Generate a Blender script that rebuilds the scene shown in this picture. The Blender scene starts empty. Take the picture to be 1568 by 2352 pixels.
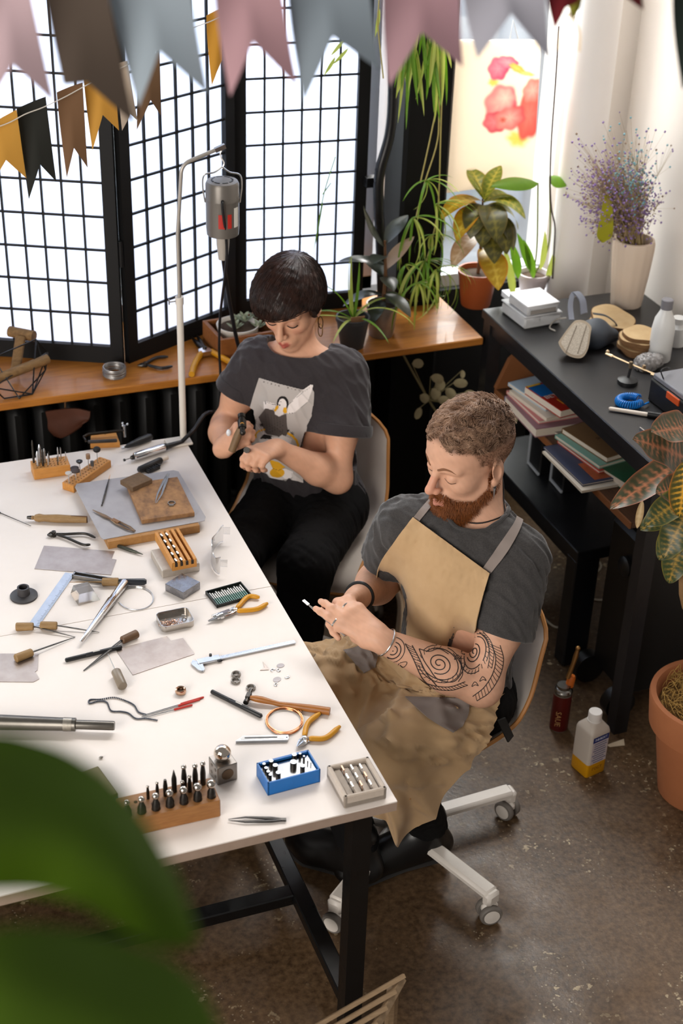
import bpy, bmesh, math, random
import numpy as np
from mathutils import Matrix, Vector
random.seed(7); RNG = np.random.default_rng(7)
PI = math.pi
SC = bpy.context.scene
COL = SC.collection
# ------------------------------------------------------------------ camera
F, CX, CY = 3450.0, 784.0, 1176.0
CAM = np.array([-1.00358, -2.14740, 2.9])
M = np.array([[0.9352632, -0.3526682, 0.0301302], [-0.1600852, -0.4973848, -0.8526319], [0.3156825, 0.7926118, -0.5216426]])
cd = bpy.data.cameras.new('camera'); cam = bpy.data.objects.new('camera', cd); COL.objects.link(cam)
mw = Matrix.Identity(4)
for i in range(3):
    mw[i][0] = M[0][i]; mw[i][1] = -M[1][i]; mw[i][2] = -M[2][i]; mw[i][3] = CAM[i]
cam.matrix_world = mw
cd.sensor_fit = 'VERTICAL'; cd.sensor_height = 36.0; cd.lens = F / 2352 * 36
cd.clip_start = 0.05
cd.dof.use_dof = True; cd.dof.focus_distance = 3.62; cd.dof.aperture_fstop = 3.4
SC.camera = cam
# ------------------------------------------------------------------ world, daylight, exposure
wd = bpy.data.worlds.new('world'); SC.world = wd; wd.use_nodes = True
wd.node_tree.nodes['Background'].inputs[0].default_value = (1.0, 0.95, 0.90, 1)
wd.node_tree.nodes['Background'].inputs[1].default_value = 0.26
def area(name, loc, target, sx, sy, power, color=(1, 1, 1), spread=PI):
    l = bpy.data.lights.new(name, 'AREA'); l.shape = 'RECTANGLE'; l.size = sx; l.size_y = sy; l.energy = power; l.color = color; l.spread = spread
    o = bpy.data.objects.new(name, l); COL.objects.link(o); o.location = loc
    o.rotation_euler = (Vector(target) - Vector(loc)).to_track_quat('-Z', 'Y').to_euler()
    return o
area('daylight_window_left', (-1.0, 2.85, 1.85), (-0.7, 0.6, 0.75), 3.4, 1.9, 82, (0.94, 0.97, 1.0))
area('daylight_window_right', (1.35, 2.75, 2.2), (0.6, 0.8, 0.9), 0.9, 1.8, 90, (1.0, 0.97, 0.93))
area('daylight_courtyard', (0.8, 3.3, 4.6), (1.6, 5.0, 0.9), 5.0, 1.6, 480, (1.0, 0.98, 0.96))
area('added_side_fill', (-3.3, -1.9, 2.1), (0.3, 0.7, 0.85), 2.6, 2.4, 168, (1.0, 0.94, 0.87))  # added off-frame fill to brighten the people; no window is modelled there
SC.view_settings.view_transform = 'Standard'
SC.view_settings.look = 'None'; SC.view_settings.gamma = 1; SC.view_settings.use_curve_mapping = False
SC.view_settings.exposure = 0.10
SC.cycles.use_denoising = True
SC.cycles.max_bounces = 6; SC.cycles.diffuse_bounces = 3; SC.cycles.glossy_bounces = 3; SC.cycles.transmission_bounces = 4; SC.cycles.transparent_max_bounces = 8
SC.cycles.caustics_reflective = False; SC.cycles.caustics_refractive = False; SC.cycles.use_adaptive_sampling = True; SC.cycles.adaptive_threshold = 0.04
# ------------------------------------------------------------------ pixel helpers (the photograph is 1568 x 2352)
def ray(x, y): return M.T @ np.array([(x - CX) / F, (y - CY) / F, 1.0])
def P(x, y, z): d = ray(x, y); return CAM + d * ((z - CAM[2]) / d[2])
def PY(x, y, Y): d = ray(x, y); return CAM + d * ((Y - CAM[1]) / d[1])
def PX(x, y, X): d = ray(x, y); return CAM + d * ((X - CAM[0]) / d[0])
def PD(x, y, D): return CAM + ray(x, y) * D
def span(a, b, z):
    p, q = P(a[0], a[1], z), P(b[0], b[1], z); d = q - p
    return p, math.atan2(d[1], d[0]), float(np.hypot(d[0], d[1]))
# ------------------------------------------------------------------ colour and materials
def lin(c): return c / 12.92 if c <= 0.04045 else ((c + 0.055) / 1.055) ** 2.4
def rgb(h):
    if isinstance(h, str):
        h = h.lstrip('#'); return tuple(lin(int(h[i:i + 2], 16) / 255) for i in (0, 2, 4))
    return tuple(h)
MATS = {}
def mat(name, color='#808080', rough=0.5, metal=0.0, var=None, vscale=20.0, vamt=0.5, bump=0.0, bscale=200.0, stretch=None, spec=0.5, trans=0.0,
        transl=0.0, alpha=1.0, coat=0.0, sheen=0.0, sss=0.0, attr=None, emit=0.0, detail=4.0, ior=1.45, contrast=None, rvar=0.0):
    if name in MATS: return MATS[name]
    m = bpy.data.materials.new(name); m.use_nodes = True; MATS[name] = m
    nt = m.node_tree; b = nt.nodes['Principled BSDF']; I = b.inputs
    c = rgb(color)
    I['Base Color'].default_value = (*c, 1); I['Roughness'].default_value = rough; I['Metallic'].default_value = metal
    I['Specular IOR Level'].default_value = spec; I['Transmission Weight'].default_value = trans; I['Alpha'].default_value = alpha
    I['Coat Weight'].default_value = coat; I['Sheen Weight'].default_value = sheen; I['IOR'].default_value = ior
    if sss: I['Subsurface Weight'].default_value = sss; I['Subsurface Radius'].default_value = (0.012, 0.005, 0.003); I['Subsurface Scale'].default_value = 0.6
    if emit: I['Emission Color'].default_value = (*c, 1); I['Emission Strength'].default_value = emit
    N = nt.nodes.new; Lk = nt.links.new
    def coords(scale):
        tc = N('ShaderNodeTexCoord'); mp = N('ShaderNodeMapping'); Lk(tc.outputs['Object'], mp.inputs['Vector'])
        s = stretch or (1, 1, 1); mp.inputs['Scale'].default_value = tuple(scale * k for k in s); return mp.outputs[0]
    src = None
    if attr:
        a = N('ShaderNodeAttribute'); a.attribute_name = attr; src = a.outputs['Color']
    if var is not None or rvar:
        nz = N('ShaderNodeTexNoise'); nz.inputs['Scale'].default_value = 1; nz.inputs['Detail'].default_value = detail; nz.inputs['Roughness'].default_value = 0.6
        Lk(coords(vscale), nz.inputs['Vector'])
    if var is not None:
        mr = N('ShaderNodeMapRange'); lo, hi = contrast or (0.3, 0.7)
        mr.inputs['From Min'].default_value = lo; mr.inputs['From Max'].default_value = hi; mr.inputs['To Max'].default_value = vamt
        Lk(nz.outputs['Fac'], mr.inputs['Value'])
        mx = N('ShaderNodeMix'); mx.data_type = 'RGBA'; Lk(mr.outputs[0], mx.inputs[0])
        if src: Lk(src, mx.inputs[6])
        else: mx.inputs[6].default_value = (*c, 1)
        mx.inputs[7].default_value = (*rgb(var), 1); src = mx.outputs[2]
    if src: Lk(src, I['Base Color'])
    if rvar:
        m2 = N('ShaderNodeMapRange'); m2.inputs['From Min'].default_value = 0.3; m2.inputs['From Max'].default_value = 0.7
        m2.inputs['To Min'].default_value = max(0, rough - rvar); m2.inputs['To Max'].default_value = min(1, rough + rvar)
        Lk(nz.outputs['Fac'], m2.inputs['Value']); Lk(m2.outputs[0], I['Roughness'])
    if bump:
        n2 = N('ShaderNodeTexNoise'); n2.inputs['Scale'].default_value = 1; n2.inputs['Detail'].default_value = 3
        Lk(coords(bscale), n2.inputs['Vector']); bp = N('ShaderNodeBump'); bp.inputs['Strength'].default_value = bump; bp.inputs['Distance'].default_value = 0.002
        Lk(n2.outputs['Fac'], bp.inputs['Height']); Lk(bp.outputs[0], I['Normal'])
    if transl:
        t = N('ShaderNodeBsdfTranslucent'); t.inputs[0].default_value = (*c, 1)
        if src: Lk(src, t.inputs[0])
        ms = N('ShaderNodeMixShader'); ms.inputs[0].default_value = transl
        Lk(b.outputs[0], ms.inputs[1]); Lk(t.outputs[0], ms.inputs[2]); Lk(ms.outputs[0], nt.nodes['Material Output'].inputs[0])
    return m
# ------------------------------------------------------------------ mesh building
def rotz(a): c, s = math.cos(a), math.sin(a); return np.array([[c, -s, 0], [s, c, 0], [0, 0, 1.0]])
def rotx(a): c, s = math.cos(a), math.sin(a); return np.array([[1.0, 0, 0], [0, c, -s], [0, s, c]])
def roty(a): c, s = math.cos(a), math.sin(a); return np.array([[c, 0, s], [0, 1.0, 0], [-s, 0, c]])
def nrm(v): v = np.asarray(v, float); n = np.linalg.norm(v); return v / n if n > 1e-12 else v
def frame_of(d):
    d = nrm(d); u = np.cross(d, [0, 0, 1.0])
    if np.linalg.norm(u) < 1e-3: u = np.cross(d, [0, 1.0, 0])
    u = nrm(u); return u, np.cross(u, d)
class MB:
    def __init__(s): s.v = []; s.f = []; s.c = []
    def add(s, vs, fs):
        n = len(s.v); s.v.extend([tuple(map(float, q)) for q in vs]); s.f.extend([tuple(i + n for i in q) for q in fs]); return s
    def box(s, c, d, R=None, bev=0.0):
        x, y, z = (k / 2 for k in d); b = min(bev, x * .9, y * .9, z * .9) if bev else 0
        if not b:
            vs = [(i * x, j * y, k * z) for i in (-1, 1) for j in (-1, 1) for k in (-1, 1)]
            fs = [(0, 1, 3, 2), (4, 6, 7, 5), (0, 4, 5, 1), (2, 3, 7, 6), (0, 2, 6, 4), (1, 5, 7, 3)]
        else:
            vs = []; idx = {}
            for i in (-1, 1):
                for j in (-1, 1):
                    for k in (-1, 1):
                        for a in range(3):
                            q = [i * (x - b), j * (y - b), k * (z - b)]; q[a] = (i * x, j * y, k * z)[a]
                            idx[i, j, k, a] = len(vs); vs.append(tuple(q))
            fs = []; S = (-1, 1)
            for i in S:
                fs.append([idx[i, -1, -1, 0], idx[i, 1, -1, 0], idx[i, 1, 1, 0], idx[i, -1, 1, 0]][::i])
                fs.append([idx[-1, i, -1, 1], idx[-1, i, 1, 1], idx[1, i, 1, 1], idx[1, i, -1, 1]][::i])
                fs.append([idx[-1, -1, i, 2], idx[1, -1, i, 2], idx[1, 1, i, 2], idx[-1, 1, i, 2]][::i])
            for i in S:
                for j in S:
                    fs.append([idx[i, j, -1, 0], idx[i, j, -1, 1], idx[i, j, 1, 1], idx[i, j, 1, 0]][::i * j])
                    fs.append([idx[i, -1, j, 0], idx[i, 1, j, 0], idx[i, 1, j, 2], idx[i, -1, j, 2]][::i * j])
                    fs.append([idx[-1, i, j, 1], idx[-1, i, j, 2], idx[1, i, j, 2], idx[1, i, j, 1]][::i * j])
                    for k in S: fs.append([idx[i, j, k, 0], idx[i, j, k, 1], idx[i, j, k, 2]][::i * j * k])
        vs = np.array(vs)
        if R is not None: vs = vs @ np.asarray(R).T
        return s.add(vs + np.array(c), fs)
    def lathe(s, prof, n=24, c=(0, 0, 0), R=None, cap=True, sx=1.0, sy=1.0):
        vs = []; fs = []; k = len(prof)
        for r, z in prof:
            for i in range(n): a = 2 * PI * i / n; vs.append((r * math.cos(a) * sx, r * math.sin(a) * sy, z))
        for j in range(k - 1):
            for i in range(n): i2 = (i + 1) % n; fs.append((j * n + i, j * n + i2, (j + 1) * n + i2, (j + 1) * n + i))
        if cap:
            if prof[0][0] > 1e-6: fs.append(tuple(range(n))[::-1])
            if prof[-1][0] > 1e-6: fs.append(tuple((k - 1) * n + i for i in range(n)))
        vs = np.array(vs)
        if R is not None: vs = vs @ np.asarray(R).T
        return s.add(vs + np.array(c), fs)
    def rod(s, a, b, r, r2=None, n=12):           # straight bar with round section
        a, b = np.array(a, float), np.array(b, float); r2 = r if r2 is None else r2
        return s.tube([a, b], [r, r2], n)
    def tube(s, pts, r, n=8, cap=True, flat=1.0, up=None, closed=False):
        pts = np.array(pts, float); m = len(pts); r = np.full(m, r) if np.isscalar(r) else np.array(r)
        vs = []; fs = []; t = np.gradient(pts, axis=0) if m > 2 else np.repeat([pts[-1] - pts[0]], m, 0)
        if closed: t = np.roll(pts, -1, 0) - np.roll(pts, 1, 0)
        if up is not None: v = nrm(up); u = nrm(np.cross(t[0], v))
        else: u, v = frame_of(t[0])
        for i in range(m):
            d = nrm(t[i])
            if up is not None: u = nrm(np.cross(d, up)); v = np.cross(u, d)
            else: u = nrm(u - d * (u @ d)); v = np.cross(u, d)
            for k in range(n): a = 2 * PI * k / n; vs.append(pts[i] + r[i] * (math.cos(a) * u + flat * math.sin(a) * v))
        for i in range(m if closed else m - 1):
            i2 = (i + 1) % m
            for k in range(n): k2 = (k + 1) % n; fs.append((i * n + k, i * n + k2, i2 * n + k2, i2 * n + k))
        if cap and not closed: fs.append(tuple(range(n))[::-1]); fs.append(tuple((m - 1) * n + k for k in range(n)))
        return s.add(vs, fs)
    def prism(s, poly, z0, z1, R=None, c=(0, 0, 0)):      # polygon in xy extruded in z (poly counter-clockwise)
        n = len(poly); vs = [(p[0], p[1], z0) for p in poly] + [(p[0], p[1], z1) for p in poly]
        fs = [tuple(range(n))[::-1], tuple(range(n, 2 * n))] + [(i, (i + 1) % n, n + (i + 1) % n, n + i) for i in range(n)]
        vs = np.array(vs, float)
        if R is not None: vs = vs @ np.asarray(R).T
        return s.add(vs + np.array(c), fs)
    def ball(s, c, r, n=14, m=9, sc=(1, 1, 1), R=None):
        pr = [(max(1e-7, math.sin(PI * j / m)), -math.cos(PI * j / m)) for j in range(m + 1)]
        vs = []; fs = []
        for a, z in pr[1:-1]:
            for i in range(n): t = 2 * PI * i / n; vs.append((a * math.cos(t), a * math.sin(t), z))
        b0 = len(vs); vs += [(0, 0, -1), (0, 0, 1)]
        for j in range(m - 2):
            for i in range(n): i2 = (i + 1) % n; fs.append((j * n + i, j * n + i2, (j + 1) * n + i2, (j + 1) * n + i))
        for i in range(n): i2 = (i + 1) % n; fs.append((b0, i2, i)); fs.append((b0 + 1, (m - 2) * n + i, (m - 2) * n + i2))
        vs = np.array(vs) * r * np.array(sc)
        if R is not None: vs = vs @ np.asarray(R).T
        return s.add(vs + np.array(c), fs)
    def grid(s, G, closed_u=False, thick=0.0):     # G: (nu, nv, 3)
        G = np.asarray(G, float); nu, nv = G.shape[:2]
        fs = [(i * nv + j, ((i + 1) % nu) * nv + j, ((i + 1) % nu) * nv + j + 1, i * nv + j + 1) for i in range(nu if closed_u else nu - 1) for j in range(nv - 1)]
        return s.add(G.reshape(-1, 3), fs)
    def sheet(s, G, t):                            # grid with thickness t, closed all round
        G = np.asarray(G, float); nu, nv = G.shape[:2]
        du = np.gradient(G, axis=0); dv = np.gradient(G, axis=1); N = np.cross(du, dv); N /= np.maximum(np.linalg.norm(N, axis=2, keepdims=True), 1e-9)
        A = (G + N * t / 2).reshape(-1, 3); B = (G - N * t / 2).reshape(-1, 3); n = nu * nv
        fs = []; I = lambda i, j: i * nv + j
        for i in range(nu - 1):
            for j in range(nv - 1):
                q = (I(i, j), I(i + 1, j), I(i + 1, j + 1), I(i, j + 1)); fs.append(q); fs.append(tuple(k + n for k in q[::-1]))
        rim = [I(i, 0) for i in range(nu)] + [I(nu - 1, j) for j in range(1, nv)] + [I(i, nv - 1) for i in range(nu - 2, -1, -1)] + [I(0, j) for j in range(nv - 2, 0, -1)]
        for k in range(len(rim)): a, b = rim[k], rim[(k + 1) % len(rim)]; fs.append((a, a + n, b + n, b))
        return s.add(np.vstack([A, B]), fs)
    def build(s, name, m, parent=None, loc=None, rz=None, smooth=True, R=None, ang=38):
        me = bpy.data.meshes.new(name); me.from_pydata(s.v, [], s.f); me.update()
        if len(s.f) < 30000:
            bm = bmesh.new(); bm.from_mesh(me); bmesh.ops.recalc_face_normals(bm, faces=bm.faces); bm.to_mesh(me); bm.free()
        if smooth:
            me.polygons.foreach_set('use_smooth', np.ones(len(me.polygons), bool)); sharp(me, ang)
        return link(name, me, m, parent, loc, rz, R)
def sharp(me, ang):
    try: me.set_sharp_from_angle(angle=math.radians(ang))
    except Exception: pass
def link(name, me, m, parent=None, loc=None, rz=None, R=None):
    o = bpy.data.objects.new(name, me); COL.objects.link(o)
    if m is not None:
        for k in (m if isinstance(m, (list, tuple)) else [m]): me.materials.append(k)
    if parent is not None: o.parent = parent
    place(o, loc, rz, R); return o
def place(o, loc=None, rz=None, R=None):
    if loc is not None: o.location = tuple(map(float, loc))
    if rz is not None: o.rotation_euler = (0, 0, rz)
    if R is not None: o.rotation_euler = Matrix([list(map(float, r)) for r in R]).to_euler()
    return o
def thing(name, label, cat, loc=(0, 0, 0), rz=0.0, group=None, R=None):
    o = bpy.data.objects.new(name, None); COL.objects.link(o); place(o, loc, rz, R); o.empty_display_size = 0.02
    return tag(o, label, cat, group)
def tag(o, label, cat, group=None):
    o['label'] = label; o['category'] = cat
    if group: o['group'] = group
    return o
def struct(o): o['kind'] = 'structure'; return o
def copy_tree(o, parent=None, loc=None, rz=None, label=None):
    c = o.copy(); COL.objects.link(c); c.parent = parent
    if loc is not None: c.location = tuple(map(float, loc))
    if rz is not None: c.rotation_euler = (0, 0, rz)
    if label: c['label'] = label
    for ch in list(o.children):
        if ch != c: copy_tree(ch, c)
    return c
def smooth_path(pts, n=40, closed=False):
    p = np.array(pts, float); k = len(p)
    if closed: q = np.vstack([p[-1], p, p[0], p[1]]); segs = k
    else: q = np.vstack([2 * p[0] - p[1], p, 2 * p[-1] - p[-2]]); segs = k - 1
    t = np.linspace(0, segs, n, endpoint=not closed); out = []
    for a in t:
        i = min(int(a), segs - 1); u = a - i; p0, p1, p2, p3 = q[i], q[i + 1], q[i + 2], q[i + 3]
        out.append(0.5 * ((2 * p1) + (p2 - p0) * u + (2 * p0 - 5 * p1 + 4 * p2 - p3) * u * u + (3 * p1 - p0 - 3 * p2 + p3) * u ** 3))
    return np.array(out)
def surf(ctrl, nu, nv):                             # Catmull-Rom surface through a control grid
    C = np.array(ctrl, float); A = np.array([smooth_path(C[:, j], nu) for j in range(C.shape[1])])
    return np.array([smooth_path(A[:, i], nv) for i in range(nu)])
def text(name, s, size, m, parent, loc, R=None, extrude=0.0002, align='CENTER'):
    c = bpy.data.curves.new(name, 'FONT'); c.body = s; c.size = size; c.extrude = extrude; c.align_x = align; c.align_y = 'CENTER'; c.resolution_u = 2
    o = bpy.data.objects.new(name, c); me = bpy.data.meshes.new_from_object(o); bpy.data.objects.remove(o); bpy.data.curves.remove(c); me.materials.clear()
    return link(name, me, m, parent, loc, None, R)
# ================================================================== the setting
def floor_mat():
    m = bpy.data.materials.new('floor_concrete'); m.use_nodes = True; nt = m.node_tree; b = nt.nodes['Principled BSDF']; N = nt.nodes.new; L = nt.links.new
    tc = N('ShaderNodeTexCoord')
    def noise(sc, det=5, rough=.6, dist=0.0):
        n = N('ShaderNodeTexNoise'); n.inputs['Scale'].default_value = sc; n.inputs['Detail'].default_value = det; n.inputs['Roughness'].default_value = rough; n.inputs['Distortion'].default_value = dist
        L(tc.outputs['Object'], n.inputs['Vector']); return n.outputs['Fac']
    def ramp(v, a, c0, b2, c1):
        r = N('ShaderNodeValToRGB'); r.color_ramp.elements[0].position = a; r.color_ramp.elements[1].position = b2
        r.color_ramp.elements[0].color = (*rgb(c0), 1); r.color_ramp.elements[1].color = (*rgb(c1), 1); L(v, r.inputs[0]); return r.outputs[0]
    def mix(f, a, c):
        x = N('ShaderNodeMix'); x.data_type = 'RGBA'; L(f, x.inputs[0]); L(a, x.inputs[6])
        if isinstance(c, str): x.inputs[7].default_value = (*rgb(c), 1)
        else: L(c, x.inputs[7])
        return x.outputs[2]
    base = ramp(noise(2.2, 6, .62, .4), .3, '#382819', .72, '#684e34')
    fine = ramp(noise(60, 4), .35, '#261b12', .75, '#836a4e')
    x = N('ShaderNodeMix'); x.data_type = 'RGBA'; x.inputs[0].default_value = .42; L(base, x.inputs[6]); L(fine, x.inputs[7])
    patch = ramp(noise(3.4, 5, .6, .7), .50, '#000000', .62, '#ffffff')
    v = N('ShaderNodeTexVoronoi'); v.inputs['Scale'].default_value = 70; L(tc.outputs['Object'], v.inputs['Vector'])
    spot = ramp(v.outputs['Distance'], .12, '#ffffff', .2, '#000000')
    sp2 = ramp(noise(40, 2), .62, '#000000', .67, '#ffffff')
    mm = N('ShaderNodeMath'); mm.operation = 'MULTIPLY'; L(spot, mm.inputs[0]); L(patch, mm.inputs[1])
    m3 = N('ShaderNodeMath'); m3.operation = 'MULTIPLY'; L(sp2, m3.inputs[0]); L(patch, m3.inputs[1])
    c = mix(mm.outputs[0], x.outputs[2], '#9a8d78'); c = mix(m3.outputs[0], c, '#ab9a7c')
    L(c, b.inputs['Base Color']); b.inputs['Specular IOR Level'].default_value = .45
    rr = N('ShaderNodeMapRange'); L(noise(5, 4), rr.inputs['Value']); rr.inputs['From Min'].default_value = .3; rr.inputs['From Max'].default_value = .7; rr.inputs['To Min'].default_value = .28; rr.inputs['To Max'].default_value = .62
    L(rr.outputs[0], b.inputs['Roughness'])
    bp = N('ShaderNodeBump'); bp.inputs['Strength'].default_value = .25; bp.inputs['Distance'].default_value = .003; L(noise(90, 4), bp.inputs['Height']); L(bp.outputs[0], b.inputs['Normal'])
    return m
BLACK = mat('black_paint', '#111113', .45, var='#222226', vscale=30)
BLACKM = mat('black_metal', '#0b0b0c', .34, spec=.5, rvar=.08, vscale=25)
WALLW = mat('white_plaster', '#f1e9e1', .85, var='#ebe1d7', vscale=3, bump=.05, bscale=60)
o = MB().box((0.2, 0.3, -.02), (7, 7, .04)).build('floor', floor_mat(), smooth=False); struct(o)
o['label'] = 'worn brown concrete floor with pale specks and stains'
# back wall: dark parapet under the sill, black column, pale pier at the right
b = MB().box((-.9, 2.36, .41), (5.0, .12, .82))
struct(b.build('wall_back', mat('wall_black', '#0f0f10', .8, var='#191817', vscale=5), smooth=False))
struct(MB().box((1.67, 2.37, 1.5), (.32, .14, 3.0)).build('wall_pier', WALLW, smooth=False))
struct(MB().box((1.83, 1.2, 1.5), (.1, 2.6, 3.0)).build('wall_right', WALLW, smooth=False))
# window frames
WF = mat('window_white', '#d8dade', .5, var='#c5c8ce', vscale=8)
def glassm():
    m = bpy.data.materials.new('window_glass'); m.use_nodes = True; nt = m.node_tree; nt.nodes.clear()
    t = nt.nodes.new('ShaderNodeBsdfTransparent'); g = nt.nodes.new('ShaderNodeBsdfGlossy'); g.inputs['Roughness'].default_value = .02
    t.inputs[0].default_value = (.93, .96, .97, 1); x = nt.nodes.new('ShaderNodeMixShader'); x.inputs[0].default_value = .06; o = nt.nodes.new('ShaderNodeOutputMaterial')
    nt.links.new(t.outputs[0], x.inputs[1]); nt.links.new(g.outputs[0], x.inputs[2]); nt.links.new(x.outputs[0], o.inputs[0]); return m
GLASS = glassm()
def window(name, x0, x1, z0, z1, y, mull):
    b = MB(); w = .045
    b.box(((x0 + x1) / 2, y, z0 + w / 2), (x1 - x0, .06, w)); b.box(((x0 + x1) / 2, y, z1 - w / 2), (x1 - x0, .06, w))
    b.box((x0 + w / 2, y, (z0 + z1) / 2), (w, .06, z1 - z0)); b.box((x1 - w / 2, y, (z0 + z1) / 2), (w, .06, z1 - z0))
    o = struct(b.build(name, WF, smooth=False))
    xs = [x0] + mull + [x1]
    for m in mull: MB().box((m, y, (z0 + z1) / 2), (w, .055, z1 - z0 - 2 * w)).build('mullion', WF, o, smooth=False)
    for a, c in zip(xs[:-1], xs[1:]): MB().box(((a + c) / 2, y, (z0 + z1) / 2), (c - a - w, .006, z1 - z0 - 2 * w)).build('pane', GLASS, o, smooth=False)
    return o
window('window_1', -3.2, .86, .85, 3.0, 2.36, [-1.8, -.62, .325])
window('window_2', 1.04, 1.57, .82, 3.0, 2.36, [])
# outside: the facade across the yard, seen bright through the glass
FAC = mat('facade_plaster', '#c9ccd2', .9, var='#b9bec8', vscale=1.5)
o = struct(MB().box((1.0, 4.65, .6), (9, .1, 6)).build('exterior_facade', FAC, smooth=False))
for i in range(7):
    MB().box((-1.9 + i * .95, 4.585, 1.0), (.1, .04, 5)).build('pilaster', mat('facade_peach', '#e6cdb8', .9), o, smooth=False)
for i in range(6):
    MB().box((-1.42 + i * .95, 4.59, 1.15), (.5, .03, .34)).build('panel', mat('facade_panel', '#aeb6c4', .6), o, smooth=False)
    MB().box((-1.42 + i * .95, 4.59, .30), (.5, .03, .42)).build('panel', mat('facade_panel', '#aeb6c4', .6), o, smooth=False)
struct(MB().box((1.0, 3.5, -.32), (9, 2.2, .1)).build('exterior_ground', mat('yard_snow', '#d5d3d2', .9, var='#b5b3b2', vscale=2), smooth=False))
# sill
def wood(name, c, v, sc=9.0, st=(1, 9, 9), rough=.5, amt=.75, bump=.06, coat=0.0): return mat(name, c, rough, var=v, vscale=sc, vamt=amt, stretch=st, bump=bump, bscale=80, detail=6, coat=coat)
SILLW = wood('sill_wood', '#b8772c', '#8a4f18', 7, (1, 8, 8), .42, .8, coat=.15)
o = MB().box((-.96, 2.07, .8375), (4.04, .46, .025), bev=.003).build('sill', SILLW, smooth=False); struct(o)
o['label'] = 'long orange-brown wooden window sill behind the woman'
# black column with bent pipe
o = MB().box((.957, 2.22, 1.5), (.165, .16, 3.0), bev=.012).build('column', mat('column_black', '#060606', .6, spec=.25), smooth=False); struct(o)
pp = [PY(905, -40, 2.13), PY(903, 180, 2.13), PY(896, 300, 2.13), PY(872, 395, 2.13), PY(869, 470, 2.13), PY(874, 560, 2.13), PY(878, 690, 2.13)]
MB().tube(smooth_path(pp, 50), .017, 10).build('bent_pipe', BLACKM, o)
MB().box(PY(855, 416, 2.17), (.05, .03, .032)).build('bracket', BLACKM, o, smooth=False)
# white pipe column and its base at the right window
px_, py_ = 1.50, 2.10
o = MB().lathe([(.072, 0), (.072, 3.2)], 40, (px_, py_, 0)).build('pipe_column', mat('pipe_white', '#f1edea', .4, var='#e8e2dd', vscale=2)); struct(o)
# radiator on the dark wall
RAD = mat('radiator_black', '#131313', .5)
rt = thing('radiator', 'black ribbed radiator on the dark wall under the sill', 'radiator', (0, 2.2, .12))
for i in range(18): MB().box((-.75 + i * .085, 0, .29), (.06, .1, .5), bev=.02).build('rib', RAD, rt)
MB().rod((-.8, 0, .08), (.80, 0, .08), .018).build('pipe', RAD, rt)
# ================================================================== folding shoji screen
PAPER = mat('rice_paper', '#e9edf9', .9, transl=.82, spec=.1)
LAT = mat('lattice_black', '#0c0c0d', .55, spec=.3)
scr = thing('folding_screen', 'black lattice folding screen with white paper panels on the sill', 'screen', (0, 0, .85))
def screen_panel(a, c, nc=6, nr=16, ch=.1035):
    a, c = np.array(a), np.array(c); d = c - a; w = float(np.hypot(*d)); ang = math.atan2(d[1], d[0]); H = nr * ch + .1
    fr = MB(); s = .038
    for x in (s / 2, w - s / 2): fr.box((x, 0, H / 2), (s, .022, H))
    fr.box((w / 2, 0, .028), (w - 2 * s, .022, .056)); fr.box((w / 2, 0, H - .022), (w - 2 * s, .022, .044))
    pn = fr.build('panel_frame', LAT, scr, (a[0], a[1], 0), ang, smooth=False)
    MB().box((w / 2, .008, H / 2), (w - 2 * s, .0012, H - .1)).build('paper', PAPER, pn, smooth=False)
    iw = w - 2 * s; vm = MB().box((0, 0, 0), (.0058, .009, H - .1)); hm = MB().box((0, 0, 0), (iw, .008, .0058))
    v0 = vm.build('lattice_bar', LAT, pn, (s + iw / nc, -.001, H / 2), smooth=False); h0 = hm.build('lattice_bar', LAT, pn, (w / 2, -.002, .056 + ch), smooth=False)
    for i in range(2, nc): k = v0.copy(); COL.objects.link(k); k.location = (s + iw * i / nc, -.001, H / 2)
    for j in range(2, nr): k = h0.copy(); COL.objects.link(k); k.location = (w / 2, -.002, .056 + ch * j)
    return pn
screen_panel((-.88, 2.03), (-.492, 2.20)); screen_panel((-.487, 2.19), (-.092, 2.0)); screen_panel((-.082, 2.0), (.325, 2.205)); screen_panel((.338, 2.235), (.772, 2.20))
for z in (.36, 1.2): MB().rod((-.087, 1.992, z - .04), (-.087, 1.992, z + .04), .007).build('hinge', LAT, scr)
# ================================================================== worktables
TOPW = mat('table_white', '#e4dbd4', .5, var='#dbd1c9', vscale=6, vamt=.5, spec=.35)
EDGE = mat('table_edge', '#9a8678', .6, var='#8a7667', vscale=40)
def table(y0, y1, label):
    t = thing('worktable', label, 'table', (0, y0, 0), 0)
    w = y1 - y0 - .0025; xl = -1.45
    MB().box((xl / 2, w / 2, .7485), (-xl, w, .003)).build('table_surface', TOPW, t, smooth=False)
    MB().box((xl / 2, w / 2, .7355), (-xl, w, .023)).build('table_top', EDGE, t, smooth=False)
    lg = MB().box((0, 0, .36), (.044, .044, .72))
    l0 = lg.build('leg', BLACKM, t, (-.062, .055, 0), smooth=False)
    for x, y in ((-.062, w - .055), (xl + .06, .055), (xl + .06, w - .055)): k = l0.copy(); COL.objects.link(k); k.location = (x, y, 0)
    MB().box((-.062, w / 2, .1), (.042, w - .15, .034), bev=.003).build('runner', BLACKM, t, smooth=False)
    MB().box((xl + .06, w / 2, .1), (.042, w - .15, .034), bev=.003).build('runner', BLACKM, t, smooth=False)
    MB().box((xl / 2, w / 2 + .0, .1), (-xl - .16, .042, .034), bev=.003).build('crossbar', BLACKM, t, smooth=False)
    MB().box((-.062, w / 2, .704), (.04, w - .15, .03)).build('rail', BLACKM, t, smooth=False)
    return t
table(0.0, .838, 'near half of the white worktable, with the ring tray at its corner')
table(.838, 1.672, 'far half of the white worktable, in front of the seated woman')
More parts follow.
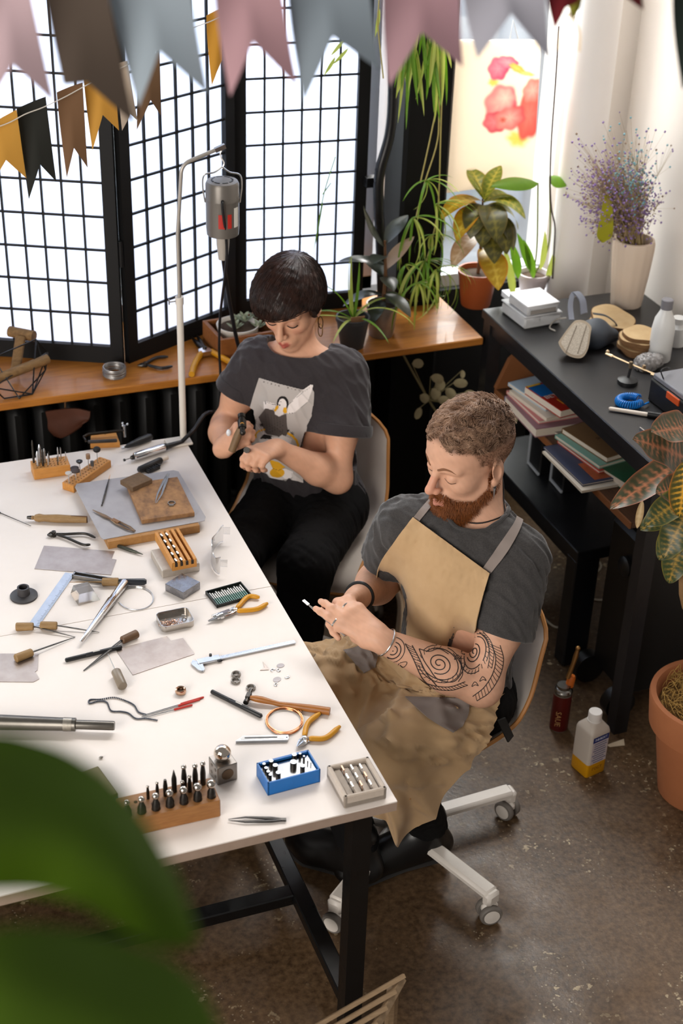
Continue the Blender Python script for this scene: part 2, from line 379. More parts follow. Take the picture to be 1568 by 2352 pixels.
# ================================================================== black side desk with shelf and bench
DESK = mat('desk_black', '#1c1b1d', .40, var='#242223', vscale=60, bump=.08, bscale=500)
t = thing('side_desk', 'black side desk by the right wall with shelf of books below', 'desk', (1.07, .80, 0))
MB().box((.29, .545, .915), (.58, 1.09, .03), bev=.003).build('desk_top', DESK, t, smooth=False)
for x, y in ((.03, .03), (.03, 1.06), (.55, .03), (.55, 1.06)): MB().box((x, y, .45), (.045, .045, .9)).build('leg', DESK, t, smooth=False)
MB().box((.03, .545, .875), (.03, 1.02, .035)).build('rail', DESK, t, smooth=False)
MB().box((.3, 1.06, .875), (.5, .03, .05)).build('rail', DESK, t, smooth=False)
SHW = wood('shelf_wood', '#5a3a26', '#3d2616', 12, (8, 1, 8), .5); SHE = mat('shelf_edge', '#80502e', .55)
MB().box((.26, .545, .68), (.47, .88, .018)).build('shelf_board', SHW, t, smooth=False)
MB().box((.02, .545, .68), (.006, .88, .02)).build('shelf_edge_band', SHE, t, smooth=False)
e = MB().prism([(.018, .69), (.49, .69), (.49, .84), (.12, .84), (.06, .79)], -.009, .009, R=rotx(PI / 2), c=(0, .985, 0)).build('shelf_end_panel', SHE, t, smooth=False)
BN = mat('bench_black', '#17181b', .38, rvar=.06, vscale=12)
t = thing('low_bench', 'low black bench under the side desk carrying two speakers', 'bench', (1.085, 1.15, 0))
MB().box((.22, .36, .42), (.44, .72, .04), bev=.003).build('bench_top', BN, t, smooth=False)
MB().box((.03, .36, .385), (.03, .66, .035)).build('rail', BN, t, smooth=False)
for y in (.035, .69): MB().box((.045, y, .2), (.085, .06, .4), bev=.004).build('leg', BN, t, smooth=False)
for y in (.035, .69): MB().box((.4, y, .2), (.06, .06, .4), bev=.004).build('leg', BN, t, smooth=False)
SPT = mat('speaker_trim', '#cfd6de', .3, metal=.3)
for i, (px, py, lb) in enumerate(((1225, 1078, 'small black speaker box with pale trim, farther from the croton'), (1277, 1118, 'small black speaker box with pale trim, nearer the croton'))):
    p = P(px, py, .442); s = thing('speaker', lb, 'speaker', (p[0], p[1] + .0, .441), -.05, 'speakers on the low bench')
    MB().box((.05, 0, .075), (.10, .085, .15), bev=.004).build('cabinet', mat('speaker_black', '#0f0f11', .35), s, smooth=False)
    MB().box((-.002, 0, .006), (.006, .087, .008)).build('bottom_trim', SPT, s, smooth=False)
    MB().box((-.002, .043, .075), (.006, .004, .15)).build('side_trim', SPT, s, smooth=False)
    MB().box((.05, 0, .1505), (.1, .085, .002)).build('top_plate', mat('speaker_top', '#6f7d8c', .2, metal=.4), s, smooth=False)
# tall black case on wheels under the desk
t = thing('tool_case', 'tall black rolling case standing under the side desk', 'case', (1.13, .86, 0))
CS = mat('case_black', '#0d0d0e', .4)
MB().box((.14, .12, .34), (.26, .2, .54), bev=.015).build('body', CS, t, smooth=False)
for y in (.03, .22):
    MB().lathe([(.05, -.02), (.05, .02)], 24, (.0, y, .052), R=rotx(PI / 2)).build('wheel', CS, t)
MB().lathe([(.03, 0), (.032, .012), (.022, .02), (0.001, .022)], 24, (.008, .1, .5), R=roty(-PI / 2)).build('knob', CS, t)
# ================================================================== implicit-surface modelling for bodies and clothes
f32 = np.float32
def smin(a, b, k):
    if k <= 0: return np.minimum(a, b)
    h = np.clip(.5 + .5 * (b - a) / k, 0, 1); return b + (a - b) * h - k * h * (1 - h)
def smax(a, b, k): return -smin(-a, -b, k)
class SDF:
    def __init__(s): s.ops = []; s.post = []
    def cap(s, a, b, r1, r2=None, k=.02, op='+'): s.ops.append(('c', np.array(a, f32), np.array(b, f32), f32(r1), f32(r1 if r2 is None else r2), k, op)); return s
    def ell(s, c, r, R=None, k=.02, op='+'):
        R = np.eye(3) if R is None else np.asarray(R); s.ops.append(('e', np.array(c, f32), np.array(r, f32), R.astype(f32), None, k, op)); return s
    def chain(s, pts, rs, k=.02):
        for i in range(len(pts) - 1): s.cap(pts[i], pts[i + 1], rs[i], rs[i + 1], k)
        return s
    def group(s): s.ops.append(None); return s
    def compile(s):
        s.groups = []; cur = []
        for o in s.ops + [None]:
            if o is None:
                if cur:
                    lo = np.min([np.minimum(q[1], q[2]) - max(q[3], q[4]) if q[0] == 'c' else q[1] - q[2].max() for q in cur if q[6] == '+'], 0)
                    hi = np.max([np.maximum(q[1], q[2]) + max(q[3], q[4]) if q[0] == 'c' else q[1] + q[2].max() for q in cur if q[6] == '+'], 0)
                    s.groups.append((cur, lo - .05, hi + .05))
                cur = []
            else: cur.append(o)
        s.nops = len(s.ops)
    def one(s, p, d, o):
        if o[0] == 'c':
            ab = o[2] - o[1]; l2 = max(float(ab @ ab), 1e-9); q = p - o[1]; t = np.clip(q @ (ab / f32(l2)), 0, 1); q -= t[:, None] * ab
            e = np.sqrt(np.einsum('ij,ij->i', q, q)) - (o[3] + (o[4] - o[3]) * t)
        else:
            q = ((p - o[1]) @ o[3]) / o[2]; k0 = np.sqrt(np.einsum('ij,ij->i', q, q)); q /= o[2]; k1 = np.sqrt(np.einsum('ij,ij->i', q, q)); e = k0 * (k0 - 1) / np.maximum(k1, 1e-6)
        if o[6] == '+': return smin(d, e, o[5])
        if o[6] == '-': return smax(d, -e, o[5])
        return smax(d, e, o[5])
    def __call__(s, p):
        if getattr(s, 'nops', -1) != len(s.ops): s.compile()
        p = np.ascontiguousarray(p, f32); out = np.empty(len(p), f32)
        for i in range(0, len(p), 60000):
            q = p[i:i + 60000]; d = np.full(len(q), f32(1.0))
            for ops, lo, hi in s.groups:
                m = np.where(((q > lo) & (q < hi)).all(1))[0]
                if len(m) == 0: continue
                full = len(m) == len(q); qq = q if full else q[m]; dd = d if full else d[m]
                for o in ops: dd = s.one(qq, dd, o)
                if full: d = dd
                else: d[m] = dd
            for g in s.post: d = g(q, d)
            out[i:i + 60000] = d
        return out
TET = np.array([(1, 1, 1), (1, -1, -1), (-1, 1, -1), (-1, -1, 1)], f32)
def grad(fn, p, e=.0015):
    g = sum(fn(p + t * f32(e))[:, None] * t for t in TET)
    return g / np.maximum(np.linalg.norm(g, axis=1, keepdims=True), 1e-9)
def snap(fn, p, off=0.0, n=6):
    p = np.asarray(p, f32).copy()
    for _ in range(n): p = p - grad(fn, p) * np.clip(fn(p) - off, -.02, .02)[:, None]
    return p
def polygonize(fn, lo, hi, h, newton=1, B=8):
    lo = np.array(lo, f32); n = (np.ceil((np.array(hi) - lo) / (h * B)).astype(int)) * B; nb = n // B
    ax = [lo[i] + h * (np.arange(nb[i]) * B + B / 2) for i in range(3)]
    cc = np.stack(np.meshgrid(*ax, indexing='ij'), -1).reshape(-1, 3); dc = fn(cc); act = np.abs(dc) < h * B * .95
    V = np.repeat(np.repeat(np.repeat(np.where(dc > 0, f32(1), f32(-1)).reshape(nb), B, 0), B, 1), B, 2)
    V = np.pad(V, ((0, 1),) * 3, mode='edge')
    bi = np.stack(np.unravel_index(np.where(act)[0], nb), 1)
    off = np.stack(np.meshgrid(*[np.arange(B + 1)] * 3, indexing='ij'), -1).reshape(-1, 3)
    for s in range(0, len(bi), 400):
        ix = (bi[s:s + 400, None] * B + off[None]).reshape(-1, 3); V[ix[:, 0], ix[:, 1], ix[:, 2]] = fn(lo + h * ix.astype(f32))
    S = V < 0
    cnt = np.zeros(n, np.int8)
    for a in (0, 1):
        for b in (0, 1):
            for c in (0, 1): cnt += S[a:n[0] + a, b:n[1] + b, c:n[2] + c]
    cell = (cnt > 0) & (cnt < 8); idx = np.full(n, -1, np.int64); ci = np.argwhere(cell); idx[cell] = np.arange(len(ci))
    acc = np.zeros((len(ci), 3)); wt = np.zeros(len(ci))
    cor = [np.array(q) for q in np.ndindex(2, 2, 2)]
    for a in cor:
        for d in range(3):
            if a[d]: continue
            b = a.copy(); b[d] = 1; qa = ci + a; qb = ci + b
            va = V[qa[:, 0], qa[:, 1], qa[:, 2]]; vb = V[qb[:, 0], qb[:, 1], qb[:, 2]]; m = (va < 0) != (vb < 0)
            t = np.where(m, va / np.where(m, va - vb, 1), 0); pt = a + (b - a) * t[:, None]; acc += np.where(m[:, None], pt, 0); wt += m
    vs = (lo + h * (ci + acc / wt[:, None])).astype(f32)
    F_ = []
    for d in range(3):
        sl0 = [slice(1, n[i]) for i in range(3)]; sl0[d] = slice(0, n[d]); sl1 = list(sl0); sl1[d] = slice(1, n[d] + 1)
        A = S[tuple(sl0)]; Bb = S[tuple(sl1)]; e = np.argwhere(A != Bb); sgn = A[A != Bb]
        e = e + np.array([0 if i == d else 1 for i in range(3)]); u, v = (d + 1) % 3, (d + 2) % 3; q = []
        for du, dv in ((0, 0), (1, 0), (1, 1), (0, 1)):
            k = e.copy(); k[:, u] -= du; k[:, v] -= dv; q.append(idx[k[:, 0], k[:, 1], k[:, 2]])
        q = np.stack(q, 1); q[~sgn] = q[~sgn][:, ::-1]; F_.append(q)
    Fq = np.vstack(F_)
    Fq = Fq[(Fq >= 0).all(1)]
    for _ in range(newton):
        g = grad(fn, vs); d = np.clip(fn(vs), -h, h); vs = vs - g * d[:, None]
    return vs, Fq
def np_mesh(name, vs, fq, m, parent=None, col=None, attr='Col', smooth=True):
    me = bpy.data.meshes.new(name); k = fq.shape[1]
    me.vertices.add(len(vs)); me.vertices.foreach_set('co', np.asarray(vs, f32).ravel())
    me.loops.add(fq.size); me.loops.foreach_set('vertex_index', fq.astype(np.int32).ravel())
    me.polygons.add(len(fq)); me.polygons.foreach_set('loop_start', np.arange(0, fq.size, k, dtype=np.int32))
    me.update(calc_edges=True); me.validate()
    if smooth: me.polygons.foreach_set('use_smooth', np.ones(len(me.polygons), bool))
    if col is not None:
        a = me.color_attributes.new(attr, 'FLOAT_COLOR', 'POINT'); c4 = np.ones((len(vs), 4), f32); c4[:, :3] = col; a.data.foreach_set('color', c4.ravel())
    return link(name, me, m, parent)
def project(fn, pts, dirn, steps=60, off=0.0):      # sphere-trace points along a direction onto a surface
    p = np.asarray(pts, f32).copy(); d = np.asarray(dirn, f32)
    for _ in range(steps): p = p + d * np.clip(fn(p) - off, -.03, .03)[:, None]
    return p
def hashn(p, s=0):                                  # cheap smooth noise from sines
    p = np.asarray(p, f32); r = 0
    for i, (a, b, c) in enumerate(((1.7, 9.2, 3.1), (5.3, 2.8, 8.1), (3.9, 6.1, 1.3), (7.7, 1.1, 4.9))):
        r = r + np.sin(p @ np.array((a, b, c), f32) * (.35 + .21 * i) + 1.3 * i + s * 2.17) * np.cos(p @ np.array((c, a, -b), f32) * (.27 + .17 * i) + .7 * i - s)
    return r / 2.2
def sstep(a, b, x): t = np.clip((x - a) / (b - a), 0, 1); return t * t * (3 - 2 * t)
def strands(paths, w0, w1):                          # paths (n, m, 3) -> thin three-sided tapering hairs
    p = np.asarray(paths, f32); n, m = p.shape[:2]; t = np.gradient(p, axis=1); t /= np.maximum(np.linalg.norm(t, axis=2, keepdims=True), 1e-9)
    u = np.cross(t, np.array([.31, .52, .79], f32)); u /= np.maximum(np.linalg.norm(u, axis=2, keepdims=True), 1e-9); v = np.cross(t, u)
    w = np.linspace(w0, w1, m, dtype=f32)[None, :, None]; ring = [p + w * (math.cos(a) * u + math.sin(a) * v) for a in (0, 2.094, 4.189)]
    vs = np.stack(ring, 2).reshape(-1, 3); i = (np.arange(n)[:, None] * m + np.arange(m - 1)[None]).ravel() * 3
    fq = np.vstack([np.stack([i + k, i + (k + 1) % 3, i + 3 + (k + 1) % 3, i + 3 + k], 1) for k in range(3)])
    return vs, fq
def flow(fn, p, field, n, step, off0=.001, off1=.004, jit=0.0):
    path = [p]; jitter = RNG.normal(0, jit, (len(p), 3)).astype(f32)
    for i in range(1, n):
        g = grad(fn, p, .003); t = field(p) + jitter; t = t - g * (t * g).sum(1)[:, None]; t /= np.maximum(np.linalg.norm(t, axis=1, keepdims=True), 1e-9)
        st = step if np.isscalar(step) else step[:, None]
        p = p + t * st; p = p - g * (fn(p) - (off0 + (off1 - off0) * i / (n - 1)))[:, None]; path.append(p)
    return np.stack(path, 1)
def basis(fwd, up=(0, 0, 1), roll=0.0):
    f = nrm(fwd); l = nrm(np.cross(up, f)); u = np.cross(f, l)
    if roll: l, u = math.cos(roll) * l + math.sin(roll) * u, -math.sin(roll) * l + math.cos(roll) * u
    return np.stack([f, l, u], 1)                    # columns forward, left, up
def head_sdf(S, o, R, s=1.0, male=True):
    W = lambda x, y, z: o + R @ (np.array([x, y, z]) * s)
    E = lambda c, r, k, op='+', Q=None: S.ell(W(*c), np.array(r) * s, R if Q is None else R @ Q, k * s, op)
    C = lambda a, b, r1, r2, k, op='+': S.cap(W(*a), W(*b), r1 * s, r2 * s, k * s, op)
    S.group(); E((-.018, 0, .036), (.098, .076, .086), .02); E((.028, 0, -.03), (.056, .058, .078), .035); E((.042, 0, .045), (.046, .058, .05), .03)
    jw, cw = (.056, .022) if male else (.05, .015)
    for y in (-1, 1):
        C((-.002, y * jw, -.05), (.062, y * cw, -.103), .017, .014, .03)
        E((.05, y * .04, -.024), (.026, .021, .022), .02)
        C((.083, y * .014, .019), (.068, y * .046, .021), .010 if male else .008, .008, .012)
    E((.066, 0, -.106), (.02, .024, .017) if male else (.017, .018, .016), .02)
    E((.074, 0, -.07), (.024, .03, .026), .018)
    for y in (-1, 1): E((.101, y * .031, -.002), (.021, .019, .013), .012, '-')
    for y in (-1, 1): E((.0725, y * .031, -.003), (.0135, .0155, .0125), .004)
    C((.084, 0, .014), (.109, 0, -.028), .0075, .0095, .010); E((.1125, 0, -.034), (.0105, .0105, .009), .006)
    for y in (-1, 1): E((.101, y * .0115, -.037), (.0095, .0065, .0075), .005)
    for y in (-1, 1): C((.0985, 0, -.0665), (.088, y * .021, -.0695), .0052, .0028, .004); C((.0975, 0, -.0775), (.086, y * .018, -.0725), .0062, .003, .004)
    C((.1055, -.016, -.0715), (.1055, .016, -.0715), .0022, .0018, .003, '-')
    for y in (-1, 1):
        Q = rotz(y * .35) @ roty(.2)
        E((-.014, y * .080, -.004), (.021, .0075, .033), .006, '+', Q); E((-.006, y * .0885, -.001), (.0125, .0085, .020), .002, '-', Q); E((-.006, y * .077, -.034), (.009, .006, .011), .006)
    S.group(); return W
def hand_sdf(S, W, d, nb, thumb, curls, sc=1.0, spread=.06, th=None, tips=None, k=.006):
    d = nrm(d); nb = nrm(nb - d * (np.dot(nb, d))); s = np.cross(nb, d) * thumb      # s points to the thumb side
    S.group(); offs = (.031, .010, -.011, -.030); L = (.076, .084, .078, .060); kn = (.092, .095, .090, .082); out = []
    S.cap(W - d * .01 * sc, W + d * .02 * sc, .024 * sc, .024 * sc, .02)
    for i in range(4):
        b = W + (d * kn[i] + s * offs[i] - nb * (.004 if i in (0, 3) else 0)) * sc
        S.cap(W + (d * .012 + s * offs[i] * .62) * sc, b, .0145 * sc, .0112 * sc, .016)
        a = 0; p = b; dd = nrm(d + s * spread * (1.2, .3, -.5, -1.4)[i]); r = (.0092, .0095, .009, .008)[i] * sc; ch = [p]
        for j, (fr, cu) in enumerate(zip((.43, .32, .25), curls[i])):
            a += cu; q = p + (dd * math.cos(a) - nb * math.sin(a)) * L[i] * fr * sc
            S.cap(p, q, r * (1.06, .98, .9)[j], r * (.98, .9, .78)[j], k if j else .012); p = q; ch.append(p)
        out.append(ch)
    t0 = W + (d * .022 + s * .024 - nb * .010) * sc
    th = th or ((.045, .030, -.014), (.074, .034, -.026), (.098, .028, -.036))
    pts = [t0] + [W + (d * x + s * y + nb * z) * sc for x, y, z in th]
    for (a, b), (r1, r2) in zip(zip(pts[:-1], pts[1:]), ((.0165, .0125), (.0115, .0105), (.0105, .0082))): S.cap(a, b, r1 * sc, r2 * sc, .010)
    S.group(); out.append(pts); return out
# ================================================================== people: shared helpers
def skin_mat(name): return mat(name, '#c08060', .48, attr='Col', spec=.35, bump=.06, bscale=900, sss=.12)
def drape(fn, px, off=.004, d0=2.6, steps=70, smooth=0):      # pixel grid (nu,nv,2) marched along its view rays onto a surface
    px = np.asarray(px, float); sh = px.shape[:-1]; q = px.reshape(-1, 2)
    d = np.stack([(q[:, 0] - CX) / F, (q[:, 1] - CY) / F, np.ones(len(q))], 1) @ M; d /= np.linalg.norm(d, axis=1, keepdims=True)
    t = np.full(len(q), d0)
    for _ in range(steps): t = t + np.clip(fn((CAM + d * t[:, None])) - off, -.05, .08) * .85
    return (CAM + d * t[:, None]).reshape(*sh, 3), t.reshape(sh)
def relax(G, n, keep=True):
    G = G.copy()
    for _ in range(n):
        A = np.pad(G, ((1, 1), (1, 1), (0, 0)), mode='edge'); H = (A[:-2, 1:-1] + A[2:, 1:-1] + A[1:-1, :-2] + A[1:-1, 2:]) / 4
        G[1:-1, 1:-1] = .5 * G[1:-1, 1:-1] + .5 * H[1:-1, 1:-1]
    return G
def lerp_edges(L, Rr, nu, nv):
    a = smooth_path([(*p, 0) for p in L], nu)[:, :2]; b = smooth_path([(*p, 0) for p in Rr], nu)[:, :2]; t = np.linspace(0, 1, nv)[None, :, None]
    return a[:, None] * (1 - t) + b[:, None] * t
def clothfold(S, amp, fr, seed, aniso=(1, 1, .35)):
    a = np.array(aniso, f32) * fr
    def g(p, d):
        n = hashn(p * a, seed); m = hashn(p * a * 2.3, seed + 5); return d - amp * (1 - np.abs(n)) * .95 - amp * .2 * m + amp * .2
    S.post.append(g)
def sleeve(S, a, b, r1, r2, t=.004):                # cut a sleeve square at b and hollow its mouth (call after the folds)
    a, b = np.array(a, f32), np.array(b, f32); dr = (b - a) / np.linalg.norm(b - a); ab = b - a
    def g(p, d):
        q = p - a; u = np.clip(q @ (ab / (ab @ ab)), 0, 1.4); rad = np.sqrt(((q - u[:, None] * ab) ** 2).sum(1)); rr = r1 + (r2 - r1) * u; pl = (p - b) @ dr
        near = (rad < rr + .03) & (pl > -.08) & (pl < .10); d = np.where(near, smax(d, pl, .004), d)
        return np.where(near, np.maximum(d, -np.maximum(rad - rr + t, -(pl + .05))), d)
    S.post.append(g)
def face_marks(body_fn, o, R, s, parent, brow, lash, wbrow=.0022, wl=.0016, zb=0.0):
    W = lambda q: o + R @ (np.array(q) * s); back = -(R @ np.array([1., 0, 0]))
    for y in (-1, 1):
        pts = smooth_path([W((.12, y * .012, .019 + zb)), W((.12, y * .026, .0265 + zb)), W((.12, y * .040, .0255 + zb)), W((.12, y * .05, .019 + zb))], 16)
        q = project(body_fn, pts, back, off=.0004 - wbrow * .45); MB().tube(q, np.interp(np.linspace(0, 1, 16), [0, .3, 1], [wbrow * .8, wbrow, wbrow * .35]) * s, 8).build('eyebrow', brow, parent)
        pts = smooth_path([W((.12, y * .0165, -.0075)), W((.12, y * .024, -.0115)), W((.12, y * .034, -.0125)), W((.12, y * .0465, -.0075))], 16)
        q = project(body_fn, pts, back, off=.0003); MB().tube(q, np.interp(np.linspace(0, 1, 16), [0, .5, 1], [wl * .4, wl, wl * .8]) * s, 6).build('eyelashes', lash, parent)
def ringtorus(c, axis, r, w, n=28, flat=1.0, arc=2 * PI, a0=0.0):
    u, v = frame_of(axis); t = np.linspace(a0, a0 + arc, n, endpoint=arc < 6.2)
    return MB().tube([np.array(c) + r * (math.cos(a) * u + math.sin(a) * v) for a in t], w, 8, closed=arc > 6.2, up=None)
# ================================================================== the man
mo = np.array([.392, .574, 1.205]); mR = basis((-.93, -.26, -.20), roll=-.05)
MHS = 1.07; mB = SDF(); mW = head_sdf(mB, mo, mR, MHS, True)
Tf = np.array([-.70, -.71, 0]); TR = basis(Tf + np.array([0, 0, -.12]))
nb_ = np.array([.425, .565, 1.055]); LS = np.array([.487, .437, .985]); RS = np.array([.268, .652, 1.000]); HR = basis((-.96, -.28, 0))
LE = P(1106, 1576, .705); LW = P(868, 1467, .832); RE = np.array([.285, .775, .755]); RW = P(822, 1372, .835)
mB.cap(mW(-.022, 0, -.05), nb_ - (0, 0, .03), .058, .062, .03)
mB.ell((.400, .540, .87), (.105, .150, .17), TR, .04); mB.ell((.392, .55, .69), (.11, .14, .14), HR, .05); mB.ell((.40, .56, .56), (.11, .15, .10), HR, .05)
mB.cap(LS + (-.03, .03, .0), RS + (.03, -.03, 0), .055, .055, .05)
for q in (LS, RS): mB.cap(nb_ - (0, 0, .015), q * .6 + nb_ * .4 + (0, 0, -.005), .045, .04, .04)
def arm(S, sh, el, wr, k=.03, s=1.0):
    m = el * .68 + wr * .32; up = sh * .45 + el * .55
    S.cap(sh, up, .060 * s, .050 * s, k); S.cap(up, el, .050 * s, .041 * s, k); S.cap(el, m, .047 * s, .0515 * s, k); S.cap(m, wr, .0515 * s, .0280 * s, .02)
mB.group(); arm(mB, LS, LE, LW); mB.group(); arm(mB, RS, RE, RW, s=.97)
camdir = nrm(CAM - LW)
ld = P(774, 1392, .878) - LW
lch = hand_sdf(mB, LW, ld, camdir + np.array([-.25, .1, .55]), 1, [(.0, .35, .25), (.15, .4, .3), (.38, .5, .4), (.6, .6, .45)], 1.0, .03,
               th=((.045, .026, -.026), (.078, .020, -.040), (.108, .010, -.042)))
rd = P(765, 1400, .862) - RW
rch = hand_sdf(mB, RW, rd, np.array([-.2, .75, .35]), -1, [(.45, .7, .4), (.5, .75, .5), (.6, .8, .5), (.7, .8, .5)], .98, .02,
               th=((.04, .026, -.01), (.066, .024, -.022), (.09, .016, -.03)))
lo = np.array([-.12, .15, .45]); hi = np.array([.66, .95, 1.42])
vs, fq = polygonize(mB, lo, hi, .0028)
q = (vs - mo) @ mR / MHS; ish = (np.linalg.norm(q - np.array([0, 0, 0]), axis=1) < .17)
col = np.tile(rgb('#cb9d83'), (len(vs), 1)); col *= (1 + .05 * hashn(vs * 60))[:, None]
def paint(col, m, c): m = np.clip(m, 0, 1)[:, None]; return col * (1 - m) + np.array(rgb(c)) * m
x, y, z = q.T; ay = np.abs(y)
lipm = ish * sstep(.088, .093, x) * sstep(.0235, .019, ay) * sstep(-.085, -.080, z) * sstep(-.060, -.064, z)
cheekline = np.interp(x, [-.03, 0, .012, .04, .07, .085, .105], [.0, -.012, -.047, -.071, -.067, -.052, -.046])
beardm = ish * sstep(cheekline + .006, cheekline - .006, z) * sstep(-.022, -.010, x) * sstep(-.135, -.118, z) * (1 - lipm) * (1 - (ay > .0735) * (x < .02)) * (1 - sstep(.088, .098, x) * sstep(-.052, -.046, z))
jl = np.interp(x, [-.02, .0, .03, .055, .09], [-.052, -.068, -.098, -.118, -.14]); beardm *= sstep(jl - .006, jl + .006, z)
sidem = ish * sstep(.012, -.002, x + (z - .02) * .0) * sstep(-.045, -.02, z + .25 * np.minimum(x + .03, 0) * -1) * (ay < .078) * sstep(-.002, .012, z + (x > -.04) * (-.0) )
sidem = np.clip(sidem + ish * sstep(.035, .02, x - np.clip(z - .04, 0, 1) * .6) * sstep(.012, .03, z), 0, 1)
topm = ish * sstep(.047, .057, z + np.clip(x, -.1, .1) * -.22) * sstep(.085, .074, x)
col = paint(col, beardm * .75, '#5c3620'); col = paint(col, sidem * .62, '#70503c'); col = paint(col, topm * .8, '#6e4f3c'); col = paint(col, lipm * .6, '#a85f55')
nose = ish * sstep(.09, .105, x) * (ay < .02) * (z > -.05) * (z < 0); col = paint(col, nose * .3, '#c87860')
man = np_mesh('person', vs, fq, skin_mat('man_skin'), None, col)
tag(man, 'bearded man in grey t-shirt and tan apron seated at the table corner', 'person')
# --- beard and hair strands
BEARD = mat('beard_hair', '#8f5224', .55, var='#5a3016', vscale=40); HAIRM = mat('brown_hair', '#6e503d', .48, var='#b8967c', vscale=38, vamt=.8)
def roots(mask, n): i = np.where(mask > .5)[0]; return vs[RNG.choice(i, n)] + RNG.normal(0, .0012, (n, 3)).astype(f32)
def headfield(v): v = (mR @ np.array(v)).astype(f32); return lambda p: np.tile(v, (len(p), 1))
bp = roots(beardm, 5200); ql = (bp - mo) @ mR
ln = np.interp(ql[:, 2], [-.13, -.08, -.03], [.0036, .0028, .0014]).astype(f32)
np_mesh('beard', *strands(flow(mB, bp, headfield((.25, 0, -1)), 5, ln, .0005, .0075, .45), .00055, .0002), BEARD, man)
hS = SDF(); hS.ell(mW(-.010, 0, .046), (.106, .081, .094), mR, 0)
def hc(p, d):
    l = (p - mo) @ mR; l = l.astype(f32); zc = np.interp(l[:, 0], [-.12, -.06, 0, .05, .075], [.045, .058, .066, .074, .078]); n = hashn(p * np.array((40, 110, 40), f32), 1) * .0016 + hashn(p * 38, 4) * .003
    return smax(smax(d - n, (zc - l[:, 2]) * .9, .012), (l[:, 0] - .082), .012)
hS.post.append(hc)
hv, hf = polygonize(hS, mo - .16, mo + .19, .0035, 1); hair = np_mesh('hair', hv, hf, HAIRM, man)
hp = hv[RNG.choice(len(hv), 6500)]; g = grad(hS, hp); hp = hp[((hp - mo) @ mR)[:, 2] > .04]
def hfield(p): l = (p - mo) @ mR; t = np.stack([np.full(len(p), .8), np.sign(l[:, 1]) * .45, np.full(len(p), .25)], 1) + .55 * np.stack([hashn(p * 40, 2), hashn(p * 40, 3), hashn(p * 40, 6)], 1); return (t @ mR.T).astype(f32)
np_mesh('hair_tips', *strands(flow(hS, hp, hfield, 7, .0058, -.001, .010, .14), .0011, .0004), HAIRM, hair)
sp = roots(sidem * (1 - topm) * (beardm < .3), 2600); np_mesh('hair_sides', *strands(flow(mB, sp, headfield((-.3, 0, -1)), 3, .0018, .0003, .0016, .3), .0003, .00015), mat('short_hair', '#6a4a36', .6), hair)
face_marks(mB, mo, mR, MHS, man, mat('man_brow', '#7d543a', .8), mat('man_lash', '#4a2f22', .7), .0036, .0010)
# --- ear drop, necklace
e0 = mW(-.004, .079, -.042); b = MB().ball(e0, .0035); b.add([e0 + (.004, 0, -.004), e0 + (-.004, 0, -.004), e0 + (0, -.004, -.006), e0 + (0, 0, -.036)], [(0, 1, 3), (1, 2, 3), (2, 0, 3), (0, 2, 1)])
b.build('earring', mat('dark_silver', '#8a8a8c', .3, metal=1), man)
# --- t-shirt
mS = SDF(); e = .012
mS.ell((.400, .540, .87), (.105 + e, .150 + e, .17 + e), TR, .04); mS.ell((.392, .55, .69), (.11 + e, .14 + e, .15), HR, .05); mS.ell((.40, .56, .57), (.11 + e, .15 + e, .10), HR, .05)
mS.cap(LS + (-.03, .03, .0), RS + (.03, -.03, 0), .055 + e, .055 + e, .05)
for q_ in (LS, RS): mS.cap(nb_ - (0, 0, .015), q_ * .6 + nb_ * .4 + (0, 0, -.005), .045 + e, .04 + e, .04)
LSe = LS * .43 + LE * .57; RSe = RS * .42 + RE * .58; mS.group()
mS.cap(LS, LSe, .064, .080, .03); mS.group(); mS.cap(RS, RSe, .060, .073, .03)
clothfold(mS, .007, 17, 1, (1, 1, .6)); sleeve(mS, LS, LSe, .062, .076); sleeve(mS, RS, RSe, .058, .070)
nk = nb_ + np.array([-.004, -.006, -.028])
def neckhole(p, d):
    l = (p - nk) @ mNR; e_ = np.sqrt((l[:, 0] / .076) ** 2 + (l[:, 1] / .072) ** 2) - 1; return smax(d, -np.maximum(e_ * .07, -(l[:, 2] + .02)), .006)
mNR = basis(Tf * .93 + np.array([0, 0, -.30])).astype(f32)
mS.post.append(neckhole)
TEE = mat('grey_melange_tee', '#2c2a2a', .9, var='#444140', vscale=320, vamt=.7, sheen=.2, bump=.15, bscale=700)
sv, sf = polygonize(mS, (.05, .15, .46), (.72, .95, 1.2), .0042)
tee = np_mesh('t_shirt', sv, sf, TEE, man)
t = np.linspace(0, 2 * PI, 48, endpoint=False); ringp = nk + np.stack([.078 * np.cos(t), .075 * np.sin(t), np.zeros(48)], 1) @ mNR.T
ringp = project(mS, ringp + mNR[:, 2] * .03, -mNR[:, 2], 40, .0)
MB().tube(relax(np.stack([ringp] * 3, 1), 0)[:, 1], .0055, 8, closed=True).build('collar', TEE, tee)
nkm = (mW(-.03, 0, -.07) + nb_) / 2; cr = basis(Tf + np.array([0, 0, -.75])); cordp = nkm + np.stack([.085 * np.cos(np.linspace(0, 2 * PI, 48, endpoint=False)), .085 * np.sin(np.linspace(0, 2 * PI, 48, endpoint=False)), np.zeros(48)], 1) @ cr.T; cordp = snap(mB, cordp, .0022, 9)
MB().tube(cordp, .0017, 6, closed=True).build('necklace_cord', mat('black_cord', '#141212', .6), man)
